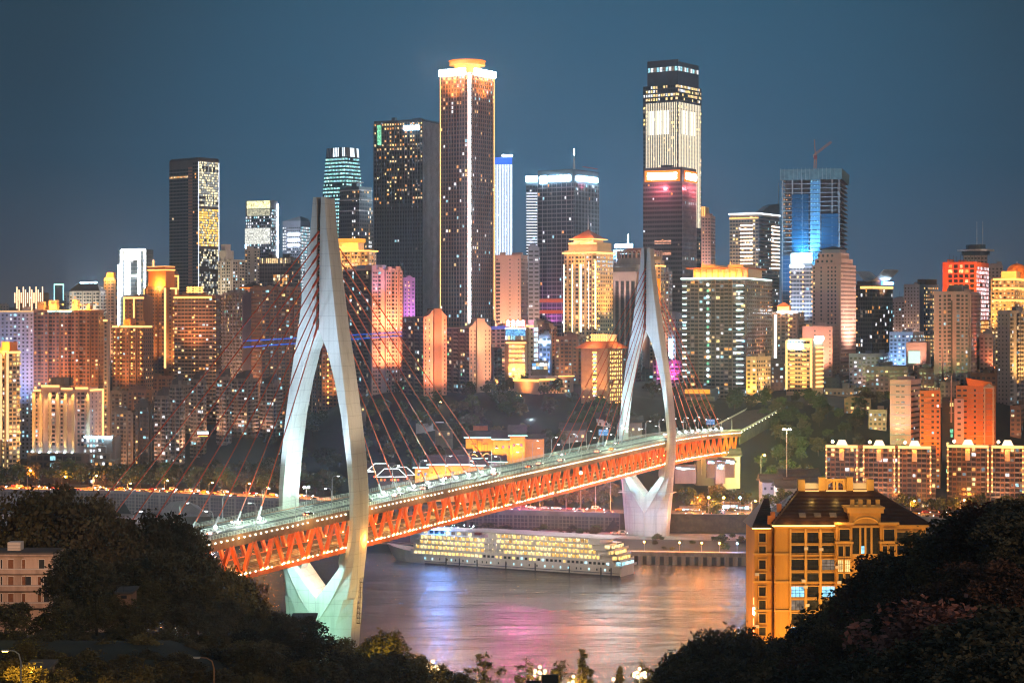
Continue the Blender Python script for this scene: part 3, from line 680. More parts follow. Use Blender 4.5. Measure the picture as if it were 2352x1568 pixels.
class Bldg:
    def __init__(s, label, x0, xc, x1, yt, d, a=30, wall=W_BEIGE, dep=22, name='apartment_tower', top=None, tf=None, zb=None, roof=M_ROOFD, clutter=True, seed=None):
        s.R = random.Random(seed if seed is not None else int(x0*7+yt)); a = math.radians(a)
        t0, t1 = (x0-CX)/F, (x1-CX)/F
        if xc is None: xc = x1; a = math.atan(t1); kx = t1*d; s.W2 = dep
        K = Vector((PX(xc, d), d, 0)); s.a = a
        s.W1 = (K.x-t0*d)/(math.cos(a)+t0*math.sin(a))
        if xc < x1: s.W2 = (t1*d-K.x)/(math.sin(a)-t1*math.cos(a))
        elif not hasattr(s, 'W2'): s.W2 = dep
        if s.W1 < .5: s.W1 = dep
        s.W2 = max(4, min(s.W2, 90)); s.W1 = min(s.W1, 120)
        zt = PZ(yt, d); s.zt = zt
        if zb is None: zb = min(gz(K.x, d), gz(K.x-s.W1*math.cos(a), d+s.W1*math.sin(a)))-2
        s.zb = zb; s.H = zt-zb; K.z = zb; s.d = d; s.tf = tf; s.wall = wall; s.K = K
        s.root = thing(name, label, 'building', K, -a)
        s.w = MB(); s.win = MB(); s.led = MB()
        if tf is None: s.w.box(-s.W1, 0, 0, s.W2, 0, s.H, wall)
        else:
            rings = [[s.pt('f', 0, z, 0), s.pt('f', s.W1, z, 0), s.pt('r', s.W2, z, 0), s.bk(z)] for z in [s.H*i/16 for i in range(17)]]
            s.w.loft(rings, wall)
        if clutter and tf is None:
            rp = MB(); n = 2+int(s.R.random()*3)
            for i in range(n):
                w, q = s.R.uniform(3, 7), s.R.uniform(3, 6); x = s.R.uniform(-s.W1+1, max(-s.W1+1.1, -w-1)); y = s.R.uniform(1, max(1.1, s.W2-q-1))
                rp.box(x, min(-.4, x+w), y, min(s.W2-.4, y+q), s.H, s.H+s.R.uniform(2, 4.5), wall)
            rp.box(-s.W1, 0, 0, .3, s.H, s.H+1.1, wall); rp.box(-.3, 0, .3, s.W2, s.H, s.H+1.1, wall)
            rp.tube([(-s.W1*.4, s.W2*.5, s.H), (-s.W1*.4, s.W2*.5, s.H+s.R.uniform(5, 10))], .12, M_DARK, 4)
            rp.build('roof_plant', s.root)
    def k(s, z): return 1.0 if s.tf is None else s.tf(z/s.H)
    def pt(s, f, u, z, off):
        x, y = (-s.W1+u, -off) if f == 'f' else (off, u)
        if s.tf: q = s.k(z); cx, cy = -s.W1/2, s.W2/2; x, y = cx+(x-cx)*q, cy+(y-cy)*q
        return (x, y, z)
    def bk(s, z):
        x, y = -s.W1, s.W2
        if s.tf: q = s.k(z); cx, cy = -s.W1/2, s.W2/2; x, y = cx+(x-cx)*q, cy+(y-cy)*q
        return (x, y, z)
    def W(s, f): return s.W1 if f == 'f' else s.W2
    def Z(s, py): return PZ(py, s.d)-s.zb
    def quad(s, mb, f, u0, u1, z0, z1, off, m): mb.quad(s.pt(f, u0, z0, off), s.pt(f, u1, z0, off), s.pt(f, u1, z1, off), s.pt(f, u0, z1, off), m)
    def box(s, mb, f, u0, u1, z0, z1, o0, o1, m):
        if f == 'f': mb.box(-s.W1+u0, -s.W1+u1, -o1, -o0, z0, z1, m)
        else: mb.box(o0, o1, u0, u1, z0, z1, m)
    def facade(s, f, fh=3.1, cw=3.4, ww=.55, wh=.5, lit=.09, pal=PAL_RESI, z0=None, z1=None, glass=None, pat=None, bd=1.3, slab=.0, ledge=None, pier=None, lm=None, u0=0, u1=None, sill=.3, off=.07, boost=None):
        """a grid of windows; pat: B a column on a projecting bay, - a recessed balcony column, W blank wall, . plain"""
        lm = lm or s.wall; glass = glass or M_WINB
        z1 = s.H-1.2 if z1 is None else z1; z0 = 1.5 if z0 is None else max(1.0, z0); u1 = s.W(f) if u1 is None else u1
        n = max(1, round((u1-u0)/cw)); c = (u1-u0)/n; nf = max(1, int((z1-z0)/fh))
        col = [(pat[i % len(pat)] if pat else '.') for i in range(n)]
        i = 0
        while i < n:
            if col[i] == 'B':
                j = i
                while j < n and col[j] == 'B': j += 1
                s.box(s.w, f, u0+i*c+.15, u0+j*c-.15, 0, z1+.9, -.01, bd, s.wall); i = j
            else: i += 1
        lit *= 1.55
        for r in range(nf):
            z = z1-(r+1)*fh; fl = lit*s.R.choice((.5, .8, 1, 1.2, 1.5)); 
            for i in range(n):
                if col[i] == 'W': continue
                if s.R.random() < fl*(boost(i/n, z/s.H) if boost else 1): m = s.R.choice(pal)
                else: m = glass
                o = (bd if col[i] == 'B' else 0)+off; w = c*(ww if col[i] != '-' else min(.86, ww+.25))*(s.R.uniform(.62, 1.1) if m is not glass else 1); h = fh*(wh if col[i] != '-' else min(.8, wh+.2)); x = u0+(i+.5)*c-w/2; zz = z+fh*(sill if col[i] != '-' else .16)
                s.quad(s.win, f, x, x+w, zz, zz+h, o, m)
                if col[i] == '-' and slab:
                    s.box(s.led, f, u0+i*c+.1, u0+(i+1)*c-.1, z-.1, z+.12, 0.02, slab, lm); s.box(s.led, f, u0+i*c+.1, u0+(i+1)*c-.1, z+.12, z+.95, slab-.12, slab, lm)
            if ledge:
                q, h = ledge[0], ledge[1]
                if r % (ledge[2] if len(ledge) > 2 else 1) == 0: s.box(s.led, f, u0, u1, z-h/2, z+h/2, .03, q, lm)
        if pier:
            for i in range(0, n+1, pier[2]):
                x = u0+i*c; s.box(s.led, f, x-pier[0]/2, x+pier[0]/2, z0-1, z1, .04, pier[1], pier[3] if len(pier) > 3 else lm)
    def both(s, **k): s.facade('f', **k); s.facade('r', **k)
    nwash = 0
    def done(s):
        if not s.nwash and s.d < 2000 and 'construction' not in s.root.name and s.root.name.split('.')[0] not in ('office_tower',): s.wash('f', (1, .54, .34), 11*s.H*s.H, .12, .6, max(12, s.H*.3), ang=100)  # warm fill light added to brighten blocks left without a wash
        s.w.build('walls', s.root)
        for mb, nm in ((s.win, 'windows'), (s.led, 'ledges')):
            o = mb.build(nm, s.root)
            if o: o['kind'] = 'stuff'
        return s
    def part(s, name, fn):
        mb = MB(); fn(mb); return mb.build(name, s.root)
    def strip(s, f, u0, z0, u1, z1, m=E_WARM, w=.9, off=.9, name='light_strip'):
        mb = MB()
        if abs(u1-u0) < .01: s.box(mb, f, u0-w/2, u0+w/2, z0, z1, .05, off, m)
        else: s.box(mb, f, min(u0, u1), max(u0, u1), z0-w/2, z0+w/2, .05, off, m)
        return mb.build(name, s.root)
    def cornice(s, z, h, o, m, name='cornice'):
        mb = MB(); mb.box(-s.W1-o, o, -o, s.W2+o, z, z+h, m); return mb.build(name, s.root)
    def block(s, u0, u1, v0, v1, z0, z1, m, name='roof_block'):
        mb = MB(); mb.box(-s.W1+u0*s.W1, -s.W1+u1*s.W1, v0*s.W2, v1*s.W2, z0, z1, m); return mb.build(name, s.root)
    def sign(s, f, u0, u1, z0, z1, m=E_WHITE, off=.8, n=0, name='lit_sign'):
        """a lit sign; n > 0 breaks it into that many glyph-like blocks"""
        mb = MB()
        if not n: s.box(mb, f, u0, u1, z0, z1, .1, off, m)
        else:
            c = (u1-u0)/n
            for i in range(n):
                a, b_ = u0+i*c+.06*c, u0+(i+1)*c-.06*c; h = z1-z0
                for q in range(3): s.box(mb, f, a, b_, z0+h*(.02+.36*q), z0+h*(.2+.36*q), .1, off, m)
                s.box(mb, f, (a+b_)/2-.09*c, (a+b_)/2+.09*c, z0-.05*h, z1+.04*h, .08, off+.05, m)
                if i % 2: s.box(mb, f, a, a+.16*c, z0, z1, .09, off-.05, m)
                else: s.box(mb, f, b_-.16*c, b_, z0, z0+h*.6, .09, off-.05, m)
        o = mb.build(name, s.root); return o
    def wpos(s, f, u, z, off):
        x, y, z = s.pt(f, u, z, off); c, q = math.cos(-s.a), math.sin(-s.a)
        return Vector((s.K.x+x*c-y*q, s.K.y+x*q+y*c, s.zb+z))
    def wash(s, f, col, power, zf=.1, tz=.6, dist=22, uc=.5, ang=75):
        s.nwash += 1; w = s.W(f)*uc; return lamp('SPOT', 'facade_flood_fill', s.wpos(f, w, s.H*zf, dist), power, col, s.wpos(f, w, s.H*tz, 0), 2.0, ang, .9)
    def lamps(s, f, u, z0, z1, n, m=E_WARM, r=.5, off=1.0, name='facade_lamp'):
        mb = MB(); mb.ball((0, 0, 0), r, m, 7, 4); me = mb.mesh(name)
        for i in range(n): inst(name, me, s.root, s.pt(f, u, lerp(z0, z1, i/max(1, n-1)), off))
    def hip(s, z, h, o, m, f0=.5, name='roof', ridge=.0):
        mb = MB(); x0, x1, y0, y1 = -s.W1-o, o, -o, s.W2+o; cx, cy = (x0+x1)/2, (y0+y1)/2; rx = (x1-x0)*ridge/2
        a, b_, c, d = (x0, y0, z), (x1, y0, z), (x1, y1, z), (x0, y1, z); p, q = (cx-rx, cy, z+h), (cx+rx, cy, z+h)
        mb.quad(a, b_, q, p, m); mb.tri(b_, c, q, m); mb.quad(c, d, p, q, m); mb.tri(d, a, p, m); mb.quad(d, c, b_, a, m)
        return mb.build(name, s.root)

# ---- the tall towers behind
b = Bldg('tallest tower: brown stone grid, glowing orange drum on top, white corner light line', 1011, 1080, 1135, 166, 1850, 34, W_STONE, name='office_tower', clutter=False)
H = b.H; zs = b.Z(171)
for f in 'fr':
    b.facade(f, 4.0, 3.3, .66, .62, .045, [L_WARM, L_WHT, L_CYN, L_YEL, L_ORG], glass=M_GLASS, z1=zs, pier=(.7, .5, 1), ledge=(.35, .5), off=.05, sill=.2, boost=lambda u, z: 3.5 if z > .9 else (2.5 if .36 < z < .39 else 1))
    w = b.W(f); b.strip(f, w*.5 if False else (0.6 if f == 'f' else w-.6), b.Z(735), (0.6 if f == 'f' else w-.6), zs, E_WARM, .4, .8)
    b.part('top_sign', lambda mb: b.box(mb, f, .3 if f == 'f' else w*.12, w*(.88 if f == 'f' else 1)-.3, b.Z(171), b.Z(156), 1.0, 2.4, emit('top_sign_white', (.75, .9, 1), 18)))
    for k in range(4): lamp('POINT', 'crown_arch_lamp', b.wpos(f, w*(.2+.2*k), b.Z(176), 4.5), 5200, (1, .42, .08), size=.6)
    lamp('SPOT', 'crown_floodlight', b.wpos(f, w*.5, b.Z(236), 14), 130000, (1, .4, .1), b.wpos(f, w*.5, b.Z(178), 0), 1, 80)
b.strip('f', b.W1-.2, b.Z(742), b.W1-.2, b.Z(168), E_WHITE, 1.7, 1.3, 'corner_light')
drum = MB()
cxy = (-b.W1/2, b.W2/2)
ring = lambda r, n=24: [(cxy[0]+r*math.cos(2*math.pi*i/n), cxy[1]+r*math.sin(2*math.pi*i/n)) for i in range(n)]
M_DRUM = mat('orange_lit_drum_cladding', (.60, .24, .04), .7)
drum.prism(ring(12.5), H, H+9, M_DRUM); drum.build('crown_drum', b.root)
dk = MB(); dk.prism(ring(17), H+9.05, H+13, M_DRUM); dk.prism(ring(17.8), H+13.05, H+13.6, E_ORANGE); dk.build('crown_disc', b.root)
for q in (-1, 0, 1): lamp('POINT', 'crown_lamp', b.wpos('f', b.W1/2+q*20, H+3, 14), 16000, (1, .36, .04), size=1)
lamp('POINT', 'crown_lamp', b.wpos('r', b.W2/2, H+3, 14), 16000, (1, .36, .04), size=1)
b.done()

b = Bldg('dark glass slab tower with scattered orange lit windows and small white top sign', 859, 971, 1012, 276, 1960, 24, M_GLASSG, name='office_tower')
b.facade('f', 4.1, 2.9, .62, .5, .17, PAL_ORG, glass=M_GLASS, z0=b.Z(470), pier=(.4, .9, 1, W_DARK), boost=lambda u, z: (2.0 if z > .86 else 1.0) if z > .55 else 0)
b.facade('f', 4.1, 2.9, .62, .5, .008, PAL_WHT, glass=M_GLASS, z1=b.Z(472), pier=(.4, .9, 1, W_DARK))
b.facade('r', 4.1, 2.6, .5, .5, .05, [L_WHT, L_DIM, L_ORG], glass=M_GLASS, pier=(.5, 1.0, 1, M_STEEL), boost=lambda u, z: 5 if .68 < z < .71 or .5 < z < .52 else 1)
b.sign('f', b.W1*.62, b.W1*.94, b.Z(297), b.Z(288), E_COOL, 1.4, 6)
b.part('corner_notch', lambda mb: b.box(mb, 'f', b.W1*.08, b.W1*.16, b.Z(330), b.Z(284), .95, 1.5, L_GRN))
b.done()

b = Bldg('supertall glass tower with vertical strings of white lights and a dark faceted crown', 1477, 1557, 1611, 193, 2050, 34, M_GLASSG, name='office_tower', clutter=False)
for f in 'fr':
    w = b.W(f)
    b.facade(f, 4.2, 3.0, .8, .62, .5, PAL_YEL, z0=b.Z(236), z1=b.Z(194), glass=M_GLASS, ledge=(.4, .5), lm=W_DARK)
    b.facade(f, 4.2, 3.0, .8, .6, .35, [L_YEL, L_DIM, L_DIM], z0=b.Z(310), z1=b.Z(240), glass=M_GLASS, ledge=(.4, .5), lm=W_DARK, boost=lambda u, z: 2.2 if u < .08 or u > .72 else .5)
    b.facade(f, 4.2, 3.0, .8, .6, .10, [L_DIM, L_WARM], z1=b.Z(312), glass=M_GLASS)
    n = 18 if f == 'f' else 14
    for i in range(n):
        u = w*(.1+.86*i/(n-1)) if f == 'f' else w*(.04+.88*i/(n-1)); b.strip(f, u, b.Z(520), u, b.Z(234), emit('led_string', (1, .84, .60), .95), .40, .9, 'led_string')
    n = 9 if f == 'f' else 6
    for i in range(n):
        u = w*((.16 if f == 'f' else .12)+(.56)*i/(n-1)); b.strip(f, u, b.Z(307), u, b.Z(252), emit('led_screen_bar', (1, .93, .78), 1.25) if i % 3 else emit('led_screen_bar_dim', (1, .90, .70), .6), w*.044, 1.0, 'screen_bar')
u0 = MB(); zc = b.Z(140)
cr = [(-b.W1*.92, b.W2*.06), (-b.W1*.04, b.W2*.06), (-b.W1*.04, b.W2*.94), (-b.W1*.92, b.W2*.94)]
u0.prism(cr, b.H, zc, M_GLASSG); u0.build('crown', b.root)
cw_ = MB()
for i in range(10):
    x = -b.W1*.9+b.W1*.086*i; cw_.quad((x, b.W2*.06-.1, b.Z(161)), (x+b.W1*.07, b.W2*.06-.1, b.Z(161)), (x+b.W1*.07, b.W2*.06-.1, b.Z(151)), (x, b.W2*.06-.1, b.Z(151)), (L_CYN, L_WHT, L_DIM)[i % 3])
    y = b.W2*.08+b.W2*.086*i; cw_.quad((-b.W1*.04+.1, y, b.Z(161)), (-b.W1*.04+.1, y+b.W2*.07, b.Z(161)), (-b.W1*.04+.1, y+b.W2*.07, b.Z(151)), (-b.W1*.04+.1, y, b.Z(151)), (L_WHT, L_CYN, L_DIM)[i % 3])
cw_.build('crown_windows', b.root)
cf = MB()
for x0_, x1_ in ((-.86, -.48), (-.44, -.06)):
    cf.tri((b.W1*x0_, b.W2*.06-.25, b.Z(163)), (b.W1*(x0_+x1_)/2, b.W2*.06-.25, b.H+1), (b.W1*x1_, b.W2*.06-.25, b.Z(163)), W_DARK)
cf.build('crown_facets', b.root)
cg = MB(); cg.box(-b.W1*.92, -b.W1*.04, b.W2*.06, b.W2*.10, zc, zc+2.2, W_DARK); cg.tube([(-b.W1*.7, b.W2*.4, zc), (-b.W1*.45, b.W2*.4, zc+4)], .3, M_DARK, 4); cg.build('roof_crane', b.root)
b.done()

b = Bldg('dark tower with a glowing orange-rimmed white sign across its top floors', 1477, 1567, 1599, 386, 1790, 26, M_GLASSG, name='office_tower')
b.facade('f', 4.2, 2.2, .72, .42, .025, [L_WHT, L_DIM, L_ORG], z1=b.Z(418), glass=M_GLASS, ledge=(.45, .9), lm=mat('grey_spandrel', (.17, .15, .16), .6))
b.facade('r', 4.2, 2.2, .72, .6, .02, PAL_WHT, z1=b.Z(418), glass=M_GLASS, pier=(.25, .4, 1, M_STEEL), boost=lambda u, z: 6 if int(z*30) % 8 == 0 else .4)
for f, a0, a1 in (('f', .13, .87), ('r', .22, .92)):
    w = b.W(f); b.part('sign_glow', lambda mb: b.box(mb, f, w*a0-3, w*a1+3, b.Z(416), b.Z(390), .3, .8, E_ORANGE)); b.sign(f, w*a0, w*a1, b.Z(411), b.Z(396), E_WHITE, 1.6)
    lamp('POINT', 'sign_lamp', b.wpos(f, w*.5, b.Z(430), 7), 30000, (1, .14, .22), size=2)
for z in (560, 585): b.part('reflected_glow', lambda mb: b.box(mb, 'f', b.W1*.3, b.W1*.72, b.Z(z), b.Z(z-9), .3, .36, room('salmon_reflection_glow', (1, .45, .28), .6)))  # reflections on the front glass, built as glowing panels
b.done()

b = Bldg('broad grey glass tower with white signs along its roofline and a thin spire', 1235, 1318, 1375, 391, 1930, 33, M_GLASSG, name='office_tower')
b.facade('f', 4.2, 2.8, .82, .62, .03, PAL_WHT+[L_ORG], z1=b.Z(420), glass=M_GLASS, ledge=(.3, .7), pier=(.5, .4, 2), lm=W_GREY)
b.facade('r', 4.2, 2.8, .8, .62, .035, PAL_WHT+[L_ORG], z1=b.Z(420), glass=M_GLASS, pier=(.45, .5, 1), lm=W_GREY)
b.sign('f', b.W1*.08, b.W1*.25, b.Z(419), b.Z(402), E_COOL, 1.3); b.sign('f', b.W1*.3, b.W1*.92, b.Z(415), b.Z(402), E_COOL, 1.3, 6); b.sign('r', b.W2*.1, b.W2*.93, b.Z(414), b.Z(403), E_COOL, 1.3, 7)
b.part('spire', lambda mb: (mb.tube([(-b.W1*.2, b.W2*.3, b.H), (-b.W1*.2, b.W2*.3, b.H+16)], 1.5, E_COOL if False else M_STEEL, 6, .5), mb.tube([(-b.W1*.2, b.W2*.3, b.H+16), (-b.W1*.2, b.W2*.3, b.H+22)], .3, E_WHITE, 5)))
b.part('roof_crane', lambda mb: mb.tube([(-b.W1*.1, b.W2*.5, b.H+5), (0, b.W2*.95, b.H+4)], .5, mat('red_crane_paint', (.4, .05, .05), .5), 4))
for y, m in ((690, E_RED), (716, E_RED)): b.strip('f', 2, b.Z(y), b.W1-2, b.Z(y), emit('dull_red_led', (1, .14, .05), .4), 3.5, .5)
lamp('SPOT', 'pink_facade_light', b.wpos('r', b.W2*.3, b.Z(440), 8), 24000, (1, .12, .4), b.wpos('r', b.W2*.3, b.Z(414), 0), 1, 70)
lamp('SPOT', 'violet_facade_light', b.wpos('f', b.W1*.5, b.Z(760), 16), 90000, (.7, .15, .6), b.wpos('f', b.W1*.5, b.Z(690), 0), 1, 80)
b.done()
b = Bldg('slim tower of glowing white floor lines tucked beside the broad grey glass tower', 1208, None, 1237, 406, 2010, 10, M_PALEGLASS, name='office_tower', clutter=False)
for i in range(24): b.strip('f', .5, b.Z(596-i*6.6), b.W1-.5, b.Z(596-i*6.6), emit('led_floor_line', (.80, .84, 1), 1.6), .8, .5, 'floor_line')
b.sign('f', 0, b.W1, b.Z(417), b.Z(405), E_COOL, 1.0); b.facade('f', 4, 3, .7, .5, .1, PAL_WHT, z1=b.Z(425)); b.done()
b = Bldg('pale grey office block with dark square windows in front of the white-lined slim tower', 1213, None, 1239, 570, 1890, 10, W_BLUE, name='office_block'); b.facade('f', 4, 5, .7, .42, .08, PAL_WHT); b.done()
b = Bldg('slim white and blue tower drawn in bright vertical light bars beside the tallest tower', 1134, None, 1177, 360, 2150, 10, mat('blue_lit_cladding', (.10, .16, .3), .5), name='office_tower', clutter=False)
for i in range(12): u = b.W1*(.04+.084*i); b.strip('f', u, b.Z(592), u, b.Z(378), emit('led_bar_cool', (.66, .80, 1), 1.6), .85, .6, 'light_bar')
b.part('blue_crown', lambda mb: b.box(mb, 'f', .4, b.W1-.4, b.Z(377), b.Z(362), .1, .8, emit('led_blue_panel', (.04, .14, .7), 1.2))); b.sign('f', b.W1*.45, b.W1, b.Z(359.5), b.Z(356), E_WHITE, .9)
b.facade('f', 4, 3, .7, .5, .1, PAL_WHT, z1=b.Z(380)); b.done()

def tf_ifc(t): return 1.0 if t < .45 else lerp(1.0, .70, ((t-.45)/.55)**1.7)
b = Bldg('teal-lit tapering tower with bowed sides rising behind the near pylon', 735, 795, 838, 337, 2150, 36, M_GLASSG, name='office_tower', tf=tf_ifc)
TEALP = [room('lit_room_teal', (.36, .95, .88), 1.0), room('lit_room_teal_pale', (.55, 1, .92), 1.15), L_CYN]
for f in 'fr':
    b.facade(f, 4.0, 2.6, .82, .5, .86, TEALP, z1=b.Z(360), glass=M_GLASS, off=.15)
    for i in range(12): u = b.W(f)*(.04+.083*i); b.part('crown_fin', lambda mb: mb.quad(b.pt(f, u, b.Z(358), .3), b.pt(f, u+1.6, b.Z(358), .3), b.pt(f, u+1.6, b.H, .3), b.pt(f, u, b.H, .3), emit('crown_fin_light', (.80, .92, 1), 1.6) if 3 < i < 8 or i > 9 else M_STEEL))
b.done()
def tf_gt(t): return 1.0 if t < .93 else (.86 if t < .965 else .7)
b = Bldg('grey octagonal tower with stepped crown in front of the teal tapering tower', 777, 826, 858, 428, 1880, 38, M_GLASSG, name='office_tower', tf=lambda t: 1.0-.10*smooth((t-.7)/.3))
for f in 'fr': b.facade(f, 4, 2.6, .7, .6, .06, [L_WHT, L_DIM, L_ORG, L_WARM], z1=b.Z(436), glass=M_GLASS, off=.12, boost=lambda u, z: 5 if .6 < u < .8 and z > .3 else .6)
for z in (438, 460, 485): b.part('crown_ring', lambda mb: mb.loft([[b.pt('f', 0, b.Z(z)+h, o), b.pt('f', b.W1, b.Z(z)+h, o), b.pt('r', b.W2, b.Z(z)+h, o), b.bk(b.Z(z)+h)] for h, o in ((0, .8), (1.4, .8))], M_STEEL))
b.part('crown_lantern', lambda mb: (mb.prism([(-b.W1*.62, b.W2*.4), (-b.W1*.4, b.W2*.4), (-b.W1*.4, b.W2*.65), (-b.W1*.62, b.W2*.65)], b.H, b.H+4, M_GLASSG), mb.prism([(-b.W1*.7, b.W2*.3), (-b.W1*.3, b.W2*.3), (-b.W1*.3, b.W2*.75), (-b.W1*.7, b.W2*.75)], b.H+4.05, b.H+5.2, M_STEEL)))
b.done()

b = Bldg('tall glass tower with rounded top whose side glitters white above and gold below', 389, 455, 503, 367, 2050, 40, mat('grey_brown_curtain_glass', (.15, .13, .125), .35, 0, .3, .06, spec=.6), name='office_tower', clutter=False)
b.facade('f', 3.6, 2.4, .8, .55, .02, [L_ORG, L_WARM], z1=b.Z(385), glass=M_GLASS, ledge=(.3, .6), lm=W_GREY, u1=b.W1*.66, boost=lambda u, z: 22 if .905 < z < .925 else (5 if .33 < z < .37 else .3))
b.facade('f', 3.6, 2.4, .8, .55, .02, [L_ORG], z1=b.Z(372), glass=M_GLASS, ledge=(.3, .6), lm=W_GREY, u0=b.W1*.82)
L_GL1, L_GL2, L_GL3 = room('glow_glitter_pale', (1, .86, .52), 1.2), room('reflection_glow_gold', (1, .55, .10), 1.5), room('reflection_glow_grey', (.6, .62, .60), .5)  # reflections on the side face, put in as glowing panes
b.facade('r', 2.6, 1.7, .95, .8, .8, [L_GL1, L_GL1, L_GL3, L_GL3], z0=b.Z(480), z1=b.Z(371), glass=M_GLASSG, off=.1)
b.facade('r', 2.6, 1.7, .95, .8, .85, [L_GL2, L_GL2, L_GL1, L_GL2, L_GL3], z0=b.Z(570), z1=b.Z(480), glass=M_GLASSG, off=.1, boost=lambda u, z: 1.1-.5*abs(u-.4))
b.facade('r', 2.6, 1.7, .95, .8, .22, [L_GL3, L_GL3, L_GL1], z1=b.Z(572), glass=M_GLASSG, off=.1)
b.part('service_slot', lambda mb: [b.box(mb, 'f', b.W1*.67, b.W1*.80, b.Z(650-i*7.1), b.Z(650-i*7.1)+2.0, .05, .35, W_SALMON) for i in range(38)])
b.part('edge_light', lambda mb: (b.box(mb, 'r', b.W2-.6, b.W2, b.Z(660), b.Z(371), .05, .5, emit('edge_led_pale', (.8, .85, 1), 1.2)), b.box(mb, 'r', .1, .6, b.Z(660), b.Z(371), .05, .5, emit('edge_led_pale', (.8, .85, 1), 1.2))))
b.part('rounded_crown', lambda mb: mb.loft([[(-b.W1+i, i*.5, b.H+z), (-i*.3, i*.5, b.H+z), (-i*.3, b.W2-i*.3, b.H+z), (-b.W1+i, b.W2-i, b.H+z)] for i, z in ((0, 0), (.4, 1.2), (1.6, 2.3), (3.5, 2.8))], W_DARK))
b.done()

# towers in the gap left of the near pylon
b = Bldg('stepped white tower with a glowing pale yellow glass crown and a lit side fin', 564, 622, 638, 460, 2200, 22, W_BLUE, name='office_tower', clutter=False)
b.facade('f', 3.4, 2.6, .72, .55, .5, PAL_WHT, z1=b.Z(496), u1=b.W1*.55, boost=lambda u, z: 1.7 if u < .35 else .6); b.facade('f', 3.4, 2.4, .6, .6, .22, PAL_WHT, z1=b.Z(496), u0=b.W1*.55); b.facade('r', 3.4, 2.6, .7, .55, .6, PAL_WHT, z1=b.Z(480))
b.part('glass_crown', lambda mb: (b.box(mb, 'f', b.W1*.06, b.W1*.97, b.Z(478), b.Z(461), .1, .6, room('crown_yellow_glow', (1, .88, .42), 1.3)), b.box(mb, 'f', b.W1*.06, b.W1*.97, b.Z(495), b.Z(480), .1, .4, room('crown_dim_glow', (.9, .85, .6), .5))))
b.part('bowed_glass', lambda mb: mb.prism([(-b.W1*(1-.5+.5*math.cos(math.pi*i/8)), -1.5-4*math.sin(math.pi*i/8)) for i in range(9)][::-1], b.Z(560), b.Z(524), room('bowed_glass_glow', (.95, .95, .85), .75)))
b.strip('r', b.W2-.5, b.Z(600), b.W2-.5, b.Z(467), E_WHITE, 1.2, .8); b.strip('f', .5, b.Z(620), .5, b.Z(550), E_COOL, .8, .8); b.done()
b = Bldg('pale tower with sloping glass cap and three white light bars right behind the pylon cables', 649, 690, 712, 507, 2240, 28, W_BLUE, name='office_tower', clutter=False)
b.facade('f', 3.4, 2.6, .7, .5, .18, PAL_WHT, u0=b.W1*.25, z1=b.Z(520)); b.facade('f', 3.4, 2.6, .8, .5, .9, [L_WHT], u1=b.W1*.2, z0=b.Z(580), z1=b.Z(520)); b.facade('r', 3.4, 2.6, .7, .6, .75, [L_WHT, L_WHT, L_CYN], z1=b.Z(520))
for y in (538, 551, 563): b.strip('f', b.W1*.3, b.Z(y), b.W1*.95, b.Z(y), E_WHITE, 1.0, .8)
b.part('sloping_cap', lambda mb: mb.loft([[(-b.W1, 0, b.H), (0, 0, b.H), (0, b.W2, b.H), (-b.W1, b.W2, b.H)], [(-b.W1*.9, 1, b.H+.5), (-1, 1, b.H+5), (-1, b.W2-2, b.H+3), (-b.W1*.9, b.W2-2, b.H+.5)]], M_PALEGLASS)); b.done()
b = Bldg('low black glass office with a pale lit top floor under the white stepped tower', 596, 668, 690, 594, 1820, 20, M_GLASSG, name='office_block')
b.both(fh=3.6, cw=2.6, ww=.85, wh=.7, lit=.06, pal=[L_ORG, L_WARM, L_DIM], glass=M_GLASS, pier=(.3, .3, 1, W_DARK)); b.facade('f', 6, 2.2, .8, .8, .8, [L_DIM, L_WARM], z0=b.Z(606), z1=b.Z(594), off=.35); b.facade('f', 3, 1.8, .9, .9, .6, [L_GL1, L_DIM, L_ORG], z0=b.Z(655), z1=b.Z(632), off=.4, u0=b.W1*.45, u1=b.W1*.95); b.done()
b = Bldg('white apartment tower with terraced green roof next to the glittering glass tower', 503, 532, 562, 598, 1950, 42, W_WHITE)
b.both(fh=3.2, cw=4, ww=.5, wh=.55, lit=.14, pal=[L_YEL, L_CYN, L_WHT, L_DIM], pat='B.B-', slab=1.2); b.block(0, .55, 0, .6, b.H, b.Z(575), W_WHITE); b.block(.05, .4, .1, .5, b.Z(574.9), b.Z(560), W_WHITE); b.wash('f', (1, .8, .5), 200000, .3, .8, 30); b.done()
b = Bldg('narrow white tower in front of the stepped white tower, plain side wall', 562, None, 597, 573, 2080, 8, W_WHITE); b.facade('f', 3.2, 3.4, .5, .5, .12, pat='..W'); b.done()
b = Bldg('orange-roofed pavilion block peeping over the apartments left of the pylon', 563, 590, 600, 662, 1700, 20, W_BEIGE, name='apartment_block'); b.both(lit=.2, pal=PAL_ORG); b.cornice(b.H, .8, 3.5, E_ORANGE, 'lit_eaves'); b.hip(b.H+.85, 5, 3, M_TILE); b.done()

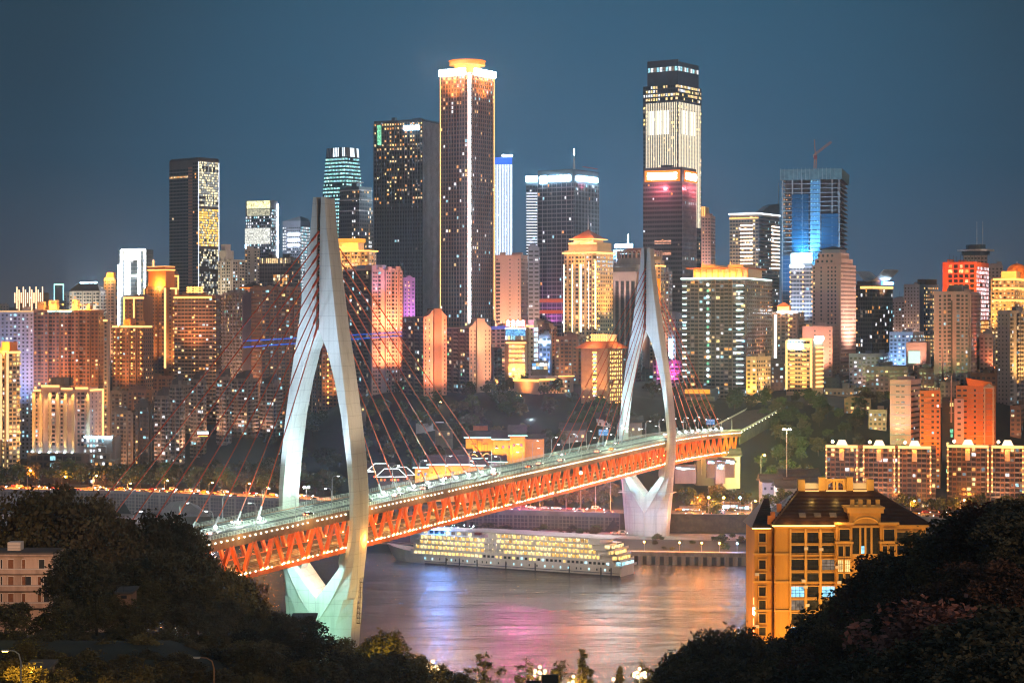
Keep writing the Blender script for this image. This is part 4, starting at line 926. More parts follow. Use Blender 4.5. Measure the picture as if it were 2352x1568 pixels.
# ---- left cluster
b = Bldg('tower outlined all over in brilliant white light tubes with a white glowing top panel', 272, 335, 352, 573, 1780, 20, mat('grey_green_tower_glass', (.10, .12, .10), .3, 0, .2, .08), name='office_tower', clutter=False)
b.both(fh=3.6, cw=3.2, ww=.8, wh=.6, lit=.05, pal=PAL_YEL, glass=M_GLASSG, ledge=(.3, .5), lm=W_GREY)
for u, y0, y1 in ((.02, 748, 610), (.12, 680, 575), (.27, 676, 600), (.39, 676, 592), (.76, 676, 572), (.98, 665, 573)): b.strip('f', b.W1*u, b.Z(y0), b.W1*u, b.Z(y1), E_WHITE, .85, 1.1, 'outline_light')
for u0_, u1_, y in ((.12, .98, 573.5), (.39, .76, 633), (.0, .14, 609)): b.strip('f', b.W1*u0_, b.Z(y), b.W1*u1_, b.Z(y), E_WHITE, .9, 1.2, 'outline_light')
b.strip('r', b.W2-.5, b.Z(640), b.W2-.5, b.Z(596), E_WARM, 1.2, 1.0, 'outline_light'); b.part('glowing_panel', lambda mb: b.box(mb, 'f', b.W1*.2, b.W1*.74, b.Z(598), b.Z(577), .1, .7, emit('panel_glow_white', (1, .94, .8), .95))); b.done()
b = Bldg('brick-coloured apartment tower with an amber-lit roof house and orange light outlines', 333, 377, 404, 660, 1650, 36, W_BROWN)
b.facade('f', 3.1, 3.2, .5, .5, .05, PAL_ORG, pat='B.-B', slab=1.2); b.facade('r', 3.1, 5, .5, .45, .04, PAL_ORG, pat='W.W'); b.strip('f', b.W1*.02, b.Z(735), b.W1*.02, b.Z(662), E_WARM, 1.0, 1.6, 'outline_light'); b.strip('r', .4, b.Z(845), .4, b.Z(661), E_WARM, 1.2, 1.3, 'outline_light'); b.strip('r', b.W2-.5, b.Z(676), b.W2-.5, b.Z(661), E_WARM, 1.2, 1.3, 'outline_light'); b.strip('r', b.W2*.5, b.Z(662), b.W2, b.Z(662), E_WARM, 1.2, 1.3, 'outline_light')
b.block(.15, 1.05, .05, .8, b.H, b.Z(618), W_ORANGE, 'roof_house'); b.part('roof_ring', lambda mb: (mb.box(-b.W1*.88, b.W1*.08, -.6, b.W2*.82, b.Z(621), b.Z(618.5), E_AMBER), mb.box(-b.W1*.86, b.W1*.06, 0, b.W2*.8, b.Z(617), b.Z(612), W_ORANGE), mb.box(-b.W1*.88, b.W1*.08, -.6, b.W2*.82, b.Z(612), b.Z(611), E_WARM)))
lamp('POINT', 'roof_lamp', b.wpos('f', b.W1*.75, b.Z(655), 4), 24000, (1, .5, .12), size=1); b.wash('r', (1, .5, .16), 160000, .3, .75, 22); b.wash('f', (1, .42, .12), 120000, .35, .75, 24); b.done()
b = Bldg('brown setback block with a low orange roof deck beside the amber roof house', 384, None, 411, 632, 1700, 10, W_BROWN, name='apartment_block'); b.facade('f', 3.1, 3, .5, .5, .15, PAL_ORG); b.strip('f', b.W1*.6, b.Z(634), b.W1, b.Z(634), E_AMBER, 1.2, 1.2); b.strip('f', b.W1-.6, b.Z(665), b.W1-.6, b.Z(634), E_AMBER, 1.2, 1.2); b.wash('f', (1, .45, .12), 60000, .6, .9, 16); b.done()
b = Bldg('narrow apartment block framed in amber tubes below the white outlined tower', 285, 331, None or 331, 683, 1600, 8, W_BROWN, name='apartment_block'); b.facade('f', 3.1, 3.3, .5, .5, .08, PAL_ORG, pat='B.B-', slab=1.1); b.strip('f', .5, b.Z(745), .5, b.Z(684), E_AMBER, 1.3, 1.7, 'outline_light'); b.strip('f', b.W1*.52, b.Z(730), b.W1*.52, b.Z(686), E_WARM, 1.0, 1.7, 'outline_light'); b.strip('f', 0, b.Z(684), b.W1, b.Z(684), E_WARM, 1.4, 1.7, 'outline_light'); b.wash('f', (1, .5, .15), 90000, .5, .9, 18); b.done()
b = Bldg('brown apartment block with columns of small wall lamps and an amber roof strip', 260, 330, 352, 750, 1540, 20, W_BROWN, name='apartment_block')
b.facade('f', 3.1, 3.2, .5, .5, .06, PAL_ORG+[L_CYN], pat='B.-BB-', slab=1.2); b.facade('r', 3.1, 3.2, .5, .5, .05, PAL_ORG)
for u in (.1, .3, .66, .95): b.lamps('f', b.W1*u, b.Z(858), b.Z(762), 9, E_AMBER, .62, 2.2)
b.strip('f', 0, b.Z(750), b.W1*.2, b.Z(750), E_WARM, 1.3, 1.7); b.strip('f', b.W1*.28, b.Z(750), b.W1, b.Z(750), E_WARM, 1.3, 1.7); b.strip('r', 0, b.Z(750), b.W2*.7, b.Z(750), E_WARM, 1.3, 1.7)
b.block(.28, .5, .2, .8, b.H, b.Z(733), W_ORANGE, 'roof_house'); lamp('POINT', 'roof_lamp', b.wpos('f', b.W1*.4, b.Z(741), 3), 9000, (1, .5, .12), size=.6); b.wash('f', (1, .42, .14), 130000, .35, .9, 24); b.done()
b = Bldg('wide brown apartment slab with balcony bands, amber roof strip and a lit roof sign', 400, 496, 511, 680, 1620, 12, W_BROWN, name='apartment_slab')
b.facade('f', 3.0, 3.0, .72, .5, .09, PAL_RESI+PAL_ORG, ledge=(.9, .8), lm=W_BEIGE); b.facade('r', 3.0, 3, .5, .5, .08)
for u in (.0, .5, 1.0): b.lamps('f', b.W1*u, b.Z(850), b.Z(692), 11, E_AMBER, .55, 1.4)
b.strip('f', 0, b.Z(683), b.W1*.9, b.Z(683), E_AMBER, 1.6, 1.2); b.sign('f', b.W1*.3, b.W1*.7, b.Z(672), b.Z(658), E_AMBER, 1, 5); b.wash('f', (1, .36, .10), 150000, .5, .9, 22); b.done()
b = Bldg('dark apartment tower with a pale end wall beside the wide brown slab', 511, 560, 612, 674, 1590, 55, W_GREY)
b.facade('f', 3.0, 3.0, .6, .55, .10, PAL_RESI+[L_GRN], pat='B-', slab=1.2); b.facade('r', 3, 7, .3, .4, .03, pat='W.W'); b.done()
b = Bldg('brown apartment tower seen between cables left of the near pylon, amber side lamp', 574, 600, 692, 662, 1560, 70, W_BROWN)
b.facade('f', 3.0, 3.2, .5, .5, .08); b.facade('r', 3.0, 3.3, .62, .55, .08, PAL_RESI, pat='B-B.', slab=1.2); b.lamps('r', b.W2-1, b.Z(775), b.Z(735), 4, E_AMBER, .8, 2.0); b.done()
b = Bldg('very wide apartment slab with a blue-lit end beside its orange-brown neighbour', -8, None, 77, 716, 1525, 5, W_BLUE, name='apartment_slab'); b.facade('f', 3.0, 3.1, .45, .5, .13, [L_CYN, L_WHT, L_CYN, L_DIM], pat='B.B.-', slab=1.0); b.wash('f', (.45, .58, 1), 170000, .35, .75, 36, ang=95); b.strip('f', 0, b.Z(715), b.W1, b.Z(715), emit('roof_edge_warm', (1, .55, .2), 1.0), .7, .8); b.done()
b = Bldg('broad orange-brown apartment slab with an amber-lit roof garden and cyan eaves lights', 77, 226, 238, 713, 1520, 8, W_BROWN, name='apartment_slab', clutter=False)
b.facade('f', 3.0, 3.1, .55, .55, .07, PAL_RESI+[L_YEL], pat='.-BB-BB.', slab=1.2); b.facade('r', 3.0, 4, .4, .45, .05)
b.cornice(b.H, .7, .8, W_BEIGE); b.wash('f', (1, .38, .14), 150000, .3, .7, 30, .25); b.wash('f', (1, .38, .14), 150000, .3, .7, 30, .75)
for u0_, u1_ in ((.22, .46), (.48, .62)): b.strip('f', b.W1*u0_, b.Z(715), b.W1*u1_, b.Z(715), E_TEAL, .8, 1.3, 'eaves_light')
b.part('roof_garden', lambda mb: [mb.box(-b.W1*x0_, -b.W1*x1_, 2, 8, b.H+.7, b.Z(y), W_CREAM) for x0_, x1_, y in ((.78, .66, 689), (.42, .34, 688), (.95, .84, 692), (.2, .15, 700))]+[mb.quad((-b.W1*.72, 1, b.Z(696)), (-b.W1*.42, 1, b.Z(701)), (-b.W1*.42, 9, b.Z(701)), (-b.W1*.72, 9, b.Z(696)), W_CREAM), mb.quad((-b.W1*.36, 1, b.Z(704)), (-b.W1*.06, 1, b.Z(694)), (-b.W1*.06, 9, b.Z(694)), (-b.W1*.36, 9, b.Z(704)), W_CREAM)])
for u in (.28, .45, .6, .72, .85): lamp('POINT', 'roof_garden_lamp', b.wpos('f', b.W1*u, b.H+3.5, 1.5), 9000, (1, .42, .08), size=.6); b.part('garden_lamp', lambda mb: mb.ball((-b.W1+b.W1*u, .5, b.H+4.6), .8, E_AMBER, 7, 4))
b.done()
b = Bldg('slim tan strip of apartments with an amber cap beside the orange-brown slab', 238, 247, 250, 735, 1500, 15, W_BEIGE, name='apartment_block'); b.facade('f', 3, 3, .5, .5, .1); b.strip('f', 0, b.Z(736), b.W1, b.Z(736), E_WARM, 1.2, 1); b.wash('f', (1, .55, .2), 60000, .3, .7, 16); b.done()
b = Bldg('glowing amber corner tower with an orange lantern box at the edge of the view', -12, 20, 46, 808, 1400, 40, W_CREAM)
b.facade('f', 3.0, 2.8, .6, .6, .45, PAL_YEL+PAL_ORG, pat='B.'); b.facade('r', 3.0, 2.8, .7, .6, .35, PAL_YEL+PAL_ORG, ledge=(.5, .4)); b.block(.4, .98, .1, .8, b.H, b.Z(785), W_ORANGE, 'roof_lantern'); lamp('POINT', 'roof_lamp', b.wpos('f', b.W1*.75, b.Z(797), 4), 16000, (1, .45, .1), size=1)
for u in (.02, .5, .98): b.strip('f', b.W1*u, b.Z(1010), b.W1*u, b.Z(812), emit('led_warm_red', (1, .40, .18), 1.4), .8, 1.6)
b.strip('r', 0, b.Z(809), b.W2, b.Z(809), E_WARM, 1.2, 1); b.lamps('r', b.W2-.5, b.Z(1020), b.Z(835), 8, E_AMBER, .55, 1.0); b.wash('r', (1, .55, .15), 110000, .15, .6, 22); b.done()
b = Bldg('floodlit apartment block with tall glowing cream pilasters on a dark two-storey podium', 79, 205, 236, 896, 1400, 14, W_PINK, name='apartment_block', clutter=False)
b.facade('f', 3.0, 3.2, .5, .55, .12, [L_CYN, L_WHT, L_DIM], z0=b.Z(1036), pat='.-W.-W.-WW.-', slab=1.1); b.facade('r', 3.0, 3.2, .4, .5, .06, z0=b.Z(1036), pat='W.W.')
for i, u in enumerate((.0, .13, .30, .44, .58, .72, .99)):
    b.strip('f', b.W1*u, b.Z(1038), b.W1*u, b.Z(900), W_CREAM, 2.2, 1.4, 'pilaster'); lamp('SPOT', 'pilaster_uplight', b.wpos('f', b.W1*u, b.Z(1040), 3.6), 14000, (1, .68, .32), b.wpos('f', b.W1*u, b.Z(960), .6), .4, 60); lamp('SPOT', 'pilaster_downlight', b.wpos('f', b.W1*u, b.Z(898), 3.2), 11000, (1, .60, .22), b.wpos('f', b.W1*u, b.Z(950), .6), .4, 70)
    b.part('uplight', lambda mb: mb.ball(b.pt('f', b.W1*u, b.Z(1040), 2.8), .55, E_COOL, 7, 4))
for u0_, u1_, y in ((.0, .12, 897), (.14, .46, 887), (.5, .7, 893), (.76, .98, 891)): b.strip('f', b.W1*u0_, b.Z(y), b.W1*u1_, b.Z(y), E_WARM, 1.3, 1.4)
b.block(.13, .46, .0, .7, b.H, b.Z(887), W_PINK); b.block(.74, .99, .0, .7, b.H, b.Z(890), W_PINK); b.block(.24, .5, .2, .8, b.Z(887)+.02, b.Z(868), W_OLD, 'roof_plant_house'); b.part('roof_mast', lambda mb: mb.tube([(-b.W1*.42, 6, b.Z(887)), (-b.W1*.42, 6, b.Z(846))], .5, M_DARK, 5, .12))
b.strip('r', 1, b.Z(896), b.W2-1, b.Z(896), E_WARM, 1.2, 1.2); b.strip('r', b.W2-.6, b.Z(1010), b.W2-.6, b.Z(896), E_WARM, 1.0, 1.0); b.wash('r', (1, .6, .35), 60000, .2, .6, 14)
b.part('podium', lambda mb: b.box(mb, 'f', -1, b.W1+4, 0, b.Z(1040), .1, 9, W_DARK)); b.part('podium_windows', lambda mb: [b.quad(mb, 'f', 2+5*i, 6+5*i, z, z+3, 9.1, L_CYN if (i*7+int(z)) % 5 == 0 else M_GLASS) for i in range(int(b.W1/5)) for z in (b.Z(1072), b.Z(1056))]); b.done()
b = Bldg('stepped office terraces with white-lit window bands beside the floodlit block', 192, 258, 278, 1003, 1390, 12, W_OLD, name='terraced_office', clutter=False)
b.facade('f', 3.6, 2.2, .85, .62, .6, [L_WHT, L_WHT, L_DIM, L_CYN], ledge=(1.0, .9), lm=W_GREY, u1=b.W1*.72); b.part('lower_terraces', lambda mb: [b.box(mb, 'f', b.W1*.5, b.W1*(.8+.22*i), 0, b.Z(1024+15*i), .1, 3+2.5*i, W_OLD) for i in range(4)])
b.part('terrace_windows', lambda mb: [b.quad(mb, 'f', b.W1*.5+1.5+2.6*j, b.W1*.5+3.4+2.6*j, b.Z(1036+15*i), b.Z(1036+15*i)+2, 3.1+2.5*i, (L_WHT, M_GLASS, L_ORG, L_DIM)[(i*3+j) % 4]) for i in range(4) for j in range(int(b.W1*(.3+.22*i)/2.6)-1)]); b.strip('f', 1, b.Z(1003), b.W1, b.Z(1003), E_COOL, .9, 1.0); b.done()

# older towers and clutter on the slope behind the cables
for x0, xc, x1, yt, d, a, lab in ((355, 380, 389, 912, 1470, 20, 'old concrete tower with stacked pale balconies, lowest of the group behind the cables'), (390, 412, 422, 886, 1490, 24, 'old concrete balcony tower with a slanted dark roof house'), (438, 462, 471, 874, 1500, 24, 'old balcony tower second from the near pylon with slanted roof house'), (498, 520, 529, 868, 1510, 26, 'old balcony tower with two orange roof lamps'), (532, 570, 592, 872, 1530, 28, 'bulky old balcony tower under the grey apartments'), (598, 628, 648, 884, 1540, 30, 'old balcony tower right next to the pylon leg')):
    b = Bldg(lab, x0, xc, x1, yt, d, a, W_OLD, name='old_apartment_tower'); b.both(fh=3.0, cw=3.2, ww=.62, wh=.5, lit=.09, pal=[L_CYN, L_WHT, L_DIM, L_WARM], pat='-B-', slab=1.3, lm=W_GREY); b.part('slanted_roof_house', lambda mb: mb.loft([[(-b.W1*.8, 1, b.H), (-b.W1*.2, 1, b.H), (-b.W1*.2, 8, b.H), (-b.W1*.8, 8, b.H)], [(-b.W1*.8, 1, b.H+4), (-b.W1*.2, 1, b.H+7.5), (-b.W1*.2, 8, b.H+7.5), (-b.W1*.8, 8, b.H+4)]], W_DARK)); b.done()
for x0, xc, x1, yt, d, a, w, lab in ((246, 292, 300, 900, 1505, 15, W_OLD, 'dark mid-rise block behind the terraced office, few windows lit'), (296, 345, 356, 897, 1490, 15, W_BROWN, 'mid-rise block with red-brown wall above the stacked roofs'), (258, 302, 316, 946, 1440, 18, W_OLD, 'stepped old block crowned by cluttered roof sheds'), (312, 345, 354, 930, 1430, 20, W_DARK, 'dark narrow walk-up block beside the balcony towers'), (330, 380, 396, 866, 1590, 18, W_BROWN, 'brown block under the amber outlined tower'), (636, 690, 712, 760, 1640, 30, W_OLD, 'plain apartment tower half hidden by the pylon leg'), (715, 738, 780, 790, 1560, 60, W_BROWN, 'apartment tower with a column of amber lamps framed by the pylon eye'), (240, 262, 270, 640, 1850, 20, W_BEIGE, 'beige tower with an amber roof pavilion'), (161, 228, 242, 668, 1750, 16, W_WHITE, 'white apartment block with pitched dark gables above the roof garden'), (590, 640, 662, 700, 1680, 30, W_GREY, 'grey apartment tower behind the cable fan'), (394, 440, 450, 885, 1580, 20, W_OLD, 'old slab between two balcony towers'), (280, 330, 345, 872, 1560, 20, W_DARK, 'shadowed slab at the foot of the lamp-studded block')):
    b = Bldg(lab, x0, xc, x1, yt, d, a, w, name='apartment_block'); b.both(fh=3.0, cw=3.3, ww=.55, wh=.5, lit=.10, pat='B.-', slab=1.1)
    if 'amber lamps' in lab: b.lamps('r', b.W2*.3, b.Z(925), b.Z(800), 11, E_AMBER, .8, 2.2); b.wash('r', (1, .45, .12), 60000, .2, .6, 16)
    if 'amber roof' in lab: b.block(.2, .9, .1, .8, b.H, b.H+6, W_ORANGE, 'roof_pavilion'); lamp('POINT', 'roof_lamp', b.wpos('f', b.W1*.5, b.H+3, 6), 26000, (1, .5, .1), size=1)
    if 'gables' in lab: b.hip(b.H, 7, 1, M_TILE, ridge=.6); b.wash('f', (1, .9, .7), 130000, .5, .95, 24)
    if 'two orange' in lab: pass
    b.done()
# far skyline on the left
b = Bldg('far block lined with clustered warm light columns on the left skyline', 33, 100, 112, 672, 2700, 10, W_BROWN, name='apartment_block', clutter=False); b.facade('f', 4, 5, .4, .5, .05)
for i in range(14): b.strip('f', b.W1*(.02+.073*i), b.H-14-8*(i % 3), b.W1*(.02+.073*i), b.H+4*((i*5) % 3), emit('far_warm_column', (1, .62, .34), 2.0), 1.3, .8, 'light_column')
b.done()
b = Bldg('small far tower framed by green and blue dotted light outline', 124, None, 146, 652, 3000, 5, W_DARK, name='office_tower', clutter=False)
for u in (.03, .97): b.strip('f', b.W1*u, b.Z(690), b.W1*u, b.H, emit('far_cyan_outline', (.3, .8, .9), 2), 1.3, .8, 'outline_light')
b.strip('f', 0, b.H-1, b.W1, b.H-1, emit('far_green_outline', (.4, 1, .6), 2), 2, .8, 'outline_light'); b.done()
b = Bldg('far round restaurant tower ringed by cool white light', 185, None, 222, 660, 2900, 5, W_GREY, name='office_tower', clutter=False); b.part('disc_crown', lambda mb: (mb.prism([(-b.W1/2+b.W1*.5*math.cos(i*math.pi/10), 8+b.W1*.5*math.sin(i*math.pi/10)) for i in range(20)], b.H, b.H+6, M_GLASSG), mb.prism([(-b.W1/2+b.W1*.52*math.cos(i*math.pi/10), 8+b.W1*.52*math.sin(i*math.pi/10)) for i in range(20)], b.H+6.02, b.H+7.5, E_COOL))); b.strip('f', 0, b.H-1, b.W1, b.H-1, E_COOL, 1.6, 12); b.done()
for x0, x1, yt, lab in ((0, 20, 700, 'hazy distant block at the skyline edge'), (146, 160, 676, 'hazy distant block beside the dotted tower'), (2043, 2062, 690, 'hazy slim block beside the dark office with lit grid'), (1700, 1712, 640, 'distant block behind the gold roofed tower'), (2300, 2330, 640, 'hazy block behind the golden dome building')):
    b = Bldg(lab, x0, None, x1, yt, 3000, 5, W_GREY, name='apartment_block'); b.facade('f', 4, 5, .5, .5, .08); b.done()
b = Bldg('amber-crowned hotel with tiered glowing eaves just right of the near pylon top', 776, 845, 861, 575, 1780, 22, W_CREAM, name='hotel_tower', clutter=False)
b.both(fh=3.3, cw=3.2, lit=.32, pal=PAL_YEL+PAL_ORG, pat='B.-', slab=1.0); b.cornice(b.H-1, 1.2, 2.4, E_AMBER, 'lit_eaves'); b.block(.0, .66, .1, .9, b.H+.2, b.Z(556), W_CREAM, 'upper_tier'); b.part('upper_eaves', lambda mb: mb.box(-b.W1*1.02, -b.W1*.3, -1.2, b.W2*.95, b.Z(555.5), b.Z(547), emit('amber_eaves_band', (1, .36, .04), 1.0)))
for u in (.2, .5): lamp('POINT', 'eaves_lamp', b.wpos('f', b.W1*u, b.Z(564), 6), 9000, (1, .5, .1), size=1)
b.wash('f', (1, .6, .2), 60000, .7, .95, 16, ang=110); b.wash('r', (1, .55, .2), 30000, .7, .95, 14); b.done()
# ---- centre: between and behind the pylons
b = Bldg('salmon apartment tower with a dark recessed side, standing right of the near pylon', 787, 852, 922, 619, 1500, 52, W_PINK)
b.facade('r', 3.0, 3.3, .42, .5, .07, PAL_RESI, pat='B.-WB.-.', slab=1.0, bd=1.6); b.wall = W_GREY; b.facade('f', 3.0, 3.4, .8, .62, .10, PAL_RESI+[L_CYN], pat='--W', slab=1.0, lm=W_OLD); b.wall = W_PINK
b.part('shade_side_sheet', lambda mb: b.box(mb, 'f', 0, b.W1-.2, 0, b.H-.5, .005, .03, W_DARK))  # side turned from the light: its shade laid on as a dark sheet
b.part('roof_terraces', lambda mb: [b.box(mb, 'r', b.W2*u, b.W2*(u+.14), b.H, b.H+h, -8, 1.2, W_PINK) for u, h in ((.0, 3.2), (.22, 1.8), (.52, 2.4), (.8, 2.8))]); b.block(.4, 1.0, .1, .5, b.H, b.Z(608), W_BLUE, 'lift_house')
[b.wash('r', (1, .36, .16), 62000, z_, z_+.22, 15, u_, 125) for z_ in (.02, .3, .55) for u_ in (.3, .75)]; b.wash('r', (.8, .45, 1), 14000, .8, .95, 18, .2); b.done()
b = Bldg('mauve narrow apartment block tucked behind the salmon tower', 921, 927, 953, 640, 1680, 50, W_VIO, name='apartment_block'); b.facade('r', 3.2, 3.5, .4, .45, .10, PAL_ORG); b.facade('f', 3, 3, .4, .4, .05); b.wash('r', (.85, .4, 1), 70000, .5, .8, 26); b.lamps('r', b.W2*.4, b.Z(720), b.Z(648), 9, E_WARM, .5, .8); b.done()
def gable_tower(label, x0, xc, xm0, xm1, x1, yt, ysh, d, wl, wshade, pinkp, lit):
    b = Bldg(label, x0, xc, x1, ysh, d, 58, wl, clutter=False)
    b.facade('r', 3.0, 3.2, .34, .5, lit, PAL_RESI, pat='..W.')
    b.part('shade_front_sheet', lambda mb: b.box(mb, 'f', 0, b.W1-.1, 0, b.H-.5, .005, .03, wshade)); b.facade('f', 3.0, 3.2, .8, .55, .10, PAL_RESI+[L_GRN], pat='--W', slab=.9, lm=W_OLD)  # left face in shade, the shade put on as a thin dark sheet
    w = b.W2; u0, u1 = (xm0-xc)/(x1-xc)*w, (xm1-xc)/(x1-xc)*w
    b.part('raised_lift_shaft', lambda mb: b.box(mb, 'r', u0, u1, 0, b.Z(yt), -9, 1.6, W_BROWN if wl is W_SALMON else wl))
    def sh(mb):
        for a, c in ((u0, u0-7), (u1, u1+7)):
            pts = [(a, b.H)]+[(a+(c-a)*q, b.H+5.5*(1-math.sin(math.pi/2*q))) for q in (1, .8, .6, .4, .2, 0)]
            r0 = [(.4, u, z) for u, z in pts]; r1 = [(-6, u, z) for u, z in pts]; mb.loft([r0, r1] if c > a else [r1, r0], wl)
    b.part('curved_shoulder', sh); b.wash('r', *pinkp); b.wash('r', pinkp[0], pinkp[1]*.7, .7, .9, 26)
    return b.done()
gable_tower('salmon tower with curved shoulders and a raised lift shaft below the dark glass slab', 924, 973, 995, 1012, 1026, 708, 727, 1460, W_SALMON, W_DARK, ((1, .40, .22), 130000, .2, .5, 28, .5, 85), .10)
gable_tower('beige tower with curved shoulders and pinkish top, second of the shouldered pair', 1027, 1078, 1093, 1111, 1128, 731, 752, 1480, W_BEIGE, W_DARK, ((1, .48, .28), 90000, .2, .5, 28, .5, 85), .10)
b = Bldg('plain cream slab with rows of tiny square windows right of the tallest tower', 1137, 1196, 1212, 588, 1700, 16, W_PINK, name='office_block'); b.facade('f', 3.4, 3.6, .3, .32, .02, pat='.WW.W'); b.facade('r', 3.4, 4, .4, .4, .03); b.part('vent_bands', lambda mb: [b.box(mb, 'f', 1, b.W1*.2, b.Z(740-i*8.8), b.Z(740-i*8.8)+1.8, .05, .2, M_GLASS) for i in range(16)]); b.wash('f', (1, .55, .34), 240000, .2, .55, 34, ang=90); b.done()
# hotel with pyramid roof
b = Bldg('cream hotel tower with glowing golden bands and a lit pyramid roof with a spire', 1297, 1370, 1408, 574, 1630, 30, W_CREAM, name='hotel_tower', clutter=False)
b.facade('f', 3.3, 3.2, .5, .55, .12, PAL_YEL+[L_CYN], pat='B.B-.', slab=.9); b.facade('r', 3.3, 3.2, .5, .5, .2, PAL_YEL+PAL_ORG)
b.cornice(b.H-3, 1.4, 1.6, E_WARM, 'golden_band'); b.block(.1, 1.0, .05, .9, b.H, b.Z(556), W_CREAM); b.part('upper_lights', lambda mb: (mb.box(-b.W1*.88, -b.W1*.62, -.2, .6, b.Z(560), b.Z(557.5), E_WARM), mb.box(-b.W1*.5, -b.W1*.02, -.2, .6, b.Z(560), b.Z(557.5), E_WARM)))
b.block(.2, .82, .15, .75, b.Z(556)+.02, b.Z(548), W_CREAM, 'roof_drum')
pr = MB(); x0_, x1_, y0_, y1_ = -b.W1*.86, -b.W1*.12, b.W2*.08, b.W2*.82; zb_, zp = b.Z(547), b.Z(525); ap = ((x0_+x1_)/2, (y0_+y1_)/2, zp)
for p, q in (((x0_, y0_), (x1_, y0_)), ((x1_, y0_), (x1_, y1_)), ((x1_, y1_), (x0_, y1_)), ((x0_, y1_), (x0_, y0_))): pr.tri((*p, zb_), (*q, zb_), ap, M_TILER)
pr.build('pyramid_roof', b.root); b.part('pyramid_band', lambda mb: mb.box(x0_-1, x1_+1, y0_-1, y1_+1, b.Z(549), b.Z(547.2), E_WARM)); b.part('spire', lambda mb: mb.tube([ap, (ap[0], ap[1], b.Z(492))], .5, M_STEEL, 5, .15))
for q in (-10, 8): lamp('POINT', 'roof_lamp', b.wpos('f', b.W1*.5+q, b.Z(546), 3), 14000, (1, .5, .3), size=1)
for u in (.0, .27, .52): b.strip('f', b.W1*u, b.Z(762), b.W1*u, b.Z(606), emit('led_warm_line', (1, .70, .34), 3.5), .9, 1.6)
for i in range(11): b.strip('f', b.W1*.78, b.Z(748-i*14), b.W1*.98, b.Z(748-i*14), E_WARM, 1.0, 1.0, 'ledge_light')
for u in (.78, .98): b.strip('f', b.W1*u, b.Z(755), b.W1*u, b.Z(600), emit('led_warm_line', (1, .70, .34), 3.5), .6, 1.3)
for i in range(9): b.strip('r', b.W2*.05, b.Z(748-i*17), b.W2*.12, b.Z(748-i*17), E_AMBER, 1, 1.0, 'ledge_light')
b.wash('f', (1, .55, .22), 70000, .3, .65, 26); b.wash('r', (1, .52, .12), 130000, .4, .75, 24); b.wash('f', (1, .55, .22), 26000, .85, 1.0, 16, ang=100); b.done()
b = Bldg('dark-striped office block with stone frame and a domed drum of arched windows on its roof', 1395, 1462, 1512, 624, 1690, 12, mat('pale_grey_stone', (.30, .26, .25), .8, 0, .15, .1), name='office_tower', clutter=False)
b.facade('f', 4, 4.2, .62, .98, .02, [L_DIM, L_ORG], z1=b.Z(645), glass=M_GLASS, sill=.01, pier=(1.2, .9, 1), u0=b.W1*.06, u1=b.W1*.97)
dr_ = MB(); cx_, cy_ = -b.W1*.15, b.W2*.5
def ringp(r, n=24): return [(cx_+r*math.cos(2*math.pi*i/n), cy_+r*math.sin(2*math.pi*i/n)) for i in range(n)]
dr_.prism(ringp(23), b.H, b.Z(606), M_STEEL); dr_.prism(ringp(21), b.Z(606)+.02, b.Z(590), W_GREY, taper=.93, cx=cx_, cy=cy_); dr_.build('roof_drum', b.root)
b.block(.05, .9, .1, .9, b.H+.02, b.H+4, W_GREY)
for i in range(16):
    a = math.pi*(1.02+.96*i/15)
    def arch(mb):
        c = Vector((cx_+19.6*math.cos(a), cy_+19.6*math.sin(a), 0)); t = Vector((-math.sin(a), math.cos(a), 0)); n_ = Vector((math.cos(a), math.sin(a), 0))
        pts = [c-t*1.7+Vector((0, 0, b.Z(590)))]+[c-t*1.7*math.cos(math.pi*k/6)+Vector((0, 0, b.Z(581)+3*math.sin(math.pi*k/6))) for k in range(7)]+[c+t*1.7+Vector((0, 0, b.Z(590)))]
        mb.tube(pts, .55, W_PINK, 5); mb.quad(pts[0]-n_*.3, pts[-1]-n_*.3, pts[-2]-n_*.3, pts[1]-n_*.3, L_WARM if 8 < i < 13 else M_WINB)
    b.part('arched_window', arch)
b.part('ridge_roof', lambda mb: mb.prism(ringp(19.4), b.Z(576), b.Z(566), M_TILER, taper=.5, cx=cx_, cy=cy_)); b.wash('f', (1, .6, .5), 60000, .7, .98, 24); b.done()
b = Bldg('office block carrying a glowing blue-white roof sign behind the domed drum', 1409, 1440, 1480, 574, 1960, 20, W_WHITE, name='office_block', clutter=False); b.both(lit=.2, pal=PAL_WHT, fh=3.6); b.sign('f', b.W1*.12, b.W1*.98, b.Z(569), b.Z(561), emit('roof_sign_blue_white', (.45, .75, 1), 150), 1.2, 5); b.part('mast_sign', lambda mb: (mb.box(-3, 5, 0, 3, b.Z(569), b.Z(560), E_COOL), mb.tube([(1, 1, b.Z(560)), (1, 1, b.Z(538))], .5, E_WHITE, 5, .2))); b.wash('f', (.2, .5, 1), 120000, .9, .98, 14); b.done()
b = Bldg('slim golden hotel wing with a lit crown peeking right of the far pylon top', 1492, 1518, 1526, 600, 1700, 18, W_CREAM, name='hotel_wing'); b.both(lit=.2, pal=PAL_YEL); b.cornice(b.Z(612), 1.2, 1.2, E_WARM, 'golden_band'); b.strip('f', b.W1*.8, b.Z(735), b.W1*.8, b.Z(640), E_ORANGE, 2.6, 1.2); b.wash('f', (1, .5, .2), 80000, .6, .9, 16); b.done()
b = Bldg('grey narrow apartment block between the far pylon and the dark red-signed tower', 1508, 1536, 1544, 625, 1740, 20, W_GREY); b.both(lit=.15, cw=2.8); b.done()
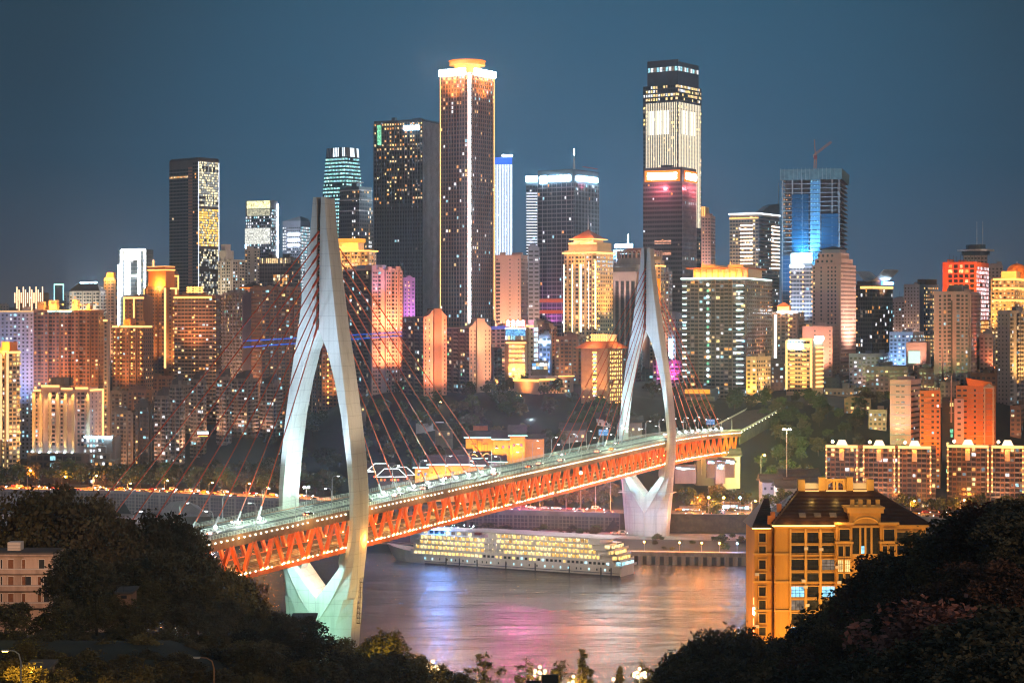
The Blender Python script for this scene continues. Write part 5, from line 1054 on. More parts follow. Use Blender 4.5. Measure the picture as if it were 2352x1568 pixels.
for x0, xc, x1, yt, d, w, a, lab, lit in ((1277, 1325, 1345, 775, 1570, W_BROWN, 20, 'brown walk-up block left of the orange-lit hotel', .07), (1240, 1262, 1280, 752, 1640, W_BROWN, 25, 'brown block with narrow orange-lit end wall', .06), (1390, 1440, 1475, 800, 1600, W_DARK, 18, 'shadowed block behind the far pylon eye', .08), (1500, 1570, 1580, 830, 1560, W_VIO, 18, 'low block washed in magenta light beside the far pylon', .3), (1448, 1500, 1530, 850, 1640, W_DARK, 16, 'dark terraces seen through the far pylon eye', .1), (1130, 1160, 1172, 752, 1650, W_PINK, 18, 'white low block behind the beige shouldered tower', .05), (1220, 1250, 1262, 742, 1720, W_OLD, 16, 'old cluttered block right of the white LED facade', .08), (1085, 1130, 1150, 800, 1600, W_DARK, 16, 'dark block behind the hillside trees', .05)):
    b = Bldg(lab, x0, xc, x1, yt, d, a, w, name='apartment_block'); b.both(lit=lit, pat='B.-', slab=1.0)
    if 'magenta' in lab: b.wash('f', (1, .12, .6), 60000, .3, .8, 14); [b.strip('f', 1, b.Z(y), b.W1-1, b.Z(y), emit('magenta_led', (1, .15, .5), 2), .8, .9) for y in (842, 856, 870)]
    if 'orange-lit end' in lab: b.wash('r', (1, .45, .15), 60000, .3, .7, 14)
    b.done()
b = Bldg('slim white block with a vertical row of lit characters behind the far pylon cables', 1535, 1552, 1572, 728, 1660, 30, W_BLUE, name='office_block'); b.both(lit=.1, fh=3.6)
for i in range(5): b.sign('f', b.W1*.2, b.W1*.55, b.Z(822-i*9), b.Z(815-i*9), E_COOL, 1.2, 1, 'lit_character')
b.done()
# red rooftop characters, LED wall and the yellow tiered restaurant
b = Bldg('low commercial block with four glowing red-rimmed characters above a blue video wall', 1160, 1208, 1214, 752, 1560, 6, W_BROWN, name='commercial_block', clutter=False)
for i in range(4):
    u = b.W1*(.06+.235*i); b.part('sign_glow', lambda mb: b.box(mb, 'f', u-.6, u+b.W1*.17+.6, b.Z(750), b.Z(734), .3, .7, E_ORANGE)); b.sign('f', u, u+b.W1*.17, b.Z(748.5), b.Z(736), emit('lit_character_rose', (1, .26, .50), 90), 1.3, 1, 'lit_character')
b.sign('f', .5, b.W1-.5, b.Z(771), b.Z(754), room('video_wall_blue', (.15, .42, .85), 1.1), .5, 0, 'video_wall'); b.facade('f', 4, 2, .8, .8, .8, PAL_WHT+PAL_ORG, z0=b.Z(788), z1=b.Z(772), off=.3)
for i in range(12): b.part('eaves_lamp', lambda mb: mb.ball(b.pt('f', b.W1*(.04+.083*i), b.Z(754), 1.4), .55, E_WHITE, 6, 4))
b.done()
b = Bldg('white block with a tall column of lit blue-white windows beside the video wall', 1208, 1226, 1236, 748, 1580, 20, W_WHITE, name='commercial_block'); b.facade('f', 3.6, 3, .5, .4, .1); b.facade('r', 4.2, 6, .9, .6, .95, [room('bright_blue_room', (.45, .70, 1), 2.0)]); b.strip('f', 0, b.Z(749), b.W1, b.Z(749), E_WARM, 1, 1); b.wash('f', (.9, .85, 1), 50000, .4, .8, 16); b.done()
b = Bldg('small glass canopy block washed in blue light right of the white block', 1238, 1264, 1268, 772, 1600, 12, W_BLUE, name='commercial_block'); b.facade('f', 4, 3, .7, .6, .2, PAL_WHT); b.strip('f', 0, b.Z(785), b.W1, b.Z(785), E_COOL, 1, 1); b.wash('f', (.25, .5, 1), 70000, .1, .6, 12); b.done()
b = Bldg('tiered restaurant block glowing yellow on every floor under the video wall', 1168, 1206, 1210, 788, 1520, 6, W_CREAM, name='restaurant_block', clutter=False)
for i in range(5): b.strip('f', .5, b.Z(838-i*10.5), b.W1-.5, b.Z(838-i*10.5), E_AMBER, 1.3, 1.6, 'floor_light')
b.facade('f', 3.5, 2.5, .8, .6, .5, PAL_YEL); b.wash('f', (1, .62, .15), 120000, .2, .6, 14); b.strip('f', -2, b.Z(787), b.W1+1, b.Z(787), E_WARM, 1.2, 2.2); b.done()
# orange-lit low block and the square hotel with pavilion roof
b = Bldg('low stone block with glowing orange roof edge on the dark hillside', 1181, 1238, 1316, 872, 1440, 48, W_BEIGE, name='civic_block', clutter=False)
b.facade('r', 3.4, 3.3, .5, .5, .14, PAL_RESI, z0=b.Z(925)); b.strip('f', 0, b.Z(874), b.W1, b.Z(874), E_AMBER, 1.6, 1.2); b.strip('r', 0, b.Z(872), b.W2*.45, b.Z(872), E_AMBER, 1.3, 1.2); b.part('upper_wing', lambda mb: b.box(mb, 'r', b.W2*.55, b.W2, 0, b.Z(864), -14, .5, W_BEIGE)); b.part('wing_eaves_light', lambda mb: b.box(mb, 'r', b.W2*.55, b.W2, b.Z(866), b.Z(864), .55, 1.6, E_AMBER))
b.part('wing_windows', lambda mb: [b.quad(mb, 'r', b.W2*.57+3*j, b.W2*.57+3*j+1.8, b.Z(880+11*i), b.Z(880+11*i)+1.6, .58, R.choice((M_WINB, M_WINB, L_CYN, L_WARM))) for i in range(4) for j in range(int(b.W2*.42/3))])
b.block(.3, 1.0, .2, .8, b.H, b.Z(864), W_BLUE, 'glass_roof_house'); b.wash('f', (1, .36, .10), 20000, .2, .9, 14); b.wash('f', (1, .36, .10), 9000, .95, .7, 9); b.wash('r', (1, .45, .16), 18000, .2, .7, 16); b.done()
b = Bldg('square brick hotel with lit window column and a pagoda-eaved glowing roof pavilion', 1335, 1395, 1430, 800, 1400, 30, mat('warm_brick_wall', (.40, .23, .14), .85, 0, .25, .3), name='hotel_block', clutter=False)
b.facade('r', 3.0, 2.7, .55, .6, .92, [room('gold_room', (1, .56, .15), 3.2)], z1=b.Z(806), u0=b.W2*.12, u1=b.W2*.96, pier=(.6, .5, 1, W_BROWN), ledge=(.4, .6), lm=W_BROWN)
for i in range(11):
    z = b.Z(906-i*9.4); b.part('lit_window_band', lambda mb: b.box(mb, 'f', b.W1*.44, b.W1*.60, z, z+1.4, .1, .5, E_AMBER)); b.part('window', lambda mb: b.quad(mb, 'f', b.W1*.46, b.W1*.58, z-1.6, z-.2, .1, R.choice((L_CYN, L_WHT, M_WINB))))
b.hip(b.H, 6.5, 3.6, M_TILER, ridge=.0, name='eaved_roof') if False else None
ev = MB(); o_ = 3.6; lo = [(-b.W1-o_, -o_, b.H), (o_, -o_, b.H), (o_, b.W2+o_, b.H), (-b.W1-o_, b.W2+o_, b.H)]; hi = [(-b.W1+2.5, 3.5, b.H+5), (-3.5, 3.5, b.H+5), (-3.5, b.W2-3.5, b.H+5), (-b.W1+2.5, b.W2-3.5, b.H+5)]; ev.loft([lo, hi], M_TILER); ev.build('eaved_roof', b.root)
b.block(.26, .86, .25, .85, b.H+5.02, b.Z(768), W_CREAM, 'roof_pavilion')
b.part('pavilion_frame', lambda mb: [mb.box(-b.W1*.76+b.W1*.064*i, -b.W1*.76+b.W1*.064*i+.35, b.W2*.25-.5, b.W2*.25-.1, b.H+5, b.Z(767), E_WARM) for i in range(10)]+[mb.box(-b.W1*.78, -b.W1*.12, b.W2*.24-.8, b.W2*.24-.4, b.Z(y), b.Z(y)+.5, E_AMBER) for y in (770, 780)])
for u in (.14, .36, .72, .92): b.part('uplight', lambda mb: mb.ball(b.pt('f', b.W1*u, b.Z(912), 2.0), .6, E_WARM, 7, 4)); lamp('SPOT', 'wall_uplight', b.wpos('f', b.W1*u, b.Z(914), 3.0), 14000, (1, .62, .2), b.wpos('f', b.W1*u, b.Z(850), .2), .5, 50)
lamp('POINT', 'eaves_lamp', b.wpos('f', b.W1*.5, b.H+6, 6), 7000, (1, .55, .25), size=1); lamp('POINT', 'eaves_lamp', b.wpos('r', b.W2*.5, b.H+6, 6), 7000, (1, .55, .25), size=1); b.wash('f', (1, .45, .15), 22000, .2, .8, 18); b.done()

# ---- right: dense tower with gold roof, construction tower and the rest
b = Bldg('wide dark apartment tower with balcony grid under a glowing golden palace-style roof', 1567, 1712, 1770, 640, 1500, 20, W_OLD, clutter=False)
b.facade('f', 3.0, 3.2, .72, .56, .13, PAL_RESI+[L_YEL, L_ORG], pat='-.-B', slab=1.3, ledge=(.7, .5), lm=W_GREY); b.facade('r', 3.0, 3.2, .6, .55, .12, PAL_ORG+PAL_RESI, pat='B-', slab=1.3)
E_STEP = emit('cyan_white_step_light', (.72, 1, .95), 2.2)
for u0_, u1_ in ((.01, .07), (.86, .97)):
    for i in range(17): b.strip('f', b.W1*u0_, b.Z(880-i*14), b.W1*u1_, b.Z(880-i*14), E_STEP, .8, 1.6, 'step_light')
for i in range(17): b.part('centre_light', lambda mb: b.box(mb, 'f', b.W1*.40, b.W1*.43, b.Z(880-i*14), b.Z(874-i*14), .1, 2.0, E_STEP if i % 3 else L_GRN))
b.cornice(b.H-.3, 1.2, 1.0, E_TEAL if False else E_STEP, 'eaves_light')
gold = W_CREAM
b.part('palace_wall', lambda mb: mb.box(-b.W1*.84, b.W1*.02, 3, b.W2*.6, b.H+1, b.Z(617), gold)); b.part('palace_eaves', lambda mb: mb.box(-b.W1*.93, b.W1*.06, -1, b.W2*.7, b.Z(617)+.02, b.Z(613.5), M_TILER)); b.part('palace_attic', lambda mb: (mb.box(-b.W1*.72, -b.W1*.5, 4, b.W2*.5, b.Z(613), b.Z(607), gold), mb.box(-b.W1*.3, -b.W1*.05, 4, b.W2*.5, b.Z(613), b.Z(607), gold), mb.tube([(-b.W1*.7, 5, b.Z(607)), (-b.W1*.7, 5, b.Z(598))], .6, gold, 5, .1), mb.tube([(-b.W1*.26, 5, b.Z(607)), (-b.W1*.26, 5, b.Z(598))], .6, gold, 5, .1)))
b.part('palace_columns', lambda mb: [mb.box(-b.W1*.82+b.W1*.093*i, -b.W1*.82+b.W1*.093*i+.9, 1.6, 2.6, b.H+1, b.Z(617), W_ORANGE) for i in range(10)])
for i in range(9): lamp('POINT', 'palace_lamp', b.wpos('f', b.W1*(.12+.1*i), b.H+3, 0.2), 3600, (1, .45, .06), size=.5)
for u in (.35, .8): lamp('POINT', 'palace_lamp', b.wpos('f', b.W1*u, b.Z(606), 6), 15000, (1, .45, .06), size=.5)
b.wash('r', (1, .45, .25), 90000, .2, .6, 20); b.done()
b = Bldg('small amber-lit block with tall doors at the corner of the golden-roofed tower', 1714, 1738, 1770, 822, 1440, 30, W_CREAM, name='commercial_block'); b.both(lit=.25, pal=PAL_YEL); b.wash('f', (1, .55, .1), 50000, .1, .6, 10); b.wash('r', (1, .55, .15), 50000, .1, .6, 10); b.done()
b = Bldg('dark columned hall with an orange billboard across its top under the dense tower', 1570, 1632, 1690, 896, 1455, 12, W_DARK, name='market_hall', clutter=False)
b.part('billboard', lambda mb: b.box(mb, 'f', 1, b.W1*.98, b.Z(904), b.Z(894), .1, .7, emit('orange_billboard', (1, .32, .03), 1.0))); b.part('panels', lambda mb: [b.box(mb, 'f', b.W1*(.1+.3*i), b.W1*(.1+.3*i)+9, b.Z(924+16*j), b.Z(911+16*j), .05, .4, W_OLD) for i in range(3) for j in range(2)]); b.done()
b = Bldg('stepped rounded tower ringed by cool and warm light bands with a curved fin roof', 1676, 1742, 1790, 492, 1960, 30, W_BEIGE, name='office_tower', clutter=False)
b.facade('f', 3.6, 3.0, .62, .5, .10, PAL_YEL, ledge=(.6, .8), lm=W_CREAM); b.facade('r', 3.6, 3.0, .8, .55, .08, PAL_WHT, glass=M_GLASSB, ledge=(.4, .6), lm=W_GREY)
for i in range(12): b.strip('f', b.W1*.38, b.Z(614-i*8.8), b.W1*.80, b.Z(614-i*8.8), emit('warm_pink_band', (1, .72, .52), 3), 1.2, 1.0, 'floor_light'); b.strip('r', b.W2*.62, b.Z(614-i*8.8), b.W2*.98, b.Z(614-i*8.8), emit('warm_pink_band', (1, .72, .52), 3), 1.2, 1.0, 'floor_light')
b.cornice(b.H+.02, 1.6, 1.0, emit('pale_ring', (.9, .95, 1), 1.6), 'ring_light'); b.block(.3, .9, .2, .8, b.H+1.7, b.Z(484), M_PALEGLASS); b.strip('f', 0, b.Z(500), b.W1, b.Z(500), E_WARM, 1, 1.2)
b.part('fin_roof', lambda mb: mb.loft([[(-6, y, b.H), (b.W2*.0+.5, y, b.H), (.5, y, b.H+h), (-6, y, b.H+h)] for y, h in ((b.W2*.1, 1), (b.W2*.3, 6), (b.W2*.5, 9.5), (b.W2*.75, 12), (b.W2*.99, 13))], M_PALEGLASS)); b.part('mast', lambda mb: mb.tube([(0, b.W2*.95, b.H+12), (0, b.W2*.95, b.H+34)], .3, M_STEEL, 4)); b.wash('f', (1, .7, .5), 200000, .3, .7, 26); b.done()
b = Bldg('beige stepped-top tower peeking out right of the supertall tower', 1599, 1632, 1643, 497, 2150, 20, W_PINK, name='office_tower'); b.both(fh=3.6, lit=.06, cw=3.4); b.block(.1, .62, .1, .8, b.H, b.Z(474), W_CREAM, 'crown'); [b.strip('f', b.W1*(.14+.11*i), b.H, b.W1*(.14+.11*i), b.Z(474), E_WARM, .6, -.2+.0 if False else .6, 'crown_light') for i in range(5)]; b.wash('f', (1, .6, .5), 240000, .4, .7, 30); b.done()
# tower under construction
b = Bldg('blue-lit glass tower under construction with bare concrete floors at the top', 1796, 1930, 1948, 400, 1900, 14, mat('core_concrete', (.26, .28, .30), .85, 0, .2, .1), name='construction_tower', clutter=False)
Zs = b.Z(400); b.w = MB(); b.w.box(-b.W1+3, -3, 3, b.W2-3, 0, b.H-1, W_DARK)
b.part('floor_slabs', lambda mb: [mb.box(-b.W1-.8, .8, -.8, b.W2+.8, b.H-4.3*i-.4, b.H-4.3*i, M_CONC) for i in range(36)]).__setitem__('kind', 'stuff')
b.part('columns', lambda mb: [mb.box(-b.W1*u-.6, -b.W1*u+.6, -.3, .9, 0, b.H-1, M_CONC) for u in (.02, .14, .35, .48, .66, .82, .99)])
gl = mat('new_blue_glass', (.015, .085, .16), .12, 0, .3, .05, spec=.8)
def panels(mb):
    for u0_, u1_, yt_ in ((.17, .46, 445), (.02, .17, 585), (.68, .97, 490)):
        n_ = int((u1_-u0_)*b.W1/1.9); z = b.Z(yt_)
        while z > 4:
            for j in range(n_): x = b.W1*(u0_+(u1_-u0_)*j/n_); b.quad(mb, 'f', x+.12, x+b.W1*(u1_-u0_)/n_-.12, z-4.1, z-.25, 1.05, gl)
            z -= 4.3
o = b.part('glass_panels', panels); o['kind'] = 'stuff'
def midp(mb):
    z = b.Z(404)
    while z > 4: b.quad(mb, 'f', b.W1*.49, b.W1*.655, z-3.9, z-.3, 1.02, mat('blue_shaft_panel', (.10, .30, .50), .6)); z -= 4.3
o = b.part('hoist_bay_panels', midp); o['kind'] = 'stuff'
o = b.part('site_lights', lambda mb: [b.quad(mb, 'f', b.W1*.5+3*(i % 3), b.W1*.5+3*(i % 3)+1, b.H-4.3*(i//3)-2.6, b.H-4.3*(i//3)-1.7, 1.1, L_CYN) for i in range(84)]); o['kind'] = 'stuff'
o = b.part('work_lights', lambda mb: [b.quad(mb, 'f', b.W1*.02+2.6*(i % 4), b.W1*.02+2.6*(i % 4)+1.2, b.H-4.3*(4+i//4)-2.8, b.H-4.3*(4+i//4)-1.9, -2.9, L_ORG) for i in range(40) if (i*7) % 3]); o['kind'] = 'stuff'
net = mat('green_blue_safety_net', (.10, .19, .21), .8, 0, .4, .4)
b.part('safety_net', lambda mb: (mb.box(-b.W1-1.6, 1.6, -1.7, -1.5, b.Z(412), b.Z(387), net), mb.box(1.5, 1.7, -1.5, b.W2+1, b.Z(412), b.Z(387), net), mb.box(-b.W1-1.7, -b.W1-1.5, -1.5, b.W2+1, b.Z(412), b.Z(387), net)))
b.part('scaffold', lambda mb: [mb.tube([(-b.W1-1+4*i, -1.9, b.Z(412)), (-b.W1-1+4*i, -1.9, b.Z(384))], .12, M_STEEL, 4) for i in range(int((b.W1+2)/4))])
b.w.build('walls', b.root); b.wash('f', (.22, .58, 1), 700000, .25, .75, 55, .55, 100); lamp('SPOT', 'site_floodlight', b.wpos('f', b.W1*.4, b.Z(590), 14), 120000, (.35, .7, 1), b.wpos('f', b.W1*.4, b.Z(540), 0), 1, 100)
tc_pos = b.wpos('f', b.W1*.58, b.H, 2.6)
M_CRANE = mat('orange_crane_paint', (.55, .20, .07), .6)
cr = thing('tower_crane', 'orange luffing tower crane above the tower under construction', 'crane', tc_pos)
zc0, zc1 = 0, PZ(358, 1900)-tc_pos.z
def lattice(mb, p, q, w, m, n):
    p, q = Vector(p), Vector(q); d = (q-p).normalized(); u = d.cross(Vector((0, 1, 0))).normalized()*w; v = d.cross(u).normalized()*w
    for su in (-1, 1):
        for sv in (-1, 1): mb.tube([p+u*su+v*sv, q+u*su+v*sv], .22, m, 4)
    for i in range(n):
        a, c = p.lerp(q, i/n), p.lerp(q, (i+1)/n); s_ = 1 if i % 2 else -1
        mb.tube([a+u*s_-v, c-u*s_-v], .14, m, 3); mb.tube([a+u*s_+v, c-u*s_+v], .14, m, 3)
mb = MB(); lattice(mb, (0, 6, -6), (0, 0, zc1), 1.0, M_CRANE, 12); mb.build('mast', cr)
mb = MB(); lattice(mb, (0, 0, zc1+2), (PX(1911, 1900)-tc_pos.x, 0, PZ(325, 1900)-tc_pos.z), .8, M_CRANE, 10); mb.build('jib', cr)
mb = MB(); lattice(mb, (0, 0, zc1+1), (PX(1871, 1900)-tc_pos.x, 0, zc1+1.5), .9, M_CRANE, 3); mb.box(PX(1869, 1900)-tc_pos.x, PX(1874, 1900)-tc_pos.x, -1, 1, zc1-1.5, zc1+1.5, W_PINK); mb.build('counter_jib', cr)
mb = MB(); mb.tube([(0, 0, zc1), (-1, 0, PZ(320, 1900)-tc_pos.z)], .4, M_CRANE, 4); mb.box(-1.5, 1.5, -1.2, 1.2, zc1-3, zc1+.5, mat('maroon_cab', (.2, .04, .06), .6)); mb.build('cab_and_apex', cr)
mb = MB(); mb.tube([(-1, 0, PZ(320, 1900)-tc_pos.z), (PX(1905, 1900)-tc_pos.x, 0, PZ(327, 1900)-tc_pos.z)], .1, M_DARK, 3); mb.build('pendant_line', cr)

b = Bldg('white office block topped by a huge blank white lit sign before the construction tower', 1814, 1866, 1872, 610, 1760, 8, W_BLUE, name='office_block', clutter=False); b.facade('f', 3.6, 3, .8, .5, .06, PAL_WHT+PAL_ORG, ledge=(.5, .7), lm=W_WHITE); b.sign('f', b.W1*.08, b.W1*.45, b.Z(603), b.Z(583), E_COOL, 1.5); b.sign('f', b.W1*.46, b.W1*.97, b.Z(602), b.Z(582), E_COOL, 1.5); b.part('sign_frame', lambda mb: b.box(mb, 'f', 0, b.W1, b.Z(611), b.Z(580), -.8, .05, W_DARK)); b.strip('f', 0, b.Z(611), b.W1*.6, b.Z(611), E_WHITE, 1.6, 1.2)
for u in (.02, .58, .98): b.lamps('f', b.W1*u, b.Z(715), b.Z(625), 9, E_WARM, .8, 1.2)
b.wash('f', (.6, .75, 1), 130000, .4, .7, 22); b.done()
# pinkish stepped tower
b = Bldg('pale pink stepped tower with a dark pyramid cap and grids of small windows', 1866, 1931, 1966, 607, 1650, 28, W_PINK, name='apartment_tower', clutter=False)
b.facade('f', 3.3, 3.3, .45, .5, .03, PAL_RESI, pat='.W.W..'); b.facade('r', 3.3, 2.2, .5, .45, .03, PAL_RESI)
b.block(.03, .97, .1, .85, b.H, b.Z(593), W_PINK, 'upper_tier'); b.block(.12, .92, .15, .7, b.Z(593)+.02, b.Z(580), W_PINK, 'upper_tier'); b.block(.22, .85, .2, .6, b.Z(580)+.02, b.Z(572), W_BLUE, 'lantern')
b.part('tier_windows', lambda mb: [mb.quad((-b.W1*.9+4*i, b.W2*y-.1, z), (-b.W1*.9+4*i+1.8, b.W2*y-.1, z), (-b.W1*.9+4*i+1.8, b.W2*y-.1, z+2), (-b.W1*.9+4*i, b.W2*y-.1, z+2), M_WINB) for y, z, n_ in ((.1, b.Z(602), 7), (.15, b.Z(589), 6)) for i in range(int(b.W1*.8/4))])
pc = MB(); x0_, x1_, y0_, y1_ = -b.W1*.84, -b.W1*.1, b.W2*.12, b.W2*.66; z0_ = b.Z(572)+.05
pc.loft([[(x0_, y0_, z0_), (x1_, y0_, z0_), (x1_, y1_, z0_), (x0_, y1_, z0_)], [(lerp(x0_, x1_, .46), lerp(y0_, y1_, .46), b.Z(563)), (lerp(x0_, x1_, .54), lerp(y0_, y1_, .46), b.Z(563)), (lerp(x0_, x1_, .54), lerp(y0_, y1_, .54), b.Z(563)), (lerp(x0_, x1_, .46), lerp(y0_, y1_, .54), b.Z(563))]], mat('dark_blue_roof', (.04, .06, .09), .7)); pc.build('pyramid_cap', b.root)
b.wash('f', (1, .55, .50), 330000, .25, .6, 34, ang=90); b.wash('r', (1, .62, .45), 260000, .25, .6, 30, ang=90); b.lamps('r', b.W2, b.Z(820), b.Z(680), 6, E_WARM, .6, .8); b.done()
b = Bldg('plain beige block stepping down in front of the pale pink tower', 1843, 1912, 1927, 752, 1580, 16, W_PINK, name='apartment_block'); b.facade('f', 3.2, 4, .3, .4, .03, pat='WW.'); b.facade('r', 3, 3, .3, .4, .03); b.wash('f', (1, .5, .35), 150000, .3, .7, 24); b.done()
b = Bldg('apartment block with white vertical tubes and an orange peaked roof house', 1768, 1830, 1846, 716, 1600, 20, W_OLD, name='apartment_block', clutter=False); b.both(lit=.12, pat='B-', slab=1.2); b.strip('f', 1, b.Z(835), 1, b.Z(722), emit('tube_warm', (1, .8, .62), 3), 1.4, 1.8); b.strip('f', 5, b.Z(835), 5, b.Z(722), emit('tube_warm', (1, .8, .62), 3), 1.4, 1.8); b.lamps('f', b.W1*.72, b.Z(790), b.Z(725), 7, E_WARM, .8, 1.8); b.strip('f', b.W1*.3, b.Z(716), b.W1, b.Z(716), E_WHITE, 1.3, 1.5); b.part('roof_house', lambda mb: (mb.box(-b.W1*.75, -b.W1*.3, 2, 9, b.H, b.Z(704), W_ORANGE), mb.prism([(-b.W1*.8, 1), (-b.W1*.25, 1), (-b.W1*.25, 10), (-b.W1*.8, 10)], b.Z(704)+.02, b.Z(694), W_ORANGE, taper=.1, cx=-b.W1*.52, cy=5))); lamp('POINT', 'roof_lamp', b.wpos('f', b.W1*.5, b.Z(706), 5), 9000, (1, .35, .1), size=.6); b.done()
b = Bldg('bright amber office block with glowing lamp columns and a white sign on its top', 1806, 1866, 1891, 779, 1500, 30, W_CREAM, name='office_block', clutter=False)
b.facade('f', 3.3, 2.4, .85, .5, .06, PAL_YEL, glass=M_GLASS, ledge=(.5, 1.0), lm=W_CREAM); b.strip('f', .5, b.Z(895), .5, b.Z(782), E_WARM, 1.1, 1.5); b.strip('f', b.W1*.97, b.Z(895), b.W1*.97, b.Z(780), E_WARM, 1.1, 1.5); b.sign('f', b.W1*.08, b.W1*.62, b.Z(798), b.Z(789), E_COOL, 1.6); b.sign('f', b.W1*.68, b.W1*.95, b.Z(798), b.Z(789), E_WARM, 1.6)
for i in range(9):
    for u in (.25, .7): b.strip('f', b.W1*(u-.07), b.Z(888-i*10.4), b.W1*(u+.07), b.Z(888-i*10.4), E_AMBER, 1.0, 1.6, 'ledge_light')
for i in range(10): b.strip('r', b.W2*.3, b.Z(888-i*10), b.W2*.9, b.Z(888-i*10), E_WARM, 1.3, 1.2, 'ledge_light')
b.sign('r', b.W2*.2, b.W2*.9, b.Z(782), b.Z(773), E_COOL, -1 if False else 1.2); b.strip('f', b.W1*.55, b.Z(779), b.W1, b.Z(779), E_WARM, 1.4, 1.3); b.wash('f', (1, .6, .22), 90000, .1, .6, 18); b.done()
b = Bldg('dark glass office with a swooping curved roof and a blue lit sign', 1966, 2003, 2050, 652, 1800, 44, M_GLASSG, name='office_tower', clutter=False)
b.both(fh=3.8, cw=2.6, ww=.8, wh=.7, lit=.07, pal=[L_WHT, L_DIM, L_ORG, L_CYN], glass=M_GLASS, pier=(.3, .3, 1, W_DARK)); b.sign('r', b.W2*.45, b.W2*.98, b.Z(654), b.Z(646), E_BLUE, 1.4); b.sign('r', b.W2*.5, b.W2*.95, b.Z(652), b.Z(648), E_COOL, 1.7)
b.part('swooping_roof', lambda mb: mb.loft([[(x, -1, b.H+h-1), (x, b.W2*.7, b.H+h-1), (x, b.W2*.7, b.H+h), (x, -1, b.H+h)] for x, h in [(-b.W1-1+(b.W1+14)*q/12, 12-9.5*smooth(1-abs(q/12-.05)) if False else 13-11*math.sin(math.pi*min(1, (12-q)/13))*(.9) if q > 5 else 3+9*smooth((5-q)/5)) for q in range(13)]], M_STEEL))
b.part('roof_mass', lambda mb: mb.box(-b.W1*.96, -1, 1, b.W2*.65, b.H, b.H+3, W_DARK)); b.strip('r', 0, b.Z(660), b.W2, b.Z(660), emit('amber_soffit', (1, .5, .12), 1.8), 2.2, .8); b.strip('f', b.W1*.3, b.Z(660), b.W1, b.Z(660), emit('amber_soffit', (1, .5, .12), 1.8), 2.2, .8); b.wash('r', (1, .5, .2), 60000, .85, .97, 12); b.done()
b = Bldg('blue-grey block with a grid of warm lit windows on its side wall', 2076, 2112, 2156, 655, 1900, 45, W_BLUE, name='apartment_tower'); b.facade('r', 3.6, 4, .45, .5, .40, PAL_ORG, u0=b.W2*.2); b.facade('f', 3.3, 3.4, .4, .5, .06); b.block(.5, 1, .3, .9, b.H, b.H+6, W_DARK, 'lift_house'); b.done()
b = Bldg('dim blue-grey tower just right of the swooping-roofed office', 2048, None, 2078, 690, 1980, 10, W_BLUE); b.facade('f', 3.2, 3.2, .5, .5, .1, PAL_WHT); b.done()
b = Bldg('orange-red office tower with a lit white and pink side and roof scaffolds', 2165, 2243, 2271, 604, 1700, 24, W_RED, name='office_tower')
b.facade('f', 4.2, 4.4, .7, .66, .12, PAL_ORG, glass=M_GLASS, u0=b.W1*.15, u1=b.W1*.95, z0=b.Z(700)); b.facade('f', 4.2, 4.4, .5, .4, .2, PAL_ORG, z1=b.Z(705)); b.facade('r', 3.6, 2.2, .8, .72, .75, [room('pink_white_room', (1, .82, .86), 1.6), room('rose_room', (1, .5, .5), 1.2), L_WHT], z0=b.Z(740), z1=b.Z(612)); b.facade('r', 3.6, 2.2, .8, .72, .8, [L_ORG, L_YEL], z1=b.Z(738)); b.wash('f', (1, .22, .06), 260000, .45, .85, 26); b.part('roof_scaffold', lambda mb: [mb.tube([(-b.W1*.8+3*i, 2, b.H), (-b.W1*.8+3*i, 2, b.H+8-(i % 3))], .2, M_DARK, 4) for i in range(10)]); b.done()
b = Bldg('grey tower with a flying-saucer roof disc and twin masts behind the orange-red tower', 2214, None, 2268, 586, 1840, 12, W_GREY, name='office_tower', clutter=False); b.facade('f', 3.6, 3.2, .6, .5, .1); b.part('roof_disc', lambda mb: (mb.prism([(-b.W1/2+17*math.cos(i*math.pi/10), 10+17*math.sin(i*math.pi/10)) for i in range(20)], b.H+4, b.H+5.5, M_STEEL), mb.prism([(-b.W1/2+13*math.cos(i*math.pi/10), 10+13*math.sin(i*math.pi/10)) for i in range(20)], b.H, b.H+4, M_GLASSB), mb.prism([(-b.W1/2+9*math.cos(i*math.pi/10), 10+9*math.sin(i*math.pi/10)) for i in range(20)], b.H+5.5, b.H+10, M_GLASSB))); b.part('masts', lambda mb: [mb.tube([(x, 8, b.H+10), (x, 8, b.H+32)], .3, M_STEEL, 4) for x in (-b.W1*.45, -b.W1*.2)]); b.done()
b = Bldg('plain grey residential block behind the golden dome building', 2268, None, 2304, 611, 1880, 10, W_GREY); b.facade('f', 3.3, 4, .5, .5, .05); b.done()
b = Bldg('golden floodlit building with a glowing dome and bands of light at the frame edge', 2276, 2330, 2372, 640, 1680, 24, W_CREAM, name='hotel_tower', clutter=False)
b.both(fh=3.3, cw=3.2, lit=.35, pal=PAL_YEL+PAL_ORG); b.block(.35, 1.0, .1, .9, b.H, b.Z(622), W_CREAM, 'upper_tier'); b.part('dome', lambda mb: (mb.ball((-b.W1*.2, b.W2*.4, b.Z(622)), 9, W_ORANGE, 14, 8, .8), mb.tube([(-b.W1*.2, b.W2*.4, b.Z(607)), (-b.W1*.2, b.W2*.4, b.Z(598))], .4, M_STEEL, 4)))
for y in (641, 662, 690): b.strip('f', b.W1*.1, b.Z(y), b.W1, b.Z(y), E_AMBER, 1.6, 1.2); b.strip('r', 0, b.Z(y), b.W2, b.Z(y), E_AMBER, 1.6, 1.2)
for q in (0, 14): lamp('POINT', 'dome_lamp', b.wpos('f', b.W1*.7+q, b.Z(618), 4), 26000, (1, .45, .08), size=1)
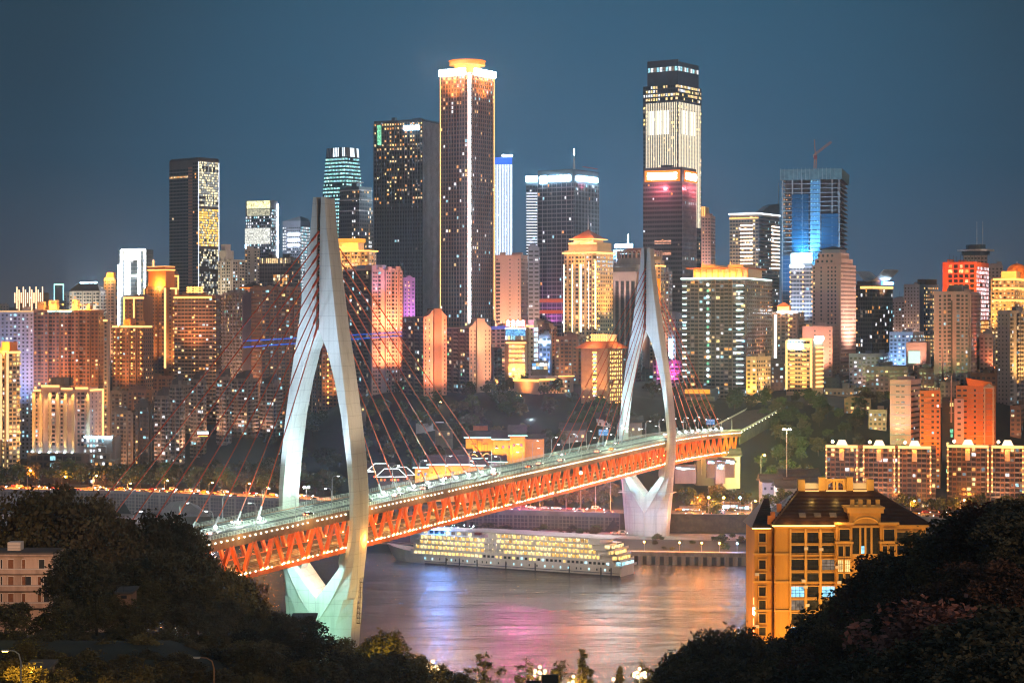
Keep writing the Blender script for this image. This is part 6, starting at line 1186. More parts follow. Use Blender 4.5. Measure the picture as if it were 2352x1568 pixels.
b.lamps('f', b.W1*.12, b.Z(780), b.Z(650), 10, E_WARM, .7, 1.0); b.lamps('f', b.W1*.4, b.Z(780), b.Z(650), 10, E_WARM, .7, 1.0); b.wash('f', (1, .50, .12), 150000, .4, .8, 24); b.wash('r', (1, .50, .12), 150000, .4, .8, 24); b.done()
b = Bldg('tall pinkish-brown apartment tower with a dark central slot and tidy window stacks', 2145, 2226, 2250, 672, 1480, 22, W_PINK)
b.facade('f', 3.0, 3.1, .5, .55, .08, PAL_RESI, pat='WB.-W-.BW', slab=1.2, bd=1.6); b.facade('r', 3.0, 3.1, .5, .5, .06, PAL_RESI, pat='B-', slab=1.2)
b.part('dark_slot', lambda mb: b.box(mb, 'f', b.W1*.43, b.W1*.53, 0, b.Z(690), .08, .25, W_DARK)); b.cornice(b.H-1.5, 1.2, 1.0, W_PINK); b.block(.35, .75, .2, .8, b.H, b.H+6, W_OLD, 'roof_house'); b.wash('f', (1, .40, .24), 170000, .2, .6, 26); b.wash('r', (1, .2, .08), 90000, .3, .6, 16); b.done()
b = Bldg('light grey and tan apartment tower at the frame edge with vertical stripes', 2291, 2316, 2366, 716, 1420, 50, W_GREY); b.facade('f', 3, 3, .35, .4, .03); b.facade('r', 3.0, 3.2, .7, .6, .10, PAL_YEL+PAL_RESI, pat='B.W-', slab=1.1); b.wash('r', (1, .55, .16), 160000, .2, .6, 24); b.done()
for x0, xc, x1, yt, d, w, a, lab, lit in ((2043, 2098, 2122, 765, 1620, W_BLUE, 20, 'pale blue-lit low block with stepped roof right of the dark curved-roof office', .25), (1988, 2085, 2118, 845, 1480, W_OLD, 16, 'long weathered walk-up block with roof trees', .08), (1939, 2000, 2010, 918, 1410, W_BROWN, 10, 'small brown brick block with six lit windows above the slope', .3), (1995, 2036, 2044, 944, 1390, W_BEIGE, 12, 'small beige house block with four lit windows', .4), (1950, 2030, 2044, 815, 1560, W_BLUE, 14, 'low blue-roofed shed behind the weathered block', .3), (1894, 1960, 1990, 895, 1520, W_CREAM, 18, 'low cream block with white-lit shopfront behind the trees', .45), (2110, 2150, 2170, 850, 1500, W_OLD, 20, 'old block left of the pinkish-brown apartment tower', .08), (2250, 2280, 2300, 770, 1500, W_GREY, 15, 'plain grey block between the two right-hand towers', .03), (2320, 2345, 2372, 935, 1380, W_BROWN, 20, 'brown hillside block at the frame edge', .05), (1770, 1800, 1810, 830, 1560, W_DARK, 15, 'dark block with shop lights behind the amber office', .3), (1890, 1930, 1950, 870, 1540, W_DARK, 15, 'shadowed block right of the amber office', .1), (2160, 2200, 2230, 880, 1420, W_OLD, 15, 'old block behind the orange-lit offices', .06), (2230, 2300, 2330, 860, 1440, W_BROWN, 18, 'brown block rising behind the orange-lit offices', .05)):
    b = Bldg(lab, x0, xc, x1, yt, d, a, w, name='apartment_block'); b.both(lit=lit, fh=3.2, pal=PAL_RESI if w is not W_BLUE else PAL_WHT+[L_CYN])
    if 'blue-lit' in lab: b.wash('f', (.4, .65, 1), 60000, .2, .7, 16)
    b.done()
b = Bldg('pink block with a big white-green lit notice panel on its wall', 2081, 2128, 2146, 786, 1540, 14, W_PINK, name='commercial_block', clutter=False); b.facade('f', 3, 3, .4, .4, .05, z1=b.Z(836)); b.part('lit_notice', lambda mb: b.box(mb, 'f', b.W1*.12, b.W1*.7, b.Z(834), b.Z(806), .2, .7, emit('pale_green_panel', (.70, 1, .82), .85))); b.wash('f', (1, .5, .4), 40000, .5, .9, 14); b.done()
# the pink and orange offices above the river blocks
b = Bldg('tall grey-pink office block with blue stripe bands left of its orange-lit twin', 2044, 2092, 2116, 876, 1330, 24, W_PINK, name='office_block'); b.facade('f', 3.6, 3.4, .7, .3, .03, pat='W..WW', ledge=None); b.facade('r', 3.6, 3, .85, .4, .05); b.part('stripe_bands', lambda mb: [b.box(mb, 'f', .2, b.W1-.2, b.Z(1000-i*23), b.Z(1000-i*23)+.7, .03, .12, W_BLUE) for i in range(6)]); b.wash('f', (1, .45, .4), 45000, .4, .8, 14); b.done()
b = Bldg('orange floodlit office slab with a small curved gable', 2113, 2160, 2166, 897, 1325, 8, W_ORANGE, name='office_block', clutter=False); b.facade('f', 3.6, 3.2, .5, .42, .05, pat='.W..W', ledge=(.25, .3), lm=W_BEIGE); b.part('roof_columns', lambda mb: [b.box(mb, 'f', b.W1*(.45+.08*i), b.W1*(.45+.08*i)+.5, b.H, b.H+2.2, -2, 0, W_CREAM) for i in range(7)]); b.wash('f', (1, .28, .04), 70000, .25, .75, 18, ang=95); b.done()
b = Bldg('green glass link with a thin white mast between the orange-lit offices', 2164, None, 2199, 912, 1345, 10, mat('green_black_glass', (.03, .05, .03), .15, 0, .3, .1, spec=.7), name='office_block', clutter=False); b.facade('f', 3.0, 2.4, .9, .85, .06, [L_YEL, L_GRN], glass=M_GLASS); b.part('mast', lambda mb: mb.tube([(-b.W1*.4, -1, b.Z(970)), (-b.W1*.4, -1, b.Z(862))], .5, W_PINK, 6)); b.part('cross_bars', lambda mb: [mb.box(-b.W1*.55, -b.W1*.25, -1.3, -.9, b.Z(y), b.Z(y)+.4, W_PINK) for y in (922, 948)]); b.done()
b = Bldg('orange and white office complex with a white window frame tower and slanted roof', 2196, 2287, 2326, 886, 1320, 14, W_ORANGE, name='office_block', clutter=False)
b.facade('f', 3.6, 3.4, .6, .35, .03, u1=b.W1*.3); b.facade('f', 3.6, 3.2, .45, .42, .05, pat='W.W.', u0=b.W1*.3, ledge=(.25, .3), lm=W_BEIGE); b.facade('r', 3.6, 3.4, .5, .4, .06)
b.part('slanted_roof', lambda mb: mb.loft([[(-b.W1*.7, 0, b.H), (-2, 0, b.H), (-2, b.W2*.6, b.H), (-b.W1*.7, b.W2*.6, b.H)], [(-b.W1*.75, -1.5, b.H+5.2), (-b.W1*.1, -1.5, b.H+2.4), (-b.W1*.1, b.W2*.6, b.H+2.4), (-b.W1*.75, b.W2*.6, b.H+5.2)]], W_ORANGE))
b.part('window_frame_tower', lambda mb: (b.box(mb, 'f', b.W1*.70, b.W1*.74, 0, b.Z(892), .1, 2, W_CREAM), b.box(mb, 'f', b.W1*.92, b.W1*.96, 0, b.Z(892), .1, 2, W_CREAM), b.box(mb, 'f', b.W1*.69, b.W1*.97, b.Z(892), b.Z(889), .1, 2.2, W_CREAM), mb.prism([(-b.W1*.31, -2.4), (-b.W1*.03, -2.4), (-b.W1*.03, 0), (-b.W1*.31, 0)], b.Z(889)+.02, b.Z(881), W_CREAM, taper=.1, cx=-b.W1*.17, cy=-1.2)))
b.part('left_wing', lambda mb: b.box(mb, 'f', -1, b.W1*.2, 0, b.Z(916), .1, 5, W_PINK)); b.part('wing_windows', lambda mb: [b.quad(mb, 'f', 1+3*j, 3.2+3*j, b.Z(1002-13*i), b.Z(1002-13*i)+1.4, 5.1, M_WINB) for i in range(7) for j in range(max(1, int(b.W1*.2/3)))])
b.wash('f', (1, .28, .05), 80000, .25, .75, 18, .55, 95); b.wash('r', (1, .5, .3), 60000, .3, .7, 14); b.done()

# ---- the lit row of river blocks at the right
def river_block(label, px0, px1, gaps, d, zt_px, dx_):
    b = Bldg(label, px0, None, px1, zt_px, d, 11, W_BROWN, name='river_apartment_block', clutter=False, dep=14)
    b.facade('f', 3.0, 2.9, .72, .56, .10, PAL_RESI+[L_ORG], pat='-B-.-', slab=1.2, lm=W_OLD)
    for u0_, u1_ in gaps:
        b.strip('f', b.W1*u0_, b.Z(zt_px+1.5), b.W1*u1_, b.Z(zt_px+1.5), E_WARM, 1.5, 1.9); b.part('roof_lantern', lambda mb: mb.prism([(-b.W1+b.W1*((u0_+u1_)/2)+3.6*math.cos(i*math.pi/4), 3+2.6*math.sin(i*math.pi/4)) for i in range(8)], b.H, b.H+3.4, emit('roof_lantern_glow', (1, .70, .42), 1.6), taper=.55, cx=-b.W1+b.W1*((u0_+u1_)/2), cy=3))
        um = b.W1*(u0_+u1_)/2; b.part('amber_panel', lambda mb: b.box(mb, 'f', um-1.4, um+1.4, b.Z(zt_px+34), b.Z(zt_px+7), 1.4, 1.75, W_CREAM)); lamp('POINT', 'panel_lamp', b.wpos('f', um, b.Z(zt_px+5), 4), 1500, (1, .45, .08), size=.4)
        for u in (u0_+.005, u1_-.005): b.lamps('f', b.W1*u, b.Z(zt_px+104), b.Z(zt_px+9), 8, E_WARM, .58, 2.3, 'column_lamp'); b.strip('f', b.W1*u, b.Z(zt_px+108), b.W1*u, b.Z(zt_px+4), W_CREAM, .9, 1.6, 'pilaster')
        lamp('POINT', 'roof_flood', b.wpos('f', b.W1*u0_+3, b.H+5, 5), 7000, (1, .3, .08), size=.5); b.part('roof_floodlamp', lambda mb: mb.ball(b.pt('f', b.W1*u0_+4, b.H+2.4, -1), .85, emit('flood_orange_white', (1, .62, .3), 30), 8, 5))
    return b.done()
river_block('long river apartment block with three lamp-edged bays and bright roof lanterns', 1897, 2150, ((.0, .29), (.34, .63), (.66, .955)), 1192, 1026, 0)
river_block('second river apartment block at the frame edge, lamps up every bay corner', 2176, 2420, ((.0, .39), (.42, .72), (.76, .99)), 1188, 1026, 0)
# temple compound on the hillside and lit old-style houses
def house(label, x0, x1, yt, yb, d, w, rise=4.0, dep=14, lit=.3, edge=None, name='temple_hall', pal=PAL_YEL, roofm=None, rot=0.05, glow=None, windows=True):
    xc = (x0+x1)/2; Wd = (x1-x0)*d/F; H = (yb-yt)*d/F; zb = PZ(yb, d)
    r = thing(name, label, 'building', (PX(xc, d), d, zb), rot)
    wb = MB(); wb.box(-Wd/2, Wd/2, 0, dep, -14, H, w); wb.build('walls', r)
    rf = MB(); o_ = 1.4; n_ = 8; prof = [(-o_, H-.5), (dep*.18, H+rise*.28), (dep*.36, H+rise*.75), (dep*.5, H+rise), (dep*.64, H+rise*.75), (dep*.82, H+rise*.28), (dep+o_, H-.5)]
    rings = []
    for x, up_ in ((-Wd/2-o_, .9), (-Wd/2+1.5, .1), (Wd/2-1.5, .1), (Wd/2+o_, .9)): rings.append([(x, y, z+up_*(1 if i in (0, 6) else .4)) for i, (y, z) in enumerate(prof)]+[(x, y, z-.45+up_*(1 if i in (0, 6) else .4)) for i, (y, z) in reversed(list(enumerate(prof)))])
    rf.loft(rings, roofm or M_TILE); rf.build('roof', r)
    rg = MB(); rg.tube([(-Wd/2-o_, dep/2, H+rise+.7), (-Wd/2+2, dep/2, H+rise+.35), (Wd/2-2, dep/2, H+rise+.35), (Wd/2+o_, dep/2, H+rise+.7)], .28, roofm or M_TILE, 5); rg.build('ridge', r)
    if edge: eg = MB(); eg.box(-Wd/2-o_, Wd/2+o_, -o_-.3, -o_, H-.2, H+.15, edge); eg.build('eaves_light', r)
    if windows:
        n_ = max(1, int(Wd/4))
        for i in range(n_):
            q = MB(); x = -Wd/2+Wd*(i+.5)/n_; q.quad((x-.7, -.06, H*.35), (x+.7, -.06, H*.35), (x+.7, -.06, H*.35+1.7), (x-.7, -.06, H*.35+1.7), R.choice(pal) if R.random() < lit else M_GLASS); q.build('window', r)
    if glow:
        for i in range(glow[2]): lamp('POINT', 'wall_lamp', Vector((PX(xc, d)-Wd/2+Wd*(i+.5)/glow[2], d-5.5, zb+H*.2)), glow[1]*1.1, glow[0], size=.5)
    return r
YW = mat('temple_ochre_plaster', (.60, .34, .07), .85, 0, .2, .2)
h = house('floodlit ochre temple wall with dark relief gateway on the hillside', 1070, 1133, 1004, 1040, 1300, YW, 3.6, 10, 0, E_TEAL, windows=False, glow=((1, .50, .06), 2600, 3))
gw = MB()
for cx_, w_, h0, h1 in ((0, 3.4, 2, 8.0), (-4, 2.4, 1.5, 5.6), (4, 2.4, 1.5, 5.6)): gw.box(cx_-w_/2, cx_-w_/2+.35, -.5, -.1, h0-2, h1, W_DARK); gw.box(cx_+w_/2-.35, cx_+w_/2, -.5, -.1, h0-2, h1, W_DARK); gw.prism([(cx_-w_/2-1, -1), (cx_+w_/2+1, -1), (cx_+w_/2+1, -.05), (cx_-w_/2-1, -.05)], h1, h1+.9, W_BROWN, taper=.6, cx=cx_, cy=-.5)
gw.build('relief_gateway', h)
house('small upturned-roof pavilion above the ochre temple wall', 1092, 1116, 996, 1006, 1318, YW, 4.5, 8, 0, None, windows=False, roofm=M_TILER, glow=((1, .5, .08), 1500, 1))
h = house('ochre temple hall with a balcony and teal-lit eaves', 1133, 1178, 1008, 1040, 1296, YW, 5, 12, .2, E_TEAL, glow=((1, .5, .06), 2600, 2))
house('taller ochre temple gatehouse with dark carved balcony', 1172, 1206, 1000, 1038, 1292, YW, 6, 12, .2, E_TEAL, glow=((1, .5, .06), 2400, 2)); house('long dim ochre temple wall stretching right of the gatehouse', 1206, 1250, 1005, 1034, 1310, YW, 2.0, 8, 0, None, windows=False, glow=((1, .45, .1), 350, 1))
house('long ochre temple hall with small dark windows behind the bridge railing', 985, 1080, 1066, 1100, 1232, YW, 5, 12, .5, E_TEAL, pal=[L_ORG, L_YEL], glow=((1, .50, .06), 2400, 5))
house('ochre side hall with gate left of the long temple hall', 953, 985, 1073, 1102, 1236, YW, 3, 10, .2, E_TEAL, glow=((1, .5, .06), 1800, 2)); house('ochre end hall with upturned eaves right of the long temple hall', 1080, 1110, 1068, 1098, 1240, YW, 3.2, 10, .2, E_TEAL, glow=((1, .5, .06), 1500, 1))
for x0, x1, yt, yb, d, lab in ((1028, 1082, 1046, 1062, 1262, 'dark temple roof tier with teal eaves lights'), (1072, 1126, 1052, 1066, 1256, 'second dark temple roof tier beneath curved lit walls'), (1126, 1160, 1060, 1074, 1250, 'low temple roof with teal eaves near the bridge')): house(lab, x0, x1, yt, yb, d, W_DARK, 3.6, 12, .1, E_TEAL)
for i, (px, py) in enumerate(((1088, 1046), (1118, 1044), (1062, 1050))):
    r = thing('curved_gable_wall', ('tall white-lit wavy gable wall above the temple roofs', 'wavy gable wall with bright rim beside the tall one', 'low wavy gable wall at the end of the temple roofs')[i], 'wall', P(px, py+9, 1258)); q = MB(); q.tube([(-4+8*k/8, 0, 3.4*math.sin(math.pi*k/8)) for k in range(9)], .28, E_WARM, 5); q.build('rim_light', r); q = MB(); q.prism([(-4, .2), (4, .2), (4, 1), (-4, 1)], -4, .3, W_OLD); q.build('wall', r)
E_TUBE = emit('white_tube_light', (.85, 1, .95), 2.2)
for x0, x1, yt, yb, d, lab in ((846, 902, 1082, 1108, 1240, 'old-style house traced in white light tubes just right of the near pylon'), (898, 948, 1090, 1108, 1236, 'lower house traced in white light tubes beside the first'), (868, 930, 1094, 1110, 1232, 'porch roof traced in white tubes in front of the lantern wall')):
    h = house(lab, x0, x1, yt, yb, d, W_DARK, 4.2, 12, .4, E_TUBE, name='lantern_house', pal=PAL_ORG); Wd = (x1-x0)*d/F; H = (yb-yt)*d/F; q = MB(); q.tube([(-Wd/2-1.4, -1.6, H), (-Wd/2+4, 4, H+4.6), (Wd/2-4, 4, H+4.6), (Wd/2+1.4, -1.6, H)], .2, E_TUBE, 5); q.build('roof_outline_light', h)
    for k in range(3): q = MB(); q.ball((-Wd/2+Wd*(.25+.25*k), -1.0, H*.55), .7, emit('red_lantern', (1, .12, .04), 1.6), 7, 5); q.build('lantern', h)
for x0, x1, yt, yb, d, w, lab in ((1750, 1795, 1105, 1135, 1215, W_BLUE, 'old-style house with a blue-lit metal roof by the river trees'), (1795, 1880, 1092, 1130, 1235, W_OLD, 'long timbered restaurant house with warm string lights'), (1785, 1830, 1118, 1146, 1200, W_WHITE, 'white plastered timber house with a dark gable'), (1660, 1700, 1045, 1072, 1290, W_BEIGE, 'two-storey lit tea house under the bridge end'), (1372, 1412, 960, 985, 1370, W_WHITE, 'white gabled stone house on the dark slope'), (1420, 1475, 968, 1000, 1360, W_OLD, 'timber gable house beside the far pylon cables'), (1290, 1345, 985, 1015, 1345, W_OLD, 'ruined grey double-gabled house on the dark slope'), (1600, 1650, 1040, 1066, 1300, W_DARK, 'dark tiled shed below the bridge truss end'), (800, 840, 930, 950, 1420, W_OLD, 'small grey house on the dark hillside'), (1000, 1040, 985, 1006, 1340, W_OLD, 'small stone house with two pale windows above the temple')):
    house(lab, x0, x1, yt, yb, d, w, 3.6, 11, .45, None, name='old_style_house', pal=[L_WARM, L_YEL, L_WHT, L_CYN])
# ------------------------------------------------------------------ yellow apartment building on the near bank
YD = 445.0; YM = YD/F
def yx(px): return (px-1781)*YM
def yz(py): return PZ(py, YD)-34
W_YEL = mat('ochre_facade', (.52, .28, .06), .8, 0, .22, .25, .05, 3, streak=True); W_YEL2 = mat('ochre_trim', (.58, .35, .10), .75, 0, .12, .3); M_TILEB = mat('brown_glazed_roof_tile', (.060, .030, .018), .32, 0, .3, .8, .1, 4)
M_BALR = mat('dark_balcony_rail', (.025, .022, .02), .5, .4); M_CURT = mat('curtained_glass', (.05, .055, .05), .15, 0, .6, .8, spec=.6)
yb = thing('ochre_apartment_building', 'floodlit ochre apartment building with brown hipped roof and arched glass centre bay', 'building', (PX(1781, YD), YD, 34), .02)
YW_ = yx(2128)
m_ = MB(); m_.box(0, YW_, 0, 18, -4, yz(1209), W_YEL); m_.build('main_walls', yb)
m_ = MB(); m_.box(-4.4, -.35, 2.2, 16, -4, yz(1215), W_YEL); m_.build('side_wing', yb)
m_ = MB()
for y in (1211, 1272, 1336, 1402): m_.box(-.25, YW_+.25, -.28, 0, yz(y)-.22, yz(y)+.22, W_YEL2); m_.box(-4.7, -.4, 1.95, 2.2, yz(y+2)-.22, yz(y+2)+.22, W_YEL2)
m_.box(-.6, YW_+.6, -.7, 0, yz(1209)-.05, yz(1207)+.25, W_YEL2); m_.box(-4.9, -.36, 1.5, 2.2, yz(1216), yz(1213), W_YEL2)
m_.build('string_courses', yb)
E_ROOM_B, E_ROOM_Y = room('flat_light_blue', (.30, .72, 1), 1.3), room('flat_light_yellow', (1, .62, .22), 1.1)
rowsY = [(1222, 1246), (1252, 1272), (1284, 1308), (1315, 1335), (1346, 1370), (1377, 1401), (1408, 1432), (1439, 1461), (1470, 1492)]
colsY = [(1817, 1847), (1854, 1880), (1888, 1917), (2061, 2088), (2098, 2114)]
def ywin(x0, x1, z0, z1, y, rail, m, name='window'):
    w = bpy.data.objects.new(name, None)
    q = MB(); q.quad((x0, y-.03, z0), (x1, y-.03, z0), (x1, y-.03, z1), (x0, y-.03, z1), m)
    o = q.build(name, yb)
    f = MB()
    for x in (x0-.18, x1): f.box(x, x+.18, y-.34, y-.035, z0-.1, z1+.1, W_YEL2)
    f.box(x0-.18, x1+.18, y-.34, y-.036, z1, z1+.22, W_YEL2); f.box(x0-.2, x1+.2, y-.42, y-.036, z0-.28, z0-.08, W_YEL2)
    for x in (x0+(x1-x0)/3, x0+(x1-x0)*2/3): f.box(x-.04, x+.04, y-.1, y-.035, z0, z1, M_BALR)
    f.box(x0, x1, y-.1, y-.035, z0+(z1-z0)*.62, z0+(z1-z0)*.62+.07, M_BALR)
    f.build('window_frame', o)
    if rail:
        r = MB(); n = max(3, int((x1-x0)/.28))
        for i in range(n+1): x = x0+(x1-x0)*i/n; r.box(x-.025, x+.025, y-.5, y-.44, z0-.05, z0+.85, M_BALR)
        r.box(x0, x1, y-.52, y-.43, z0+.85, z0+.92, M_BALR); r.build('balcony_rail', o)
    return o
for ci, (a, c) in enumerate(colsY):
    for ri, (t, bt) in enumerate(rowsY):
        mm = M_CURT if R.random() < .5 else M_GLASS
        if ci in (0, 2) and ri == 4: mm = E_ROOM_B
        if ci == 0 and ri == 7: mm = E_ROOM_B
        if ci == 0 and ri == 5: mm = L_DIM
        if ci == 2 and ri == 2: mm = L_DIM
        ywin(yx(a), yx(c), yz(bt), yz(t), -.0, ci < 4, mm)
for ri, (t, bt) in enumerate(rowsY): ywin(-3.4, -1.9, yz(bt), yz(t+4), 2.2, False, M_CURT if ri % 2 else M_GLASS)
# the pillars between the balconies, air conditioners
m_ = MB()
for px in (1815, 1850, 1884, 1919): m_.box(yx(px)-.22, yx(px)+.22, -.5, -.001, yz(1300)-12, yz(1214), W_YEL2)
m_.build('pilasters', yb)
acm = MB(); acm.box(-.45, .45, -.55, -.05, 0, .65, W_WHITE); acm.prism([(.0+.24*math.cos(i*math.pi/5), .33+.24*math.sin(i*math.pi/5)) for i in range(10)], -.6, -.59, M_DARK) if False else None; acme = acm.mesh('air_conditioner')
for px, py, y in ((1851, 1262, 0), (1886, 1264, 0), (1845, 1336, -.1), (1921, 1303, -1.3), (1925, 1338, -1.3), (1854, 1392, 0), (1850, 1350, 0), (1814, 1458, 0)): inst('air_conditioner', acme, yb, (yx(px), y-.02, yz(py)))
inst('air_conditioner', acme, yb, (-3.9, 2.15, yz(1324))); inst('air_conditioner', acme, yb, (-3.9, 2.15, yz(1444)))
# two projecting bays and the arched glass centre
for a, c in ((1918, 1956), (2020, 2059)):
    m_ = MB(); m_.box(yx(a), yx(c), -1.3, -.002, -4, yz(1203), W_YEL); m_.box(yx(a)-.4, yx(c)+.4, -1.75, .3, yz(1203), yz(1198), W_YEL2); m_.box(yx(a)-.2, yx(c)+.2, -1.6, -.01, yz(1247), yz(1242), W_YEL2); m_.build('bay_tower', yb)
    ywin(yx(a+8), yx(c-7), yz(1240), yz(1214), -1.3, True, M_GLASS)
    for ri, (t, bt) in enumerate(rowsY[1:]):
        for k in (0, 1): ywin(yx(a+5+16*k), yx(a+16+16*k), yz(bt+3), yz(t), -1.3, False, E_ROOM_Y if (a == 1918 and ri == 1) else (M_GLASSB if R.random() < .3 else M_GLASS))
aw = MB(); aw.quad((yx(1957), -.5, yz(1271)), (yx(2019), -.5, yz(1271)), (yx(2019), -.5, yz(1180)), (yx(1957), -.5, yz(1180)), M_CURT); aw.box(yx(1957), yx(2019), -.45, -.003, yz(1271), yz(1176), W_DARK); aw.build('arched_glazing', yb)
am = MB(); cxA, rA = yx(1988), yx(1988)-yx(1957)
pts = [(cxA-rA*math.cos(math.pi*k/14), -.75, yz(1206)+rA*.62*math.sin(math.pi*k/14)) for k in range(15)]
am.tube(pts, .34, W_YEL2, 5); pts2 = [(x, y-.05, z-1.1) for x, y, z in pts]; am.box(yx(1957), yx(2019), -.8, -.51, yz(1211), yz(1207), W_YEL2); am.build('arch', yb)
am = MB()
for px in (1975, 1987, 2001): am.box(yx(px)-.22, yx(px)+.22, -.85, -.52, yz(1271), yz(1170), W_YEL2)
for px in (1962, 1968, 1981, 1994, 2008, 2014): am.box(yx(px)-.05, yx(px)+.05, -.62, -.52, yz(1271), yz(1182), M_BALR)
for y in range(1186, 1270, 7): am.box(yx(1957), yx(2019), -.6, -.53, yz(y)-.04, yz(y)+.04, M_BALR)
am.build('glazing_bars', yb)
m_ = MB(); m_.quad((yx(1976), -.64, yz(1270)), (yx(1988), -.64, yz(1270)), (yx(1988), -.64, yz(1253)), (yx(1976), -.64, yz(1253)), E_ROOM_B); m_.build('lit_pane', yb)
m_ = MB(); m_.box(yx(1957), yx(2019), -.6, -.004, yz(1278), yz(1271.5), W_YEL2); m_.build('bay_sill', yb)
for ri, (t, bt) in enumerate(rowsY[2:]): ywin(yx(1977), yx(1990), yz(bt), yz(t), -.0, True, E_ROOM_B if ri == 0 else M_GLASS)
m_ = MB(); m_.box(yx(1944), yx(2028), -1.4, 4, yz(1177), yz(1167), W_YEL2); m_.box(yx(1941), yx(2030), -1.8, 4.2, yz(1167), yz(1163), W_YEL2); m_.box(yx(1950), yx(2022), -.9, 4, yz(1205), yz(1177), W_YEL); m_.build('gable_block', yb)
for px in (1956, 1975, 1994, 2015): m_ = MB(); m_.box(yx(px)-.42, yx(px)+.42, -1.4, -.5, yz(1163), yz(1146), W_YEL2); m_.build('gable_pillar', yb)
# hipped roof with tile courses
ez = yz(1207)+.25; rz_ = ez+7.2; rx0, rx1 = yx(1851), yx(2021); yr = 9.0; ex0, ex1 = -1.0, YW_+1.0; ey0, ey1 = -1.1, 19.0
m_ = MB(); a, c, d, e_ = (ex0, ey0, ez), (ex1, ey0, ez), (ex1, ey1, ez), (ex0, ey1, ez); p, q = (rx0, yr, rz_), (rx1, yr, rz_)
m_.quad(a, c, q, p, M_TILEB); m_.tri(c, d, q, M_TILEB); m_.quad(d, e_, p, q, M_TILEB); m_.tri(e_, a, p, M_TILEB); m_.quad(e_, d, c, a, M_TILEB); roofo = m_.build('roof', yb)
m_ = MB()
for i in range(1, 26):
    t = i/26; x0, x1 = lerp(ex0, rx0, t), lerp(ex1, rx1, t); y, z = lerp(ey0, yr, t), lerp(ez, rz_, t); m_.obox((x0+.1, y-.06, z+.01), (x1-x0-.2, 0, 0), (0, .16, .12), (0, -.05, .10), M_TILEB)
    y0 = lerp(ey0, yr, t); y1 = lerp(ey1, yr, t); m_.obox((x0-.02, y0+.1, z+.01), (0, y1-y0-.2, 0), (.2, 0, .08), (-.04, 0, .1), M_TILEB)
m_.build('tile_courses', roofo)
m_ = MB(); m_.tube([a, p], .32, M_TILEB, 6); m_.tube([c, q], .32, M_TILEB, 6); m_.tube([p, q], .35, M_TILEB, 6)
for i in range(14): m_.ball(Vector(a).lerp(Vector(p), (i+.5)/14)+Vector((0, 0, .25)), .3, M_TILEB, 6, 4)
m_.build('hip_ridge', roofo)
m_ = MB()
for px in (1858, 1893, 1929): t = .13; x = yx(px) if False else yx(px)-2.0; y, z = lerp(ey0, yr, .2), lerp(ez, rz_, .2); m_.obox((x, y, z), (1.5, 0, 0), (0, 1.0, .75), (0, -.1, .35), W_OLD)
m_.build('skylights', roofo)
m_ = MB(); m_.box(-.9, yx(1916), -1.35, -1.15, ez-.22, ez-.04, emit('eaves_led_amber', (1, .52, .13), 5)); m_.build('eaves_light', yb)
m_ = MB(); a2, c2, p2 = (-5.2, 1.2, yz(1213)), (-.2, 1.2, yz(1213)), (-1.2, 9, yz(1213)+6.0); m_.quad(a2, c2, (-.2, 9, yz(1213)+6.0), p2, M_TILEB); m_.tri(a2, p2, (-5.2, 16, yz(1213)), M_TILEB)
for i in range(1, 16): t = i/16; m_.obox((lerp(-5.2, -1.2, t), lerp(1.2, 9, t)-.06, lerp(yz(1213), yz(1213)+6, t)+.01), (lerp(5.0, 1.0, t), 0, 0), (0, .16, .12), (0, -.05, .1), M_TILEB)
m_.build('wing_roof', yb); m_ = MB(); m_.box(-5.1, -.9, 1.0, 1.15, yz(1213)-.2, yz(1213), emit('eaves_led_amber', (1, .52, .13), 5)); m_.build('wing_eaves_light', yb)
# parapet gallery on the ridge
m_ = MB(); zg = rz_-.3
for x0, x1, h in ((rx0-.4, rx0+1.2, 2.6), (rx0+4.4, rx0+5.8, 3.1), (rx1-5.8, rx1-4.4, 3.1), (rx1-1.2, rx1+.4, 2.6)): m_.box(x0, x1, yr-.9, yr+.9, zg, zg+h, W_YEL2)
m_.box(rx0+1.2, rx0+4.4, yr-.3, yr+.3, zg, zg+1.7, W_WHITE); m_.box(rx1-4.4, rx1-1.2, yr-.3, yr+.3, zg, zg+1.7, W_WHITE)
m_.box(rx0+5.8, rx1-5.8, yr-.4, yr+.4, zg+2.2, zg+2.7, W_YEL2)
for k, w in ((0, .8), (1.9, .5), (rx1-rx0-11.6-2.4, .5), (rx1-rx0-11.6-.8, .8)): m_.box(rx0+5.8+k, rx0+5.8+k+w, yr-.4, yr+.4, zg, zg+2.2, W_YEL2)
xm = (rx0+rx1)/2; m_.tube([(xm-2.0*math.cos(math.pi*k/10), yr-.1, zg+1.0+1.25*math.sin(math.pi*k/10)) for k in range(11)], .25, W_YEL2, 5); m_.build('ridge_gallery', yb)
m_ = MB()
for x0, x1 in ((rx0+1.2, rx0+4.4), (rx0+6, rx0+7.4), (xm-1.5, xm+1.5), (rx1-7.4, rx1-6), (rx1-4.4, rx1-1.2)): m_.box(x0, x1, yr-1.1, yr-.95, zg-.05, zg+.12, E_WARM)
m_.build('gallery_light', yb)
m_ = MB(); 
for (x, t) in ((.6, .35), (-.4, .12), (-1.0, .02)): m_.box(lerp(ex0, rx0, t)-.9, lerp(ex0, rx0, t)+.1, lerp(ey0, yr, t)+.5, lerp(ey0, yr, t)+1.5, lerp(ez, rz_, t), lerp(ez, rz_, t)+1.9, W_ORANGE)
m_.build('chimneys', yb)
def yp(x, y, z): return Vector((PX(1781, YD)+x, YD+y, 34+z))
lamp('SPOT', 'facade_flood_fill', yp(8, -24, 14), 40000, (1, .60, .16), yp(12, 0, 36), 1.5, 80, .9); lamp('SPOT', 'facade_flood_fill', yp(26, -22, 16), 24000, (1, .58, .15), yp(24, 0, 40), 1.5, 80, .9)
